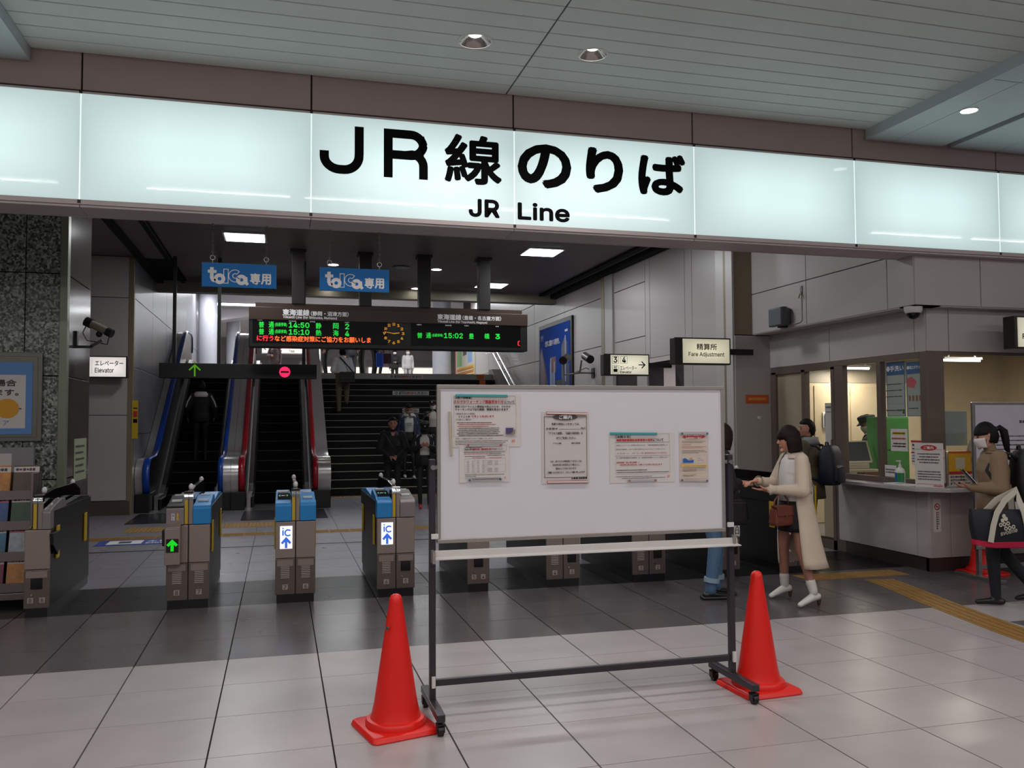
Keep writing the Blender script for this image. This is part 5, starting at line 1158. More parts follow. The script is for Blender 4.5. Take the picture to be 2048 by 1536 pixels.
def T(Zf, body, a, b, mi=0, bold=0.0, Lx=None):
    (x0, z0), (x1, z1) = Zf(a[0], b[1]), Zf(b[0], a[1]); sl_ = 0
    (Lx or L).text(body, x0, (Zf(a[0], b[1])[1]+Zf(b[0], b[1])[1])/2, x1, (Zf(a[0], a[1])[1]+Zf(b[0], a[1])[1])/2, bold=bold, mi=mi)
def Tz(Zf, body, x0, x1, yc0, yc1, hgt, mi=0, bold=0.0, Lx=None):
    """lettering on a level line: x range in the crop, baseline height from its middle"""
    (xa, za), (xb, zb) = Zf(x0, yc0), Zf(x1, yc1); zc = (za+zb)/2; hh = hgt/6.827/FPX*YBD*1.0
    (Lx or L).text(body, xa, zc-hh/2, xb, zc+hh/2, bold=bold, mi=mi)
Tz(zA, '東海道線', 585, 945, 165, 180, 80, 0, 0.0045); Tz(zA, '（静岡・沼津方面）', 968, 1480, 185, 200, 62, 0, 0.003); Tz(zA, 'Tōkaidō Line (for Shizuoka, Numazu)', 588, 1322, 238, 252, 40, 0, 0.0022)
Tz(zB, '東海道線', 645, 968, 232, 240, 75, 0, 0.0045); Tz(zB, '（豊橋・名古屋方面）', 988, 1512, 248, 255, 60, 0, 0.003); Tz(zB, 'Tōkaidō Line (for Toyohashi, Nagoya)', 648, 1322, 300, 312, 38, 0, 0.0022)
L.done('header_lettering', m_white_print, t)
L = Lay((0, YBD-0.007, 0), FX, FZ)
for yy, tm, p, q, n_ in ((335, '14:50', '静', '岡', '2'), (430, '15:10', '熱', '海', '4')):
    Tz(zA, '普', 258, 328, yy, yy, 78, 0, 0.0018); Tz(zA, '通', 392, 462, yy+2, yy+2, 78, 0, 0.0018); Tz(zA, '(各駅停車)', 478, 640, yy+4, yy+4, 58, 0, 0.001); Tz(zA, tm, 668, 945, yy+8, yy+10, 68, 0, 0.004)
    Tz(zA, p, 1035, 1110, yy+18, yy+18, 78, 0, 0.0018); Tz(zA, q, 1270, 1345, yy+22, yy+22, 78, 0, 0.0018); Tz(zA, n_, 1436, 1488, yy+28, yy+28, 68, 0, 0.004)
Tz(zA, 'に行う', 232, 455, 520, 522, 72, 1, 0.003); Tz(zA, 'など感染症対策にご協力をお願いしま', 475, 1785, 527, 548, 74, 2, 0.003)
Tz(zB, '普', 370, 440, 482, 482, 75, 0, 0.0018); Tz(zB, '通', 492, 558, 484, 484, 75, 0, 0.0018); Tz(zB, '(各駅停車)', 572, 722, 485, 485, 50, 0, 0.001); Tz(zB, '15:02', 738, 992, 487, 489, 68, 0, 0.004); Tz(zB, '豊', 1078, 1142, 493, 493, 75, 0, 0.0018); Tz(zB, '橋', 1288, 1355, 495, 495, 75, 0, 0.0018); Tz(zB, '3', 1440, 1496, 500, 500, 66, 0, 0.006)
Tz(zB, '〔', 1745, 1772, 592, 592, 72, 1, 0.003)
L.done('lit_text', [m_gl, m_rl, m_ol], t)
L = Lay((0, YBD-0.007, 0), FX, FZ)
for Zf, xs in ((zA, ((235, 305, 270), (668, 765, 288), (955, 1025, 296), (1430, 1490, 308))), (zB, ((362, 428, 337), (755, 840, 347), (1012, 1076, 352), (1440, 1496, 362)))):
    for a, b, yy in xs:
        (x0, z0), (x1, z1) = Zf(a, yy), Zf(b, yy); L.line(x0, z0-0.012, x1, 0.026, 0, 0, a)
L.done('column_headings', m_white_print, t)
ccx, ccz = at(787.5, 667, YBD)
ck = obj('clock_face', MB().tube([(ccx, YBD+0.01, ccz), (ccx, YBD-0.004, ccz)], 0.21, 32), mat('clock_black', '17130c', 0.3), t)
L = Lay((ccx, YBD-0.006, ccz), FX, FZ)
for k in range(12):
    a = PI/2-2*PI*(k+1)/12; L.text(str(k+1), 0.165*math.cos(a)-0.022, 0.165*math.sin(a)-0.022, 0.165*math.cos(a)+0.022, 0.165*math.sin(a)+0.022, bold=0.003)
am = PI/2-2*PI*46.5/60; ah = PI/2-2*PI*(2+46.5/60)/12
L.stroke([(-0.03*math.cos(am), -0.03*math.sin(am)), (0.16*math.cos(am), 0.16*math.sin(am))], 0.011).stroke([(-0.02*math.cos(ah), -0.02*math.sin(ah)), (0.10*math.cos(ah), 0.10*math.sin(ah))], 0.016)
L.done('clock_marks', m_al, ck)

# escalator direction beam
YE = 16.2
t = thing('escalator_sign', 'black beam sign with a green arrow and a red no entry mark above the escalators', 'sign', (0, 0, 0))
(ex0, ez1), (ex1, ez0) = at(318, 725.5, YE), at(633.5, 758, YE)
obj('beam', MB().box(ex0, ex1, YE, YE+0.22, ez0, ez1), mat('beam_black', '151415', 0.45), t, bevel=0.006)
for x in (-1.83, -1.07, 0.42):
    obj('hanger_rod', MB().box(x-0.03, x+0.03, YE+0.08, YE+0.14, ez1, ZC), m_black, t)
cx, cz = at(389.5, 741.5, YE); L = Lay((cx, YE-0.001, cz), FX, FZ); L.stroke([(0, -0.10), (0, 0.09)], 0.028).stroke([(-0.095, 0.01), (0, 0.10), (0.095, 0.01)], 0.028); L.done('arrow', mat('lit_green_arrow', '4a8c10', 0.4, emit='52a012', es=0.5, var=0), t)
cx, cz = at(569.5, 744, YE); L = Lay((cx, YE-0.001, cz), FX, FZ); L.ell(0, 0, 0.098, 0.098).rect(-0.072, -0.016, 0.072, 0.016, 1, 0.001); L.done('no_entry_mark', [mat('lit_pink_red', 'ff2060', 0.4, emit='ff2a62', es=1.0, var=0), m_black], t)
# ================================================================ escalators
m_blue_rail = mat('blue_handrail', '0f3f9a', 0.28, var=0.03); m_red_rail = mat('red_handrail', 'a01020', 0.28, var=0.03)
m_step = mat('escalator_black', '0a090a', 0.6, var=0, spec=0.1); m_nose = mat('step_edge_grey', '3c3a3a', 0.6, var=0)
m_esteel = mat('escalator_steel', 'c4c0be', 0.24, 0.6, var=0.03, scale=10, stretch=(14, 1, 1))
HP = [(16.80, 0.33), (16.71, 0.50), (16.69, 0.70), (16.76, 0.86), (16.92, 0.955), (17.35, 0.975), (17.75, 0.985), (18.05, 1.08), (18.35, 1.25), (19.85, 2.12), (21.4, 3.02), (22.6, 3.715), (22.95, 3.88), (23.3, 3.96), (24.2, 3.98), (24.42, 3.90), (24.48, 3.70), (24.42, 3.5)]
def side_poly(drop, y_in=0.03):
    top = [(y+ (y_in if i < 4 else 0), z-drop) for i, (y, z) in enumerate(HP[:-2])]
    return [(16.90, 0.02)]+top+[(24.45, 3.02), (23.3, 2.75), (18.6, 0.02)]
def handrail(t, x0, x1, m):
    mb = MB(); w = (x1-x0)/2; cx = (x0+x1)/2; rings = []
    for i, (y, z) in enumerate(HP):
        a, b = HP[max(i-1, 0)], HP[min(i+1, len(HP)-1)]; ty, tz = b[0]-a[0], b[1]-a[1]; l = math.hypot(ty, tz); ny, nz = -tz/l, ty/l
        rings.append([(cx+w*math.cos(q), y+ny*0.028*math.sin(q), z+nz*0.028*math.sin(q)) for q in [2*PI*k/12 for k in range(12)]])
    obj('handrail', mb.loft(rings), m, t, smooth=True)
def slab(t, name, x0, x1, drop, m, smooth=False):
    obj(name, MB().prism(side_poly(drop), 'x', x0, x1), m, t, smooth='auto')
def escalator(label, xl, xr, deckL, deckR, m_rail):
    t = thing('escalator', label, 'escalator', (0, 0, 0), group='pair of escalators')
    for (h0, h1), (d0, d1), s_ in ((xl, deckL, 1), (xr, deckR, -1)):
        handrail(t, h0, h1, m_rail)
        slab(t, 'steel_deck', d0, d1, 0.012, m_esteel)
        c = (h0+h1)/2
        slab(t, 'balustrade', c-0.03, c+0.03, 0.03, mat('balustrade_dark', '2c2a2a', 0.3, 0.5))
        e = h1 if s_ > 0 else h0
        # sloped inner ledge and dark skirt
        pts = [(17.2, 0.0), (17.2, 0.26), (17.85, 0.26), (18.2, 0.40), (22.9, 3.10), (23.3, 3.24), (24.4, 3.24), (24.4, 3.0), (23.2, 2.95), (18.0, 0.0)]
        obj('inner_ledge', MB().prism(pts, 'x', min(e+s_*0.02, e+s_*0.11), max(e+s_*0.02, e+s_*0.11)), m_steel, t)
        obj('skirt', MB().prism([(y, z-0.06) if z > 0.1 else (y, z) for y, z in pts], 'x', min(e+s_*0.09, e+s_*0.15), max(e+s_*0.09, e+s_*0.15)), m_black, t)
        obj('newel_base', MB().box(min(h0, d0)+0.004, max(h1, d1)-0.004, 16.74, 17.6, 0.0, 0.34), m_black, t, bevel=0.01)
    sx0, sx1 = xl[1]+0.14, xr[0]-0.14
    obj('comb_plate', MB().box(sx0, sx1, 16.5, 17.75, 0.0, 0.012), m_dark, t)
    me = box_mesh('step', sx1-sx0, 0.38, 0.205, m_step); mn = box_mesh('step_edge', sx1-sx0, 0.018, 0.012, m_nose)
    for k in range(16):
        z = 0.2*k+0.01; y = 17.75+0.3464*k
        s_ = piece('step', me, ((sx0+sx1)/2, y+0.19, z-0.1025), t)
        piece('step_edge', mn, (0, -0.188, 0.101), s_)
    obj('landing', MB().box(sx0, sx1, 23.2, 24.5, 2.95, 3.005), m_dark, t)
    return t
escalator('left escalator with blue handrails, carrying a man up beside the wall', (-2.39, -2.27), (-1.10, -1.01), (-2.52, -2.39), (-1.01, -0.877), m_blue_rail)
escalator('right escalator with red handrails, empty, beside the stairs', (-0.74, -0.62), (0.61, 0.71), (-0.873, -0.74), (0.71, 0.95), m_red_rail)
t = thing('floor_mat', 'dark metal landing plate before the left escalator', 'mat', (-1.7, 15.7, 0)); obj('plate', MB().box(-0.70, 0.72, -0.75, 0.80, 0, 0.008), mat('landing_plate', '37343a', 0.25, 0.5), t)
t = thing('floor_mat', 'dark metal landing plate before the right escalator', 'mat', (0.0, 15.7, 0)); obj('plate', MB().box(-0.62, 0.80, -0.75, 0.80, 0, 0.008), MATS['landing_plate'], t)
t = thing('floor_sign', 'blue elevator sign stuck on the back hall floor behind the second gate', 'floor sign', (-1.62, 12.70, 0.001))
obj('sheet', MB().box(-0.75, 0.75, -0.26, 0.26, 0, 0.003), mat('floor_sign_blue', '1c3f9c', 0.4), t)
L = Lay((0, 0, 0.003), FX, (0, 1, 0)); L.rect(-0.62, -0.18, -0.18, 0.18).text('エレベーター', -0.12, 0.0, 0.68, 0.14, bold=0.006).text('Elevator', -0.12, -0.18, 0.35, -0.06, bold=0.004).rect(-0.48, -0.10, -0.32, 0.10, 1, 0.0008); L.done('print', [m_white_print, m_ink_g], t)
t = thing('wall_sticker', 'yellow and red caution sticker at the foot of the left wall corner', 'sticker', (-2.50, 16.48, 1.75)); obj('sheet', MB().box(-0.04, 0.06, -0.004, 0, -0.4, 0.28), m_gyel, t)
L = Lay((0.01, -0.005, 0), FX, FZ); L.rect(-0.03, -0.02, 0.04, 0.09, 0).rect(-0.03, -0.12, 0.04, -0.05, 1).rect(-0.03, 0.13, 0.04, 0.15, 1); L.done('print', [m_red, m_ink], t)

# ================================================================ staircase
st = thing('staircase', 'wide dark stone staircase with pale step edges up to the concourse', 'staircase', (0, 0, 0))
m_stair = mat('dark_stair_stone', '121010', 0.55, var=0.1, scale=12, spec=0.2); m_edge2 = mat('stair_edge_pale', '99917f', 0.5, var=0.05)
RISE, RUN, SY = 3.0/18, 0.309, 19.25
me = box_mesh('step', 5.08, 0.36, RISE, m_stair); mn = box_mesh('step_edge', 5.08, 0.045, 0.014, m_edge2)
for k in range(18):
    z = RISE*(k+1); y = SY+RUN*k
    s_ = piece('step', me, (0.95+2.54, y+0.18, z-RISE/2), st)
    piece('step_edge', mn, (0, -0.168, RISE/2-0.003), s_)
mb = MB(); mb.prism([(SY-0.1, 0), (SY-0.1, 0.16), (SY+RUN*17, 3.16), (SY+RUN*17+0.4, 3.16), (SY+RUN*17+0.4, 0)], 'x', 6.03, 6.30)
obj('stringer', mb, mat('stringer_stone', '6c625c', 0.4, var=0.06), st)
obj('stair_core', MB().prism([(SY+0.2, 0), (SY+RUN*17+0.2, 2.8), (SY+RUN*17+0.3, 2.8), (SY+RUN*17+0.3, 0)], 'x', 0.96, 6.02), m_black, st)
for py_, pa, pb in ((750.5, 776, 847), (785, 785, 858), (821, 805, 838)):
    k = {750.5: 17, 785: 14, 821: 11}[py_]; yf = SY+RUN*k-0.002; x0 = at(pa, py_, yf)[0]; x1 = at(pb, py_, yf)[0]; z = RISE*k+RISE*0.5
    w_ = obj('step_sticker', MB().box(x0, x1, yf-0.004, yf, z-0.055, z+0.055), m_paper, st)
    L = Lay(((x0+x1)/2, yf-0.004, z), FX, FZ); hw = (x1-x0)/2*0.86; L.text('足下に', -hw*0.75, -0.035, -hw*0.35, 0.035, bold=0.003).text('お気を付け', -hw*0.33, -0.035, hw*0.2, 0.035, mi=1, bold=0.003).text('ください', hw*0.24, -0.035, hw, 0.035, bold=0.003).ring(-hw*0.92, 0, 0.02, 0.035)
    L.done('print', [m_ink, m_red], w_)
for k in range(14, 18):
    yf = SY+RUN*k-0.002; x = 5.70-0.03*(17-k); obj('arrow_sticker', MB().box(x-0.09-0.04*(k % 2), x+0.09, yf-0.003, yf, RISE*k+0.03, RISE*k+0.15), m_orange, st)
hr = thing('wall_handrail', 'double chrome handrail on the right wall of the staircase', 'handrail', (0, 0, 0))
for dz, x in ((0.88, 6.10), (0.66, 6.08)):
    z0 = 0.1+dz; sl = RISE/RUN
    obj('rail', MB().tube([(x, SY-0.5, z0), (x, SY+0.1, z0+0.05), (x, SY+RUN*17, 2.95+dz), (x, SY+RUN*17+0.5, 3.02+dz), (x, SY+RUN*17+0.9, 3.02+dz)], 0.021, 10), m_chrome, hr, smooth='auto')
for k in range(1, 8):
    y = SY+RUN*2.3*k; z = RISE*2.3*k+0.1
    obj('bracket', MB().tube([(6.10, y, z+0.86), (6.08, y, z+0.64), (6.30, y, z+0.60)], 0.01, 6), m_steel_d, hr)

# ================================================================ upper concourse
uf = obj('floor_upper', MB().box(-6.5, 12, 24.5, 48, 2.8, 3.0).box(-2.6, 0.96, 24.3, 24.6, 2.6, 3.0), mat('upper_floor', 'a9a6a6', 0.3), kind='structure')
m_uc = mat('upper_ceiling_paint', 'b4b0b2', 0.6, var=0.02)
uc = obj('ceiling_upper', MB().box(-8, 14, 19.3, 48, 6.0, 6.15), m_uc, kind='structure')
obj('ceiling_beam', MB().prism([(-6, 6.0), (-6, 5.35), (-2.2, 5.9), (-2.2, 6.0)], 'y', 29.5, 30.3), m_uc, uc); obj('ceiling_beam', MB().prism([(-4, 6.0), (0.9, 6.0), (-4, 5.2)], 'y', 34, 34.9), m_uc, uc); obj('ceiling_beam', MB().prism([(2.5, 6.0), (6.3, 5.7), (6.3, 6.0)], 'y', 26.0, 26.6), m_uc, uc)
obj('ceiling_step', MB().box(-8, 14, 24.6, 24.8, 5.75, 6.0), m_uc, uc)
uw = obj('wall_upper_back', MB().box(-8, 14, 46.5, 46.8, 3.0, 6.0), mat('upper_wall', 'a4a0a0', 0.5), kind='structure')
for x in np.arange(-5, 9, 2.4):
    if 4.9 < x < 6.5: continue
    obj('shop_window', MB().box(x, x+1.9, 46.42, 46.5, 3.15, 4.55), mat('lit_shop', 'fff4ea', 0.4, emit='fff2e6', es=1.0 if int(x*10) % 3 else 1.0, var=0), uw)
    obj('shop_header', MB().box(x-0.1, x+2.0, 46.40, 46.5, 4.6, 4.95), mat('shop_header', '8f8b8b', 0.5), uw)
obj('wall_upper_left', MB().box(-8, -2.53, 30, 30.2, 3.0, 6.0), mat('upper_side_wall', '9a979a', 0.5), kind='structure') if False else None
for i, (px0, px1, Y) in enumerate(((393, 432, 28.2), (451, 479, 35.5), (869, 906, 30.0))):
    x0, x1 = at(px0, 720, Y)[0], at(px1, 720, Y)[0]
    cl = thing('round_column', ['round white column nearest the top of the left escalator', 'round white column farther back on the upper concourse', 'wide pale column at the top of the stairs beside the map'][i], 'column', ((x0+x1)/2, Y+0.4, 3.0))
    obj('shaft', MB().lathe([((x1-x0)/2, 0), ((x1-x0)/2, 3.0)], n=32), mat('column_white', 'b9b9c2', 0.35), cl, smooth='auto')
    obj('base_ring', MB().lathe([((x1-x0)/2+0.02, 0), ((x1-x0)/2+0.02, 0.25), ((x1-x0)/2, 0.26)], n=32), m_steel, cl, smooth='auto')
for n_, (x, y, w) in enumerate(((-1.5, 27.5, 2.2), (2.0, 27.5, 2.2), (5.5, 27.5, 1.2), (-1.5, 33, 2.2), (2, 33, 2.2), (5.5, 33, 1.2), (0, 39, 2.2), (5, 39, 2.2))):
    t = thing('ceiling_lamp', 'bright lamp panel on the pale upper concourse ceiling', 'lamp', (x, y, 5.96), group='upper concourse lamps'); obj('diffuser', MB().box(-w/2, w/2, -0.25, 0.25, 0.0, 0.035), m_uplight, t); obj('frame', MB().box(-w/2-0.04, w/2+0.04, -0.29, 0.29, 0.02, 0.04), m_white_p, t)
def usign(label, pa, pb, Y, text_):
    (x0, z1), (x1, z0) = at(*pa, Y), at(*pb, Y); t = thing('track_sign', label, 'sign', (0, Y, 0))
    obj('case', MB().box(x0, x1, 0, 0.2, z0, z1), m_steel_d, t); obj('face', MB().box(x0+0.03, x1-0.03, -0.02, 0, z0+0.03, z1-0.03), mat('lit_white_sign', 'ffffff', 0.4, emit='fbf3e2', es=0.95, var=0), t)
    L = Lay((0, -0.02, 0), FX, FZ); text_(L, x0, x1, z0, z1); L.done('lettering', [m_ink], t)
    obj('rod', MB().box((x0+x1)/2-0.03, (x0+x1)/2+0.03, 0.05, 0.1, z1, 6.0), m_steel_d, t)
usign('wide lit sign for the tracks above the top of the right escalator', (523, 686), (608, 708), 43.0, lambda L, a, b, c, d: L.text('2', a+0.78, c+0.12, a+0.95, d-0.12, bold=0.01).text('のりば', a+1.1, c+0.26, b-0.3, d-0.1, bold=0.004).text('Tracks', a+1.3, c+0.07, b-0.45, c+0.2, bold=0.003).stroke([(a+0.10, c+0.27), (a+0.35, c+0.27)], 0.04).stroke([(a+0.22, c+0.38), (a+0.10, c+0.27), (a+0.22, c+0.16)], 0.04))
usign('lit sign for the tracks above the walking man at the top of the stairs', (684, 684), (717, 703), 43.0, lambda L, a, b, c, d: L.text('のりば', a+0.12, c+0.24, b-0.12, d-0.06, bold=0.004).text('Tracks', a+0.2, c+0.06, b-0.2, c+0.18, bold=0.003))
t = thing('floor_lamp_panel', 'dazzling lit panel at the top of the right escalator', 'lamp', (0, 26.6, 0)); (x0, z1), (x1, z0) = at(617, 690, 26.6), at(640, 722, 26.6); obj('lit_face', MB().box(x0, x1, 0, 0.05, z0, z1), m_ledpanel, t); obj('case', MB().box(x0-0.03, x1+0.03, 0.05, 0.2, 3.0, z1+0.03), m_steel, t)
# map poster on the wall beyond the stairs
t = thing('map_poster', 'colourful area map poster with a red edge on the upper right wall', 'poster', (6.30, 29.5, 3.05))
obj('sheet', MB().box(-0.02, -0.002, -1.6, 1.6, 0, 1.9), mat('map_pale', 'b9b6a6', 0.5), t)
L = Lay((-0.021, 0, 0), RW, FZ); L.rect(-1.7, 0, -1.55, 1.9, 0).rect(-1.4, 0.55, -0.5, 1.4, 1).rect(-0.3, 0.9, 0.3, 1.2, 2).rect(0.5, 0.6, 1.2, 1.1, 3).rect(-1.45, 0.0, 1.5, 0.5, 4)
for k in range(9): L.line(-1.4, 1.45+0.04*k, 1.3, 0.03, 2 if k % 2 else 5, 0.001, k); L.line(-1.4, 0.06+0.045*k, 1.4, 0.03, 0 if k % 3 else 5, 0.001, 30+k)
L.done('print', [m_red, mat('map_green', '6f9a58', 0.6, var=0), m_ink_g, mat('map_blue', '7a9cc4', 0.6, var=0), mat('map_yellow', 'c9a83c', 0.6, var=0), m_white_print], t)

# ---- lamps of the back hall
for n_, (x, y) in enumerate(PANELS):
    t = thing('led_panel', ['square lit ceiling panel above the left blue hanging sign', 'square lit ceiling panel nearest the right wall', 'square lit ceiling panel partly behind the departure board hanger', 'square lit ceiling panel over the middle gates', 'square lit ceiling panel over the left gates', 'square lit ceiling panel over the right gates'][n_], 'lamp', (x, y, ZC))
    obj('frame', MB().box(-0.33, 0.33, -0.33, 0.33, -0.012, 0.0), m_white_p, t); obj('diffuser', MB().box(-0.30, 0.30, -0.30, 0.30, -0.018, -0.011), m_ledpanel, t)
for n_, (x, y) in enumerate(((0.96, 16.46), (2.95, 16.51), (2.93, 19.0), (1.0, 19.0))):
    downlight(x, y, ZC, 0.10, ['flush downlight between the blue hanging signs', 'flush downlight above the right half of the departure board', 'flush downlight by the bulkhead at the right', 'flush downlight by the bulkhead at the left'][n_], group='flush downlights in the dark ceiling', recess=False)
t = thing('ceiling_speaker', 'round dark speaker grille on the dark back hall ceiling', 'speaker', (2.24, 16.4, ZC)); obj('grille', MB().lathe([(0.001, -0.012), (0.15, -0.010), (0.16, 0), (0.001, 0)], n=28), m_dark, t); obj('rim', MB().lathe([(0.15, -0.012), (0.17, -0.008), (0.17, 0)], n=28), m_black, t)
# ================================================================ people
V3 = Vector
def capsule(mb, a, b, ra, rb, n=10, sq=1.0):
    a, b = V3(a), V3(b); d = b-a; L = d.length
    if L < 1e-6: return
    d /= L; up = V3((0, 0, 1)) if abs(d.z) < 0.9 else V3((1, 0, 0)); u = d.cross(up).normalized(); w = d.cross(u); rings = []
    for t, r in [(-ra*math.cos(x), ra*math.sin(x)) for x in (0.15, 0.6, 1.1)]+[(0, ra)]+[(L, rb)]+[(L+rb*math.cos(x), rb*math.sin(x)) for x in (1.1, 0.6, 0.15)]:
        rings.append([a+d*t+(u*math.cos(2*PI*k/n)+w*math.sin(2*PI*k/n)*sq)*r for k in range(n)])
    mb.loft(rings)
class Fig:
    def __init__(s): s.mb = MB(); s.seg = []
    def cap(s, a, b, ra, rb, lab, n=12, sq=1.0):
        capsule(s.mb, a, b, ra, rb, n, sq); s.seg.append((V3(a), V3(b), ra, rb, lab))
def hand(F, wrist, f, pn, side, curl=0.35, spread=0.10, k=1.0, thumb_in=0.4):
    """palm, four unequal bent fingers and a thumb from the side of the palm. f: finger direction, pn: where the palm faces, side: +1/-1 thumb side"""
    f = V3(f).normalized(); pn = V3(pn); pn = (pn-f*pn.dot(f)).normalized(); x = f.cross(pn)*side; wrist = V3(wrist)
    kn = wrist+f*0.082*k
    for o in (-0.026, -0.009, 0.009, 0.026):
        F.cap(wrist+x*o*0.6*k+f*0.012*k, kn+x*o*k-f*0.004, 0.0145*k, 0.0125*k, 'skin', 8)
    for i, (o, L) in enumerate(((0.028, 0.066), (0.0095, 0.074), (-0.0095, 0.069), (-0.028, 0.054))):
        d = (f+x*spread*(1.5-i)).normalized(); p = kn+x*o*k; ang = curl*(0.75+0.12*i)
        for j, q in enumerate((0.44, 0.32, 0.24)):
            d = (d*math.cos(ang)+pn*math.sin(ang)).normalized(); e = p+d*L*q*k; F.cap(p, e, (0.0092-0.0007*j)*k, (0.0086-0.0008*j)*k, 'skin', 8); p = e
    p = wrist+x*0.022*k+f*0.022*k; d = (f*0.62+x*0.72+pn*0.25).normalized()
    for j, L in enumerate((0.038, 0.030, 0.024)):
        e = p+d*L*k; F.cap(p, e, (0.0125-0.0015*j)*k, (0.0112-0.0015*j)*k, 'skin', 8); p = e; d = (d+f*0.35-x*thumb_in*0.5+pn*0.25).normalized()
DEF = dict(pelvis=(0, 0, 0.93), chest=(0, 0.0, 1.25), neck=(0, -0.01, 1.43), head=(0, 0.02, 1.575), rsh=(0.165, -0.01, 1.375), lsh=(-0.165, -0.01, 1.375),
           rel=(0.215, -0.03, 1.10), lel=(-0.215, -0.03, 1.10), rwr=(0.22, 0.06, 0.86), lwr=(-0.22, 0.06, 0.86), rhip=(0.085, 0, 0.89), lhip=(-0.085, 0, 0.89),
           rkn=(0.095, 0.02, 0.49), lkn=(-0.095, 0.02, 0.49), ran=(0.10, -0.03, 0.085), lan=(-0.10, -0.03, 0.085))
def person(label, loc, rz, H, J=None, cols=None, hair='short', hair_col='14100f', look=(0, 0), bulk=0.012, sleeve=0.0, leg=0.0, voxel=0.013, heel=0.0, hands=None, mask=None, face=True, group=None, toe=(0.0, 0.0), boots=0.0, skirt=None, female=False, skin='c08a70'):
    J = dict(DEF, **(J or {})); J = {a: V3(b) for a, b in J.items()}; c = dict(skin=skin, top='16151a', bottom='15151a', shoe='121012'); c.update(cols or {})
    t = thing('person', label, 'person', loc, rz, group=group); t.scale = (1, 1, 1); s = H/1.70; F = Fig()
    # torso
    P, Cc, N = J['pelvis'], J['chest'], J['neck']; sh = (J['rsh']-J['lsh']); ax = sh.normalized(); fw = V3((0, 0, 1)).cross(ax).normalized()
    w = 0.93 if female else 1.0
    prof = [(P-V3((0, 0, 0.09)), 0.135*w, 0.105, 'bottom'), (P, 0.158*(1.03 if female else 1), 0.115, 'bottom'), (P.lerp(Cc, 0.35), 0.138*w, 0.098, 'top'), (P.lerp(Cc, 0.7), 0.148*w, 0.105, 'top'), (Cc, 0.160*w, 0.115, 'top'), (Cc.lerp(N, 0.62), 0.150*w, 0.088, 'top'), (Cc.lerp(N, 0.9), 0.085, 0.066, 'top'), (N+V3((0, 0, 0.005)), 0.06, 0.055, 'top')]
    rings = []
    for i, (p, rx, ry, lab) in enumerate(prof):
        b = bulk if i < 6 else bulk*0.4
        a_ = V3((1, 0, 0)).lerp(ax, min(1, i/4)); f_ = V3((0, 1, 0)).lerp(fw, min(1, i/4))
        rings.append([p+a_*(rx+b)*math.cos(q)*abs(math.cos(q))**-0.12+f_*(ry+b)*math.sin(q) if abs(math.cos(q)) > 1e-3 else p+f_*(ry+b)*math.sin(q) for q in [2*PI*k/20 for k in range(20)]])
    F.mb.loft(rings)
    for (p, rx, ry, lab), (p2, rx2, ry2, l2) in zip(prof[:-1], prof[1:]):
        for o in (-0.075, 0, 0.075): F.seg.append((p+ax*o, p2+ax*o, ry+bulk, ry2+bulk, lab))
    # neck and head
    hc = J['head']; R = Matrix.Rotation(look[0], 3, 'Z') @ Matrix.Rotation(look[1], 3, 'X')
    F.cap(N-V3((0, 0, 0.03)), hc-V3((0, 0, 0.05))+R @ V3((0, -0.015, 0)), 0.056, 0.053, 'skin')
    k = len(F.mb.v); n_, m_ = 20, 16
    F.mb.ball((0, 0, 0), (0.074, 0.093, 0.118), n_, m_)
    for i in range(k, len(F.mb.v)):
        x, y, z = F.mb.v[i]
        if z < -0.02: q = min(1, (-0.02-z)/0.098); x *= 1-0.30*q; y = y*(1-0.16*q)+0.014*q
        if y > 0.05 and -0.02 < z < 0.05: y -= 0.006*max(0, 1-abs(abs(x)-0.032)/0.025)
        F.mb.v[i] = tuple(hc+R @ V3((x, y, z)))
    F.seg.append((hc+V3((0, 0, 0.02)), hc-V3((0, 0, 0.04)), 0.085, 0.08, 'skin'))
    H_ = lambda a: hc+R @ V3(a)
    capsule(F.mb, H_((0, 0.088, 0.018)), H_((0, 0.102, -0.018)), 0.008, 0.0125, 8); capsule(F.mb, H_((-0.012, 0.086, -0.052)), H_((0.012, 0.086, -0.052)), 0.009, 0.009, 8); capsule(F.mb, H_((-0.008, 0.078, -0.096)), H_((0.008, 0.078, -0.096)), 0.017, 0.017, 8)
    for sg in (-1, 1): capsule(F.mb, H_((sg*0.076, -0.002, 0.018)), H_((sg*0.073, 0.004, -0.022)), 0.017, 0.011, 8)
    # arms
    for q, sg in (('r', 1), ('l', -1)):
        S_, E_, W_ = J[q+'sh'], J[q+'el'], J[q+'wr']
        F.cap(S_, E_, 0.054+bulk*0.6+sleeve*0.3, 0.044+bulk*0.6+sleeve, 'sleeve'); F.cap(E_, W_+(E_-W_)*0.06, 0.043+bulk*0.6+sleeve, 0.031+bulk*0.5, 'sleeve')
        hd = (hands or {}).get(q)
        if hd: hand(F, W_, *hd)
        else:
            f = (W_-E_).normalized(); hand(F, W_, f, V3((-sg, 0.15, 0)), -1 if sg > 0 else 1, 0.30, 0.05)
        F.cap(W_+(E_-W_)*0.10, W_+(W_-E_).normalized()*0.02, 0.026, 0.025, 'skin')
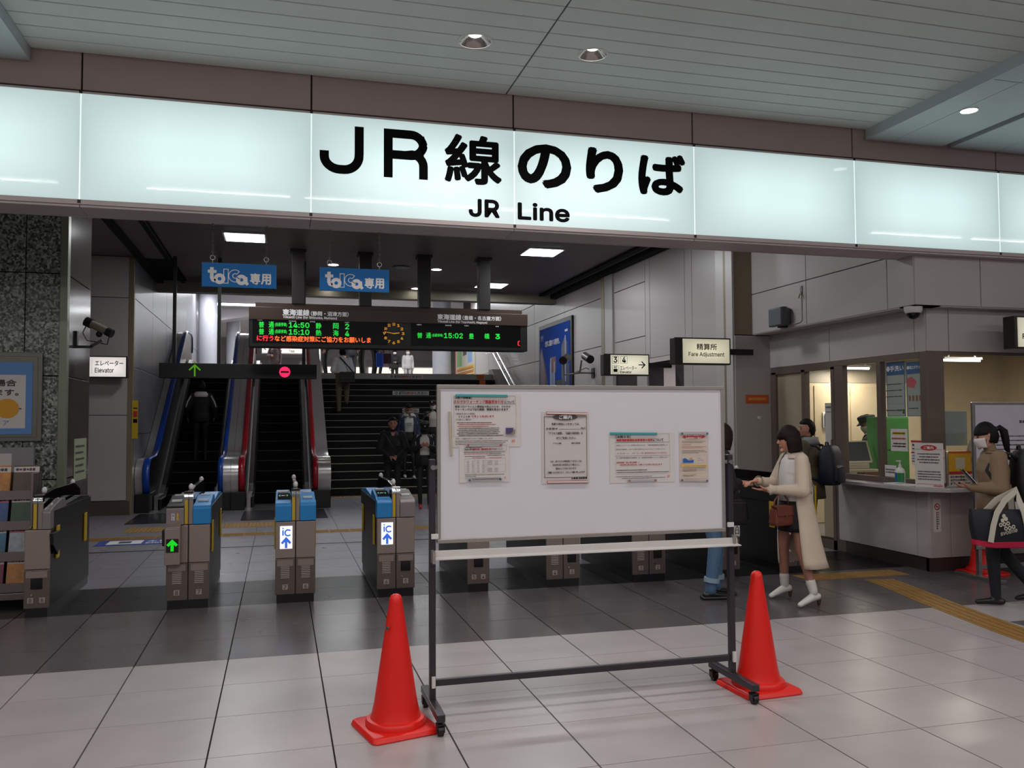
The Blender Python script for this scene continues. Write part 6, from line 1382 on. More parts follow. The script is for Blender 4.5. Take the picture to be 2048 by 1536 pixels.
    # legs
    for i, (q, sg) in enumerate((('r', 1), ('l', -1))):
        Hh, K, A = J[q+'hip'], J[q+'kn'], J[q+'an']
        lab = 'bottom' if not skirt else 'legskin'
        F.cap(Hh, K, 0.083+leg, 0.056+leg, lab); F.cap(K, A+V3((0, 0, 0.01)), 0.055+leg*1.1, 0.038+leg*1.1, lab)
        if boots: F.cap(A+(K-A)*boots, A, 0.047, 0.042, 'shoe')
        ty = toe[i]; fd = V3((math.sin(ty)*-1, math.cos(ty), 0)); lift = A.z-0.085-heel
        h0 = A-fd*0.045-V3((0, 0, 0.047+heel*0.0)); t0 = V3((A.x, A.y, 0.03+lift*0.6))+fd*0.155
        F.cap(h0, A+fd*0.06-V3((0, 0, 0.045+heel*0.45)), 0.036, 0.036, 'shoe', sq=0.9); F.cap(A+fd*0.03-V3((0, 0, 0.04+heel*0.35)), t0, 0.040, 0.026, 'shoe', sq=0.9)
        if heel: F.cap(A-fd*0.065-V3((0, 0, 0.07)), A-fd*0.06-V3((0, 0, 0.085+heel-0.014)), 0.022, 0.016, 'heel', 8)
    if s != 1.0:
        F.mb.v = [(a*s, b*s, d*s) for a, b, d in F.mb.v]; F.seg = [(a*s, b*s, ra*s, rb*s, l) for a, b, ra, rb, l in F.seg]
    body = obj('body', F.mb, m_black, t)
    md = body.modifiers.new('r', 'REMESH'); md.mode = 'VOXEL'; md.voxel_size = voxel; md.use_smooth_shade = True
    md = body.modifiers.new('s', 'SMOOTH'); md.factor = 0.5; md.iterations = 2
    bake(body); me = body.data; me.materials.clear()
    labs = ['skin', 'top', 'bottom', 'shoe', 'sleeve', 'legskin', 'heel']
    c.setdefault('sleeve', c['top']); c.setdefault('legskin', c['skin']); c.setdefault('heel', '3a2018')
    for l in labs: me.materials.append(mat(('skin_' if 'skin' in l else 'cloth_' if l in ('top', 'bottom', 'sleeve') else 'leather_')+c[l], c[l], 0.5 if 'skin' in l else 0.75 if l in ('top', 'bottom', 'sleeve') else 0.35, var=0.06, scale=20))
    n = len(me.polygons); ctr = np.empty(n*3); me.polygons.foreach_get('center', ctr); ctr = ctr.reshape(-1, 3)
    best = np.full(n, 9e9); lab = np.zeros(n, int)
    for a, b, ra, rb, l in F.seg:
        a_, d_ = np.array(a), np.array(b-a); L2 = max((d_**2).sum(), 1e-9); tt = np.clip(((ctr-a_)@d_)/L2, 0, 1); dist = np.sqrt((((a_+tt[:, None]*d_)-ctr)**2).sum(1))-(ra+(rb-ra)*tt)
        m = dist < best; best[m] = dist[m]; lab[m] = labs.index(l)
    me.polygons.foreach_set('material_index', lab); me.polygons.foreach_set('use_smooth', [True]*n)
    t['_s'] = s; ctx = dict(t=t, s=s, R=R, hc=hc, J=J, H_=lambda a: (hc+R @ V3(a))*s)
    if hair: make_hair(ctx, hair, hair_col)
    if face:
        G = ctx['H_']
        for sg in (-1, 1):
            obj('eye', MB().ball(G((sg*0.031, 0.0835, 0.008)), (0.0115*s, 0.007*s, 0.0065*s), 10, 6, R=R), mat('eye_dark', '1a1210', 0.2, var=0), t, smooth=True)
            obj('eyebrow', MB().tube([G((sg*0.016, 0.088, 0.032)), G((sg*0.032, 0.087, 0.036)), G((sg*0.046, 0.079, 0.032))], 0.0035*s, 6), mat('brow_dark', '241a16', 0.7, var=0), t, smooth=True)
        if not mask: obj('mouth', MB().ball(G((0, 0.0905, -0.053)), (0.019*s, 0.006*s, 0.005*s), 10, 6, R=R), mat('lip', '9c4a44', 0.45, var=0), t, smooth=True)
    if mask:
        rings = []
        for j in range(7):
            z = -0.10+0.095*j/6; q = 1-0.16*max(0, (-0.02-z)/0.098); rr = [0.088, 0.100, 0.106, 0.108, 0.110, 0.108, 0.100][j]
            rings.append([ctx['H_']((0.082*q*math.sin(a), (rr)*math.cos(a)*q+0.004, z)) for a in [(-1.25+2.5*i/12) for i in range(13)]])
        o = obj('face_mask', MB().loft(rings, cap=False, closed=False), mat('mask_'+mask, mask, 0.8, var=0.02), t, smooth=True); md = o.modifiers.new('s', 'SOLIDIFY'); md.thickness = 0.003
        for sg in (-1, 1): obj('ear_loop', MB().tube([ctx['H_']((sg*0.076, 0.032, -0.02)), ctx['H_']((sg*0.082, 0.004, 0.0)), ctx['H_']((sg*0.076, 0.03, -0.07))], 0.002, 5), mat('mask_'+mask, mask), t)
    return ctx
def make_hair(ctx, style, col):
    s, R, hc, t = ctx['s'], ctx['R'], ctx['hc'], ctx['t']; m = mat('hair_'+col, col, 0.62, var=0.25, scale=60, stretch=(1, 1, 0.15), bump=0.3, spec=0.2); mb = MB(); n, k = 32, 22; vs = []
    for j in range(k+1):
        th = PI*j/k
        for i in range(n):
            a = 2*PI*i/n; x, y, z = math.sin(th)*math.cos(a), math.sin(th)*math.sin(a), math.cos(th)
            wob = 1+0.018*math.sin(13*a+5*th)+0.012*math.sin(7*a-9*th)
            rx, ry, rz_ = (0.094, 0.114, 0.134) if style == 'bob' else (0.087, 0.107, 0.130)
            bang = {'bob': 0.02, 'long': 0.30, 'pony': 0.10, 'short': 0.42, 'cap': 0.6}[style]
            if style in ('bob', 'long'):
                isface = y > 0.50+0.2*max(0, -z) and z < bang
                Lh = 0.135 if style == 'bob' else 0.36
                if z < 0:
                    u = -z; px_, py_ = x/max(math.sin(th), 0.02), y/max(math.sin(th), 0.02)
                    zz = -Lh*min(1, u*1.06); flare = 1.10 if style == 'bob' else 1.0
                    e = 1.0 if u < 0.93 else max(0.0, (1-u)/0.07)
                    p = V3((px_*rx*flare*wob*(1-0.12*u)*e, (py_*ry*wob*(1-0.10*u))*e-0.010, zz+0.01))
                    if (py_ > 0.52 and u < 0.99): p = V3((px_*rx*0.6, py_*ry*0.4, zz*0.5))
                else: p = V3((x*rx*wob, y*ry*wob-0.006, z*rz_*wob+0.008))
                if isface and z >= 0: p = V3((x*rx*0.7, y*ry*0.7, z*rz_*0.7))
            else:
                low = -0.55 if style == 'pony' else -0.35
                isface = (y > 0.12 and z < bang) or (z < low and y > -0.3) or z < -0.72
                f = 0.72 if isface else 1.0
                if not isface and style == 'short': wob += 0.03*math.sin(23*a)*math.sin(17*th)
                p = V3((x*rx*wob*f, y*ry*wob*f-0.006, z*rz_*wob*f+0.008))
            vs.append(ctx['H_'](p))
    fs = [(j*n+i, (j+1)*n+i, (j+1)*n+(i+1) % n, j*n+(i+1) % n) for j in range(k) for i in range(n)]
    obj('hair', mb.add(vs, fs), m, t, smooth=True)
    if style == 'pony':
        G = ctx['H_']; obj('ponytail', MB().tube([G((0, -0.085, 0.045)), G((0, -0.135, 0.060)), G((0, -0.165, 0.02)), G((0, -0.165, -0.06)), G((0, -0.16, -0.15)), G((0, -0.175, -0.21))], [0.018*s, 0.028*s, 0.036*s, 0.034*s, 0.024*s, 0.004*s], 12), m, t, smooth=True)
        obj('hair_tie', MB().tube([G((0, -0.088, 0.046)), G((0, -0.112, 0.055))], 0.024*s, 12), m_black, t)
def shell(ctx, name, rings, m, a0, a1, th=0.010, n=40, wob=0.0):
    """cloth shell: rings of (centre, rx, ry); a measured from the front (+Y), opening between a1 and a0"""
    s = ctx['s']; R_ = []
    for j, (c, rx, ry) in enumerate(rings):
        row = []
        for i in range(n+1):
            a = math.radians(a0+(a1-a0)*i/n); w = 1+wob*(j/len(rings))*math.sin(7*a+0.6*j)
            row.append((V3(c)+V3((math.sin(a)*rx*w, math.cos(a)*ry*w, 0)))*s)
        R_.append(row)
    o = obj(name, MB().loft(R_, cap=False, closed=(a1-a0 >= 359.9)), m, ctx['t'], smooth=True)
    md = o.modifiers.new('s', 'SOLIDIFY'); md.thickness = th*s; md.offset = 1; return o
def cl(c, r=0.8): return mat('cloth_'+c, c, r, var=0.06, scale=20)
RAD = math.radians

# ---- 1 woman in the beige trench coat
W1 = person('woman in a long beige trench coat and white ankle boots, reaching out her hands', (4.47, 6.80, 0), RAD(84), 1.575,
    dict(pelvis=(0, 0, 0.955), chest=(0, 0.005, 1.255), neck=(0, 0.005, 1.425), head=(-0.005, 0.055, 1.565), ran=(0.20, 0.02, 0.145), lan=(-0.235, -0.05, 0.145), rkn=(0.15, 0.05, 0.53), lkn=(-0.15, 0.02, 0.53), rhip=(0.09, 0, 0.90), lhip=(-0.09, 0, 0.90),
         rel=(0.215, 0.10, 1.12), lel=(-0.235, 0.035, 1.09), rwr=(0.10, 0.335, 1.165), lwr=(-0.06, 0.30, 1.09), rsh=(0.155, 0, 1.375), lsh=(-0.155, 0, 1.375)),
    dict(top='cfcac6', sleeve='c9b9a6', bottom='120f10', shoe='d2cec9', legskin='a2705f', heel='4a2a1c', skin='c98e76'), hair='bob', hair_col='1f1112', look=(RAD(-20), RAD(-8)), bulk=0.012, sleeve=0.018, voxel=0.0068, heel=0.055, boots=0.22, skirt=True, female=True,
    hands=dict(r=((-0.15, 1, -0.12), (-0.2, 0.1, -1), -1, 0.42, 0.05, 1.0, 0.8), l=((0.25, 1, 0.0), (0.1, -0.05, 1), -1, 0.16, 0.07, 1.0)), toe=(RAD(8), RAD(12)))
m_trench = mat('trench_beige', 'c9b9a6', 0.8, var=0.05, scale=10)
c0 = V3((0, -0.01, 0))
shell(W1, 'trench_coat', [((0, 0.0, 1.43), 0.075, 0.07), ((0, -0.005, 1.395), 0.155, 0.098), ((0, 0, 1.33), 0.178, 0.125), ((0, 0.0, 1.20), 0.180, 0.140), ((0, -0.005, 1.05), 0.168, 0.135), ((0, -0.01, 0.95), 0.185, 0.150), ((-0.01, -0.02, 0.80), 0.21, 0.165), ((-0.02, -0.03, 0.60), 0.235, 0.185), ((-0.035, -0.045, 0.42), 0.255, 0.205), ((-0.045, -0.05, 0.36), 0.262, 0.212)], m_trench, 40, 300, 0.010, 48, 0.03)
shell(W1, 'collar', [((0, 0.004, 1.40), 0.098, 0.088), ((0, 0.002, 1.45), 0.078, 0.076), ((0, -0.004, 1.425), 0.10, 0.092), ((0, -0.006, 1.385), 0.135, 0.112)], mat('collar_beige', 'd0c2b2', 0.8), 28, 332, 0.006)
shell(W1, 'shirt_front', [((0, 0.01, 1.42), 0.062, 0.066), ((0, 0.0, 1.36), 0.12, 0.115), ((0, 0.0, 1.22), 0.15, 0.138), ((0, 0.0, 1.08), 0.148, 0.134), ((0, 0, 0.98), 0.16, 0.14)], cl('d3cfcc'), -70, 70, 0.004, 20)
shell(W1, 'skirt', [((0, 0, 1.02), 0.150, 0.118), ((0, 0, 0.92), 0.178, 0.142), ((0.0, 0, 0.74), 0.192, 0.150), ((0, 0, 0.69), 0.194, 0.150)], cl('120f10'), 0, 360, 0.004)
shell(W1, 'belt', [((0, -0.004, 1.10), 0.182, 0.147), ((0, -0.004, 1.06), 0.182, 0.147)], m_trench, 45, 315, 0.006)
for q, sg in (('r', 1), ('l', -1)):
    e, w_ = W1['J'][q+'el']*W1['s'], W1['J'][q+'wr']*W1['s']; d = (e-w_).normalized()
    obj('cuff', MB().tube([w_+d*0.015, w_+d*0.03, w_+d*0.055, w_+d*0.075], [0.050, 0.044, 0.036, 0.046], 14, cap=False), m_trench, W1['t'], smooth=True)
for z in (0.84, 0.68, 0.52): obj('button', MB().ball(V3((-0.145-(0.84-z)*0.12, 0.125+(0.84-z)*0.08, z))*W1['s'], (0.011, 0.011, 0.011), 8, 6), mat('button_grey', '8a8078', 0.4, var=0), W1['t'], smooth=True)
b = thing('handbag', 'reddish brown leather handbag hanging before the woman in beige', 'bag', (4.27, 6.70, 0.70), RAD(14))
m_bag = mat('bag_leather', '6a3429', 0.45, var=0.1, scale=14)
obj('body', MB().loft([[(x*a, y*bq, z) for x, y in [(-1, -1), (1, -1), (1, 1), (-1, 1)]] for a, bq, z in ((0.105, 0.045, 0.0), (0.112, 0.05, 0.03), (0.10, 0.045, 0.14), (0.085, 0.035, 0.17))]), m_bag, b, bevel=0.012)
obj('flap', MB().prism([(-0.049, 0.085), (-0.056, 0.09), (-0.048, 0.172), (0.03, 0.178), (0.03, 0.165), (-0.04, 0.165)], 'x', -0.098, 0.098), m_bag, b, bevel=0.004)
obj('clasp', MB().tube([(0.0, -0.052, 0.088), (0.0, -0.06, 0.088)], 0.010, 12), mat('clasp_brass', '9a7a4a', 0.3, 0.9), b)
obj('strap', MB().tube([(-0.09, 0, 0.15), (-0.07, 0.01, 0.22), (0.02, 0.02, 0.30), (0.08, 0.0, 0.22), (0.09, 0, 0.15)], 0.007, 6), m_bag, b, smooth=True)

# ---- 2 person behind the whiteboard
P2 = person('person in black jacket and blue jeans half hidden behind the right end of the whiteboard', (3.83, 7.20, 0), RAD(-100), 1.62,
    dict(pelvis=(0, 0.0, 0.93), chest=(0, 0.07, 1.24), neck=(0, 0.11, 1.41), head=(0, 0.15, 1.54), rsh=(0.165, 0.09, 1.36), lsh=(-0.165, 0.09, 1.36), rel=(0.20, 0.14, 1.08), rwr=(0.13, 0.25, 1.11), lel=(-0.2, 0.10, 1.08), lwr=(-0.16, 0.2, 0.92), ran=(0.08, -0.02, 0.085), lan=(-0.10, 0.10, 0.085), lkn=(-0.09, 0.10, 0.49), rkn=(0.09, 0.03, 0.49)),
    dict(top='131216', bottom='51708f', shoe='100e0f', skin='c08a70'), hair='bob', hair_col='211416', bulk=0.030, leg=0.014, sleeve=0.02, voxel=0.008, boots=0.10, hands=dict(r=((0.05, 1, -0.05), (-0.5, 0, -1), 1, 0.12, 0.10, 1.0)), look=(RAD(38), RAD(-12)))
for q in 'rl':
    a_, k2 = P2['J'][q+'an']*P2['s'], P2['J'][q+'kn']*P2['s']; d = (k2-a_).normalized()
    obj('jeans_cuff', MB().tube([a_+d*0.075, a_+d*0.115], 0.072, 16), cl('8fa3b4'), P2['t'], smooth='auto'); obj('sole', MB().box(a_.x-0.05, a_.x+0.05, a_.y-0.09, a_.y+0.18, 0.0, 0.03), m_black, P2['t'], bevel=0.012)
b = thing('shoulder_bag', 'black shoulder bag at the hip of the person behind the whiteboard', 'bag', (3.97, 6.97, 0.80)); obj('body', MB().loft([[(x*p, y*q, z) for x, y in ((-1, -1), (1, -1), (1, 1), (-1, 1))] for p, q, z in ((0.09, 0.035, -0.12), (0.115, 0.05, -0.08), (0.105, 0.045, 0.08), (0.085, 0.03, 0.11))]), m_black, b, bevel=0.02); obj('strap', MB().tube([(-0.08, 0, 0.07), (-0.13, 0.08, 0.3), (-0.12, 0.12, 0.5)], 0.012, 6), mat('lilac_strap', '4a3a5c', 0.6), b)

# ---- 3 girl with the tote bag
P3 = person('young woman in tan jacket and white mask with a ponytail, holding a phone', (6.11, 6.22, 0), RAD(62), 1.60,
    dict(pelvis=(0, 0, 0.92), chest=(0, 0.02, 1.25), neck=(0, 0.02, 1.42), head=(0, 0.07, 1.565), lsh=(-0.16, 0.01, 1.37), rsh=(0.16, 0.01, 1.37), lel=(-0.21, 0.02, 1.09), lwr=(-0.14, 0.25, 1.095), rel=(0.22, -0.02, 1.10), rwr=(0.22, 0.08, 0.88),
         lan=(-0.06, 0.04, 0.085), lkn=(-0.07, 0.06, 0.49), ran=(0.08, -0.34, 0.12), rkn=(0.09, -0.08, 0.47)),
    dict(top='7f6950', bottom='15171f', shoe='0f0d0e', skin='b5806c'), hair='pony', hair_col='100c0d', bulk=0.026, leg=0.006, sleeve=0.012, voxel=0.008, boots=0.2, mask='cfc9c8', female=True, look=(RAD(4), RAD(-10)), hands=dict(l=((0.1, 1, 0.10), (0.2, -0.2, 1), -1, 0.45, 0.03, 1.0)))
s3 = P3['s']
shell(P3, 'jacket_skirt', [((0, 0.01, 1.12), 0.165, 0.128), ((0, 0.005, 0.98), 0.185, 0.145), ((0, 0, 0.84), 0.195, 0.15)], cl('7f6950'), 0, 360, 0.008, 40, 0.02)
shell(P3, 'collar', [((0, 0.015, 1.37), 0.115, 0.10), ((0, 0.01, 1.43), 0.085, 0.078), ((0, 0.0, 1.41), 0.11, 0.095)], cl('8a7358'), 25, 335, 0.006)
shell(P3, 'dress_hem', [((0, 0, 0.86), 0.17, 0.13), ((0, -0.04, 0.68), 0.19, 0.17), ((0, -0.06, 0.56), 0.20, 0.20)], cl('17161a'), 0, 360, 0.006, 40, 0.03)
ph = thing('smartphone', 'black smartphone held in the hand of the young woman in tan', 'phone', (5.80, 6.19, 1.12), RAD(62)); M = Matrix.Rotation(RAD(-40), 4, 'X'); obj('case', MB().box(-0.036, 0.036, -0.005, 0.005, -0.06, 0.09, M=M), m_black_g, ph, bevel=0.002); obj('card', MB().box(-0.03, 0.034, -0.012, -0.008, -0.075, 0.055, M=M), m_white_p, ph)
def backpack(label, loc, rz, col, h=0.46, w=0.30, d=0.17, sh=0.42):
    t = thing('backpack', label, 'bag', loc, rz); m = mat('backpack_'+col, col, 0.6, var=0.08, scale=14)
    def sq(a, b, z, oy=0): return [(a*math.copysign(abs(math.cos(q))**0.5, math.cos(q)), oy+b*math.copysign(abs(math.sin(q))**0.5, math.sin(q)), z) for q in [2*PI*k/28 for k in range(28)]]
    obj('main_body', MB().loft([sq(w*0.40, d*0.40, 0), sq(w*0.5, d*0.5, 0.04), sq(w*0.52, d*0.52, h*0.4), sq(w*0.48, d*0.46, h*0.8), sq(w*0.38, d*0.34, h*0.95), sq(w*0.2, d*0.2, h)]), m, t, smooth='auto')
    obj('front_pocket', MB().loft([sq(w*0.30, d*0.2, 0.03, -d*0.48), sq(w*0.38, d*0.24, 0.06, -d*0.48), sq(w*0.37, d*0.22, h*0.45, -d*0.46), sq(w*0.25, d*0.1, h*0.5, -d*0.42)]), m, t, smooth='auto')
    obj('zip', MB().tube([(-w*0.36, -d*0.62, h*0.44), (0, -d*0.68, h*0.47), (w*0.36, -d*0.62, h*0.44)], 0.005, 6), m_dark, t)
    obj('top_handle', MB().tube([(-0.04, d*0.2, h*0.95), (-0.03, d*0.2, h*1.06), (0.03, d*0.2, h*1.06), (0.04, d*0.2, h*0.95)], 0.010, 8), m, t, smooth=True)
    for sg in (-1, 1): obj('shoulder_strap', MB().tube([(sg*0.085, d*0.42, sh-0.05), (sg*0.10, d*0.42+0.05, sh), (sg*0.11, d*0.42+0.13, sh+0.008), (sg*0.12, d*0.42+0.215, sh-0.05), (sg*0.13, d*0.42+0.255, sh-0.14), (sg*0.16, d*0.42+0.19, sh-0.26), (sg*0.17, d*0.42+0.08, h*0.18), (sg*0.13, d*0.42, h*0.12)], 0.015, 8), m, t, smooth=True)
    return t
backpack('black backpack on the back of the young woman in tan', (6.11+0.883*0.235, 6.22-0.469*0.235, 0.90), RAD(62), '100f12', 0.46, 0.30, 0.20)
tb = thing('tote_bag', 'dark navy tote bag with white straps, dot emblem and a pink base', 'bag', (5.985, 5.955, 0.54), RAD(-3))
m_nv = mat('tote_navy', '12131d', 0.6, var=0.08, scale=14); m_pk = mat('tote_pink', 'b8173f', 0.5, var=0.04); m_strap = mat('strap_white', 'c9c3b4', 0.7, var=0.05)
def tring(hw, hd, z, sag=0.0): return [(hw*math.copysign(abs(math.cos(q))**0.35, math.cos(q)), hd*math.copysign(abs(math.sin(q))**0.6, math.sin(q)), z-sag*math.cos(q)) for q in [2*PI*k/36 for k in range(36)]]
obj('body', MB().loft([tring(0.355, 0.062, 0.05, 0.025), tring(0.375, 0.070, 0.15, 0.02), tring(0.385, 0.060, 0.25, 0.015), tring(0.385, 0.030, 0.315, 0.02)]), m_nv, tb, smooth='auto')
obj('base', MB().loft([tring(0.335, 0.055, 0.0, 0.03), tring(0.36, 0.066, 0.008, 0.03), tring(0.362, 0.067, 0.05, 0.025), tring(0.35, 0.06, 0.055, 0.025)]), m_pk, tb, smooth='auto')
def strap(y, top_x):
    mb = MB(); pts = [(-0.255, y, 0.06), (-0.225, y*1.02, 0.2), (-0.18, y*0.9, 0.30), (-0.08, y*0.6, 0.40), (top_x, y*0.3, 0.482), (0.06, y*0.6, 0.40), (0.085, y*0.9, 0.30), (0.10, y*1.02, 0.2), (0.11, y, 0.06)]
    rings = []
    for i, p in enumerate(pts):
        a, b_ = V3(pts[max(i-1, 0)]), V3(pts[min(i+1, len(pts)-1)]); d = (b_-a).normalized(); n = V3((0, 1, 0)); w = d.cross(n).normalized()*0.026; p = V3(p); rings.append([p+w-n*0.003, p-w-n*0.003, p-w+n*0.003, p+w+n*0.003])
    return mb.loft(rings)
obj('strap', strap(-0.074, 0.06), m_strap, tb, smooth='auto'); obj('strap', strap(0.074, 0.10), m_strap, tb, smooth='auto')
L = Lay((-0.065, -0.0745, 0.145), FX, (0, 0.05, 1), 0.003)
for dx, dz, r0 in ((-0.052, 0.128, 0), (-0.068, 0.092, 0), (-0.033, 0.104, 0), (-0.088, 0.056, 1), (-0.052, 0.060, 1), (-0.016, 0.066, 1), (-0.040, 0.024, 1), (-0.002, 0.028, 1), (0.036, 0.036, 1)):
    if r0: L.ring(dx, dz, 0.008, 0.018, n=16)
    else: L.ell(dx, dz, 0.018, 0.018, n=16)
L.stroke([(-0.068, 0.10), (-0.036, 0.106)], 0.012)
v_, f_ = glyphs('svolme'); a_ = np.array(v_); mn, mx = a_.min(0), a_.max(0)
for bx_, bz_ in ((0, 0), (0.002, 0), (-0.002, 0), (0, 0.002), (0, -0.002)):
    L.mb.add([L.P(-0.095+(p[0]-mn[0])/(mx[0]-mn[0])*0.165+bx_, -0.035+(p[1]-mn[1])/(mx[1]-mn[1])*0.034+(p[0]-mn[0])/(mx[0]-mn[0])*0.030+bz_, 1e-4) for p in a_], f_)
L.done('emblem', m_strap, tb)

# ---- 4 man with the navy backpack
P4 = person('man in olive coat and grey hood seen from behind before the office door', (6.13, 9.02, 0), RAD(33), 1.63,
    dict(ran=(0.10, -0.02, 0.085), lan=(-0.10, 0.05, 0.085), rel=(0.22, 0.02, 1.12), rwr=(0.17, 0.20, 1.0), lel=(-0.22, 0.02, 1.12), lwr=(-0.17, 0.2, 1.0)), dict(top='4d4532', bottom='14151c', shoe='1a1c1e', skin='b07c66'), hair='short', hair_col='0f0d0d', bulk=0.032, leg=0.006, sleeve=0.012, voxel=0.010, look=(RAD(42), 0))
shell(P4, 'coat_tail', [((0, 0, 1.10), 0.175, 0.140), ((0, 0, 0.95), 0.20, 0.165), ((0, 0, 0.72), 0.225, 0.18)], cl('4d4532'), 8, 352, 0.010, 40, 0.02)
shell(P4, 'hood', [((0, -0.01, 1.38), 0.13, 0.10), ((0, -0.02, 1.43), 0.105, 0.10), ((0, -0.03, 1.475), 0.085, 0.09), ((0, -0.02, 1.45), 0.075, 0.07)], mat('hood_grey', '7d7d80', 0.85), 20, 340, 0.008)
backpack('dark navy backpack on the back of the man in the olive coat', (6.13+0.545*0.265, 9.02-0.839*0.265, 0.86), RAD(33), '0f1526', 0.47, 0.33, 0.20, 0.46)

# ---- 5 station clerk behind the glass
P5 = person('station clerk in a black cap and uniform working behind the office window', (7.74, 9.92, 0), RAD(78), 1.70, dict(chest=(0, 0.04, 1.25), head=(0, 0.06, 1.56), rel=(0.2, 0.10, 1.10), rwr=(0.10, 0.34, 1.08), lel=(-0.2, 0.10, 1.10), lwr=(-0.08, 0.33, 1.06)), dict(top='121217', bottom='121217', skin='a87660'), hair='short', look=(0, RAD(-18)), mask='b9b2ac', voxel=0.011)
G = P5['H_']; Rm = P5['R']
def cap(ctx, col, peak=True, emblem=None, tall=0.055):
    s = ctx['s']; G = ctx['H_']; mb = MB(); rings = []
    for z, rx, ry in ((0.045, 0.088, 0.110), (0.062, 0.090, 0.112), (0.062+tall*0.6, 0.098, 0.120), (0.062+tall, 0.090, 0.112), (0.07+tall*1.15, 0.04, 0.05)):
        rings.append([G((rx*math.cos(q), ry*math.sin(q)-0.004, z+0.012*math.sin(q)*(z > 0.07))) for q in [2*PI*k/24 for k in range(24)]])
    obj('cap', mb.loft(rings), cl(col), ctx['t'], smooth='auto')
    pk = MB().loft([[G((x*0.080, 0.085+0.07*math.cos(x*1.35)*t_, 0.050-0.022*t_)) for x in np.linspace(-1, 1, 13)] for t_ in (0, 0.5, 1.0)], cap=False, closed=False)
    o = obj('cap_peak', pk, cl(col), ctx['t'], smooth=True); md = o.modifiers.new('s', 'SOLIDIFY'); md.thickness = 0.004
    if emblem: obj('cap_emblem', MB().ball(G((0, 0.117, 0.088)), (0.018*s, 0.006*s, 0.018*s), 10, 6, R=ctx['R']), mat('emblem_'+emblem, emblem, 0.5), ctx['t'], smooth=True)
cap(P5, '100f12')

# ---- people on and before the stairs
P6 = person('smiling man in a black jacket with folded hands, standing before the stairs', (2.07, 16.3, 0), RAD(176), 1.71, dict(rel=(0.24, 0.02, 1.12), rwr=(0.06, 0.20, 0.97), lel=(-0.24, 0.02, 1.12), lwr=(-0.06, 0.20, 0.97)), dict(top='101013', bottom='0e0e11', skin='a9735d'), hair='short', hair_col='0d0b0b', bulk=0.035, sleeve=0.015, voxel=0.012, hands=dict(r=((-0.7, 0.5, -0.2), (-0.3, -0.2, -1), -1, 0.4, 0.04), l=((0.7, 0.5, -0.2), (0.3, -0.2, 1), -1, 0.4, 0.04)))
obj('open_collar', MB().prism([(-0.045, 1.43), (0.045, 1.43), (0.0, 1.31)], 'y', 0.112, 0.118), cl('a9735d', 0.6), P6['t']); obj('chest_patch', MB().box(-0.13, -0.06, 0.148, 0.153, 1.17, 1.27), cl('2a2a2e'), P6['t']); obj('strap', MB().tube([(0.15, 0.09, 1.40), (0.08, 0.15, 1.27), (-0.02, 0.155, 1.12)], 0.012, 6), cl('3a3a40'), P6['t'])
P7 = person('young man in a denim jacket and white hoodie coming down the stairs, face lowered', (2.87, 19.70, RISE*2), RAD(178), 1.72, dict(head=(0, 0.05, 1.56), ran=(0.09, 0.02, 0.085), lan=(-0.10, 0.16, 0.085-0.02), lkn=(-0.09, 0.16, 0.47)), dict(top='b4b1ab', sleeve='1f2c44', bottom='111114', shoe='b9b6b2', skin='9c6a56'), hair='short', hair_col='0d0b0b', look=(0, RAD(-28)), bulk=0.02, sleeve=0.012, voxel=0.013, mask='8f7f78')
shell(P7, 'denim_jacket', [((0, 0, 1.43), 0.09, 0.07), ((0, -0.005, 1.36), 0.19, 0.118), ((0, 0, 1.2), 0.20, 0.145), ((0, 0, 1.0), 0.195, 0.15), ((0, 0, 0.86), 0.20, 0.155)], cl('1f2c44'), 32, 328, 0.01)
shell(P7, 'hood', [((0, 0.01, 1.39), 0.13, 0.11), ((0, 0.01, 1.43), 0.125, 0.115), ((0, 0.0, 1.46), 0.10, 0.095), ((0, 0, 1.43), 0.085, 0.08)], cl('b4b1ab'), 10, 350, 0.012)
L = Lay((0, 0.155, 1.18), (-1, 0, 0), FZ); L.line(-0.06, 0.06, 0.06, 0.03, 0, 0, 2).line(-0.06, 0.02, 0.06, 0.02, 0, 0, 3); L.done('chest_print', cl('4a6a66'), P7['t'])
P8 = person('young man in black cap and open black jacket over white shirt, holding a phone', (2.63, 16.02, 0), RAD(174), 1.64, dict(head=(0, 0.05, 1.565), rel=(0.23, 0.04, 1.14), rwr=(0.07, 0.22, 1.22), lel=(-0.23, 0.04, 1.14), lwr=(-0.07, 0.22, 1.22), ran=(0.08, -0.02, 0.085), lan=(-0.09, 0.06, 0.085)), dict(top='bdb9b3', sleeve='0f0e11', bottom='0d0c0f', shoe='a8222c', skin='a8745c'), hair='short', look=(0, RAD(-25)), mask='141316', bulk=0.014, sleeve=0.014, voxel=0.012, hands=dict(r=((-0.75, 0.5, 0.2), (-0.4, -0.5, 0.6), 1, 0.45, 0.03), l=((0.75, 0.5, 0.2), (0.4, -0.5, 0.6), -1, 0.45, 0.03)))
cap(P8, '0d0c0e', emblem='8c8c8c')
shell(P8, 'open_jacket', [((0, 0, 1.43), 0.09, 0.07), ((0, -0.005, 1.36), 0.185, 0.11), ((0, 0, 1.2), 0.19, 0.135), ((0, 0, 1.0), 0.185, 0.14), ((0, 0, 0.82), 0.19, 0.145)], cl('0f0e11'), 30, 330, 0.01)
P9 = person('person in dark clothes, black cap and white mask on the steps beside the whiteboard', (3.50, 20.02, RISE*3), RAD(172), 1.63, dict(rel=(0.24, 0.06, 1.16), rwr=(0.15, 0.20, 1.30)), dict(top='b0a8a2', sleeve='111013', bottom='0f0e11', skin='a8745c'), hair='long', hair_col='0e0b0b', mask='c9c5c3', bulk=0.014, voxel=0.014, female=True, look=(RAD(-20), RAD(-5)))
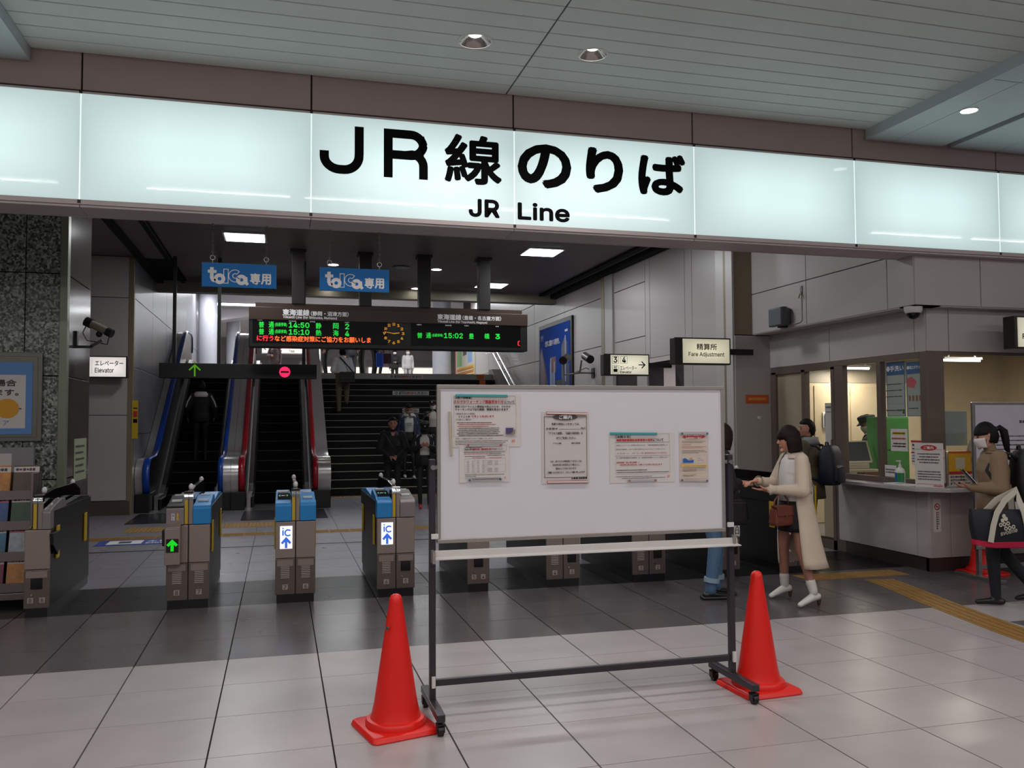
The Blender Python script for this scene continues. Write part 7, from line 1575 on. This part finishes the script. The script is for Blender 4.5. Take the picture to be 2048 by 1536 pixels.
cap(P9, '0f0e10', emblem='b8b8b8', tall=0.04)
shell(P9, 'open_jacket', [((0, 0, 1.43), 0.09, 0.07), ((0, -0.005, 1.36), 0.185, 0.11), ((0, 0, 1.2), 0.19, 0.135), ((0, 0, 1.0), 0.185, 0.14), ((0, 0, 0.80), 0.19, 0.15)], cl('111013'), 34, 330, 0.01)
P10 = person('man in a white shirt and khaki trousers walking up the stairs with a black bag', (1.56, 22.50, RISE*11), RAD(-4), 1.72, dict(ran=(0.10, 0.30-0.24, 0.31), rkn=(0.11, 0.18, 0.62), lan=(-0.09, -0.02, 0.085), rel=(0.24, -0.02, 1.12), rwr=(0.20, 0.1, 0.92), lel=(-0.24, 0.0, 1.12), lwr=(-0.18, 0.18, 1.0)), dict(top='eeecee', bottom='665d4b', shoe='15120f', skin='a8745c'), hair='short', hair_col='0d0b0b', bulk=0.030, leg=0.014, sleeve=0.012, voxel=0.014, face=False)
b = thing('shoulder_bag', 'black messenger bag slung behind the man in the white shirt', 'bag', (1.66, 22.27, RISE*11+0.93), RAD(-4)); obj('body', MB().box(-0.19, 0.19, -0.06, 0.05, -0.14, 0.14), m_black, b, bevel=0.02); obj('flap', MB().box(-0.19, 0.19, -0.068, -0.055, -0.06, 0.145), m_black, b, bevel=0.006); obj('strap', MB().tube([(0.17, 0.0, 0.12), (0.02, 0.05, 0.30), (-0.12, 0.07, 0.46), (-0.19, 0.16, 0.53)], 0.016, 6), m_black, b)
P11 = person('man with a white and red hood on the left escalator, seen from behind', (-1.62, 19.31, 0.81), RAD(4), 1.70, dict(rel=(0.27, -0.02, 1.14), lel=(-0.27, -0.02, 1.14), rwr=(0.27, 0.10, 0.95), lwr=(-0.27, 0.1, 0.95)), dict(top='0f1015', bottom='0c0c0f', shoe='20241c', skin='8a5c4a'), hair='short', hair_col='0d0a0a', bulk=0.03, sleeve=0.012, voxel=0.013, face=False)
shell(P11, 'hood', [((0, -0.02, 1.36), 0.13, 0.125), ((0, -0.03, 1.42), 0.13, 0.125), ((0, -0.03, 1.46), 0.105, 0.105), ((0, -0.02, 1.43), 0.085, 0.085)], mat('hood_white', 'e2d8d6', 0.8), 20, 340, 0.014); shell(P11, 'hood_lining', [((0, -0.03, 1.462), 0.106, 0.106), ((0, -0.02, 1.435), 0.082, 0.082)], mat('hood_red', 'a01c24', 0.8), 60, 300, 0.012)
for sg in (-1, 1): obj('sleeve_stripe', MB().tube([(sg*0.20, -0.085, 1.385), (sg*0.265, -0.095, 1.26), (sg*0.30, -0.095, 1.14)], 0.016, 6), cl('bdb7b5'), P11['t'], smooth=True)

# ---- people on the upper concourse
def far(label, x, y, rz, H, cols, hair='short', hc='120d0d', **kw):
    kw.setdefault('voxel', 0.016); return person(label, (x, y, 3.0), RAD(rz), H, kw.pop('J', None), cols, hair, hc, **kw)
far('woman with long brown hair and mask in mauve coat above the right escalator', -0.20, 32.5, 178, 1.60, dict(top='4f3c3c', bottom='4f3c3c', skin='b58470'), 'long', '2a1412', mask='d3cfcf', bulk=0.03, female=True, J=dict(rel=(0.24, 0.02, 1.12), rwr=(0.12, 0.2, 1.12)))
far('person with black hair far back between the escalators, only the head in view', -2.0, 38.0, 180, 1.62, dict(top='3a3636'))
far('man in a dark suit just ahead of the man in the white shirt', 2.33, 29.2, 10, 1.72, dict(top='17171c', skin='b08068'), face=False)
far('person in olive top and black trousers at the top left of the stairs', 1.34, 27.1, 100, 1.70, dict(top='57523a', bottom='121214'), bulk=0.03)
far('person in a long black coat at the top of the stairs behind the departure board', 2.42, 26.6, 80, 1.72, dict(top='121216', bottom='121216'), bulk=0.045, leg=0.02)
far('person in a tan coat with bright blue under it at the top of the stairs', 2.86, 27.0, -80, 1.68, dict(top='7a5a34', bottom='17161a', shoe='2a2320'), bulk=0.04, leg=0.01)
far('person in brown coat with a plum bag at the top of the stairs', 3.10, 27.5, -90, 1.66, dict(top='7c5c3a', bottom='18161a'), bulk=0.04)
b = thing('plum_bag', 'plum red bag held by a person at the top of the stairs', 'bag', (3.27, 27.22, 3.70)); obj('body', MB().box(-0.14, 0.14, -0.06, 0.06, -0.25, 0.1), mat('bag_plum', '3f1a20', 0.5), b, bevel=0.02); obj('strap', MB().tube([(-0.10, 0, 0.1), (-0.06, 0, 0.35), (0.06, 0, 0.35), (0.10, 0, 0.1)], 0.012, 6), mat('bag_plum', '3f1a20', 0.5), b)
far('masked woman in a black jacket waiting at the far end of the upper concourse', 4.52, 35.0, 178, 1.58, dict(top='17161a', bottom='151518', skin='b58470'), 'bob', '120c0c', mask='d6d3d3', bulk=0.025, female=True, J=dict(lel=(-0.24, 0.02, 1.12), lwr=(-0.05, 0.2, 1.12)))
far('masked woman in a white coat and blue knit cap beside the woman in black', 5.06, 35.0, 180, 1.60, dict(top='b7b3b2', bottom='b0acab', skin='b58470'), 'short', '2c4a6a', mask='d6d3d3', bulk=0.035, female=True)
b = thing('blue_bag', 'bright blue bag beside the person in a tan coat at the top of the stairs', 'bag', (2.98, 26.72, 3.58)); obj('body', MB().box(-0.11, 0.11, -0.05, 0.05, -0.25, 0.18), mat('bag_blue', '1c4cb0', 0.5), b, bevel=0.02); obj('handle', MB().tube([(-0.08, 0, 0.22), (-0.05, 0, 0.42), (0.05, 0, 0.42), (0.08, 0, 0.22)], 0.012, 6), mat('bag_blue', '1c4cb0', 0.5), b)
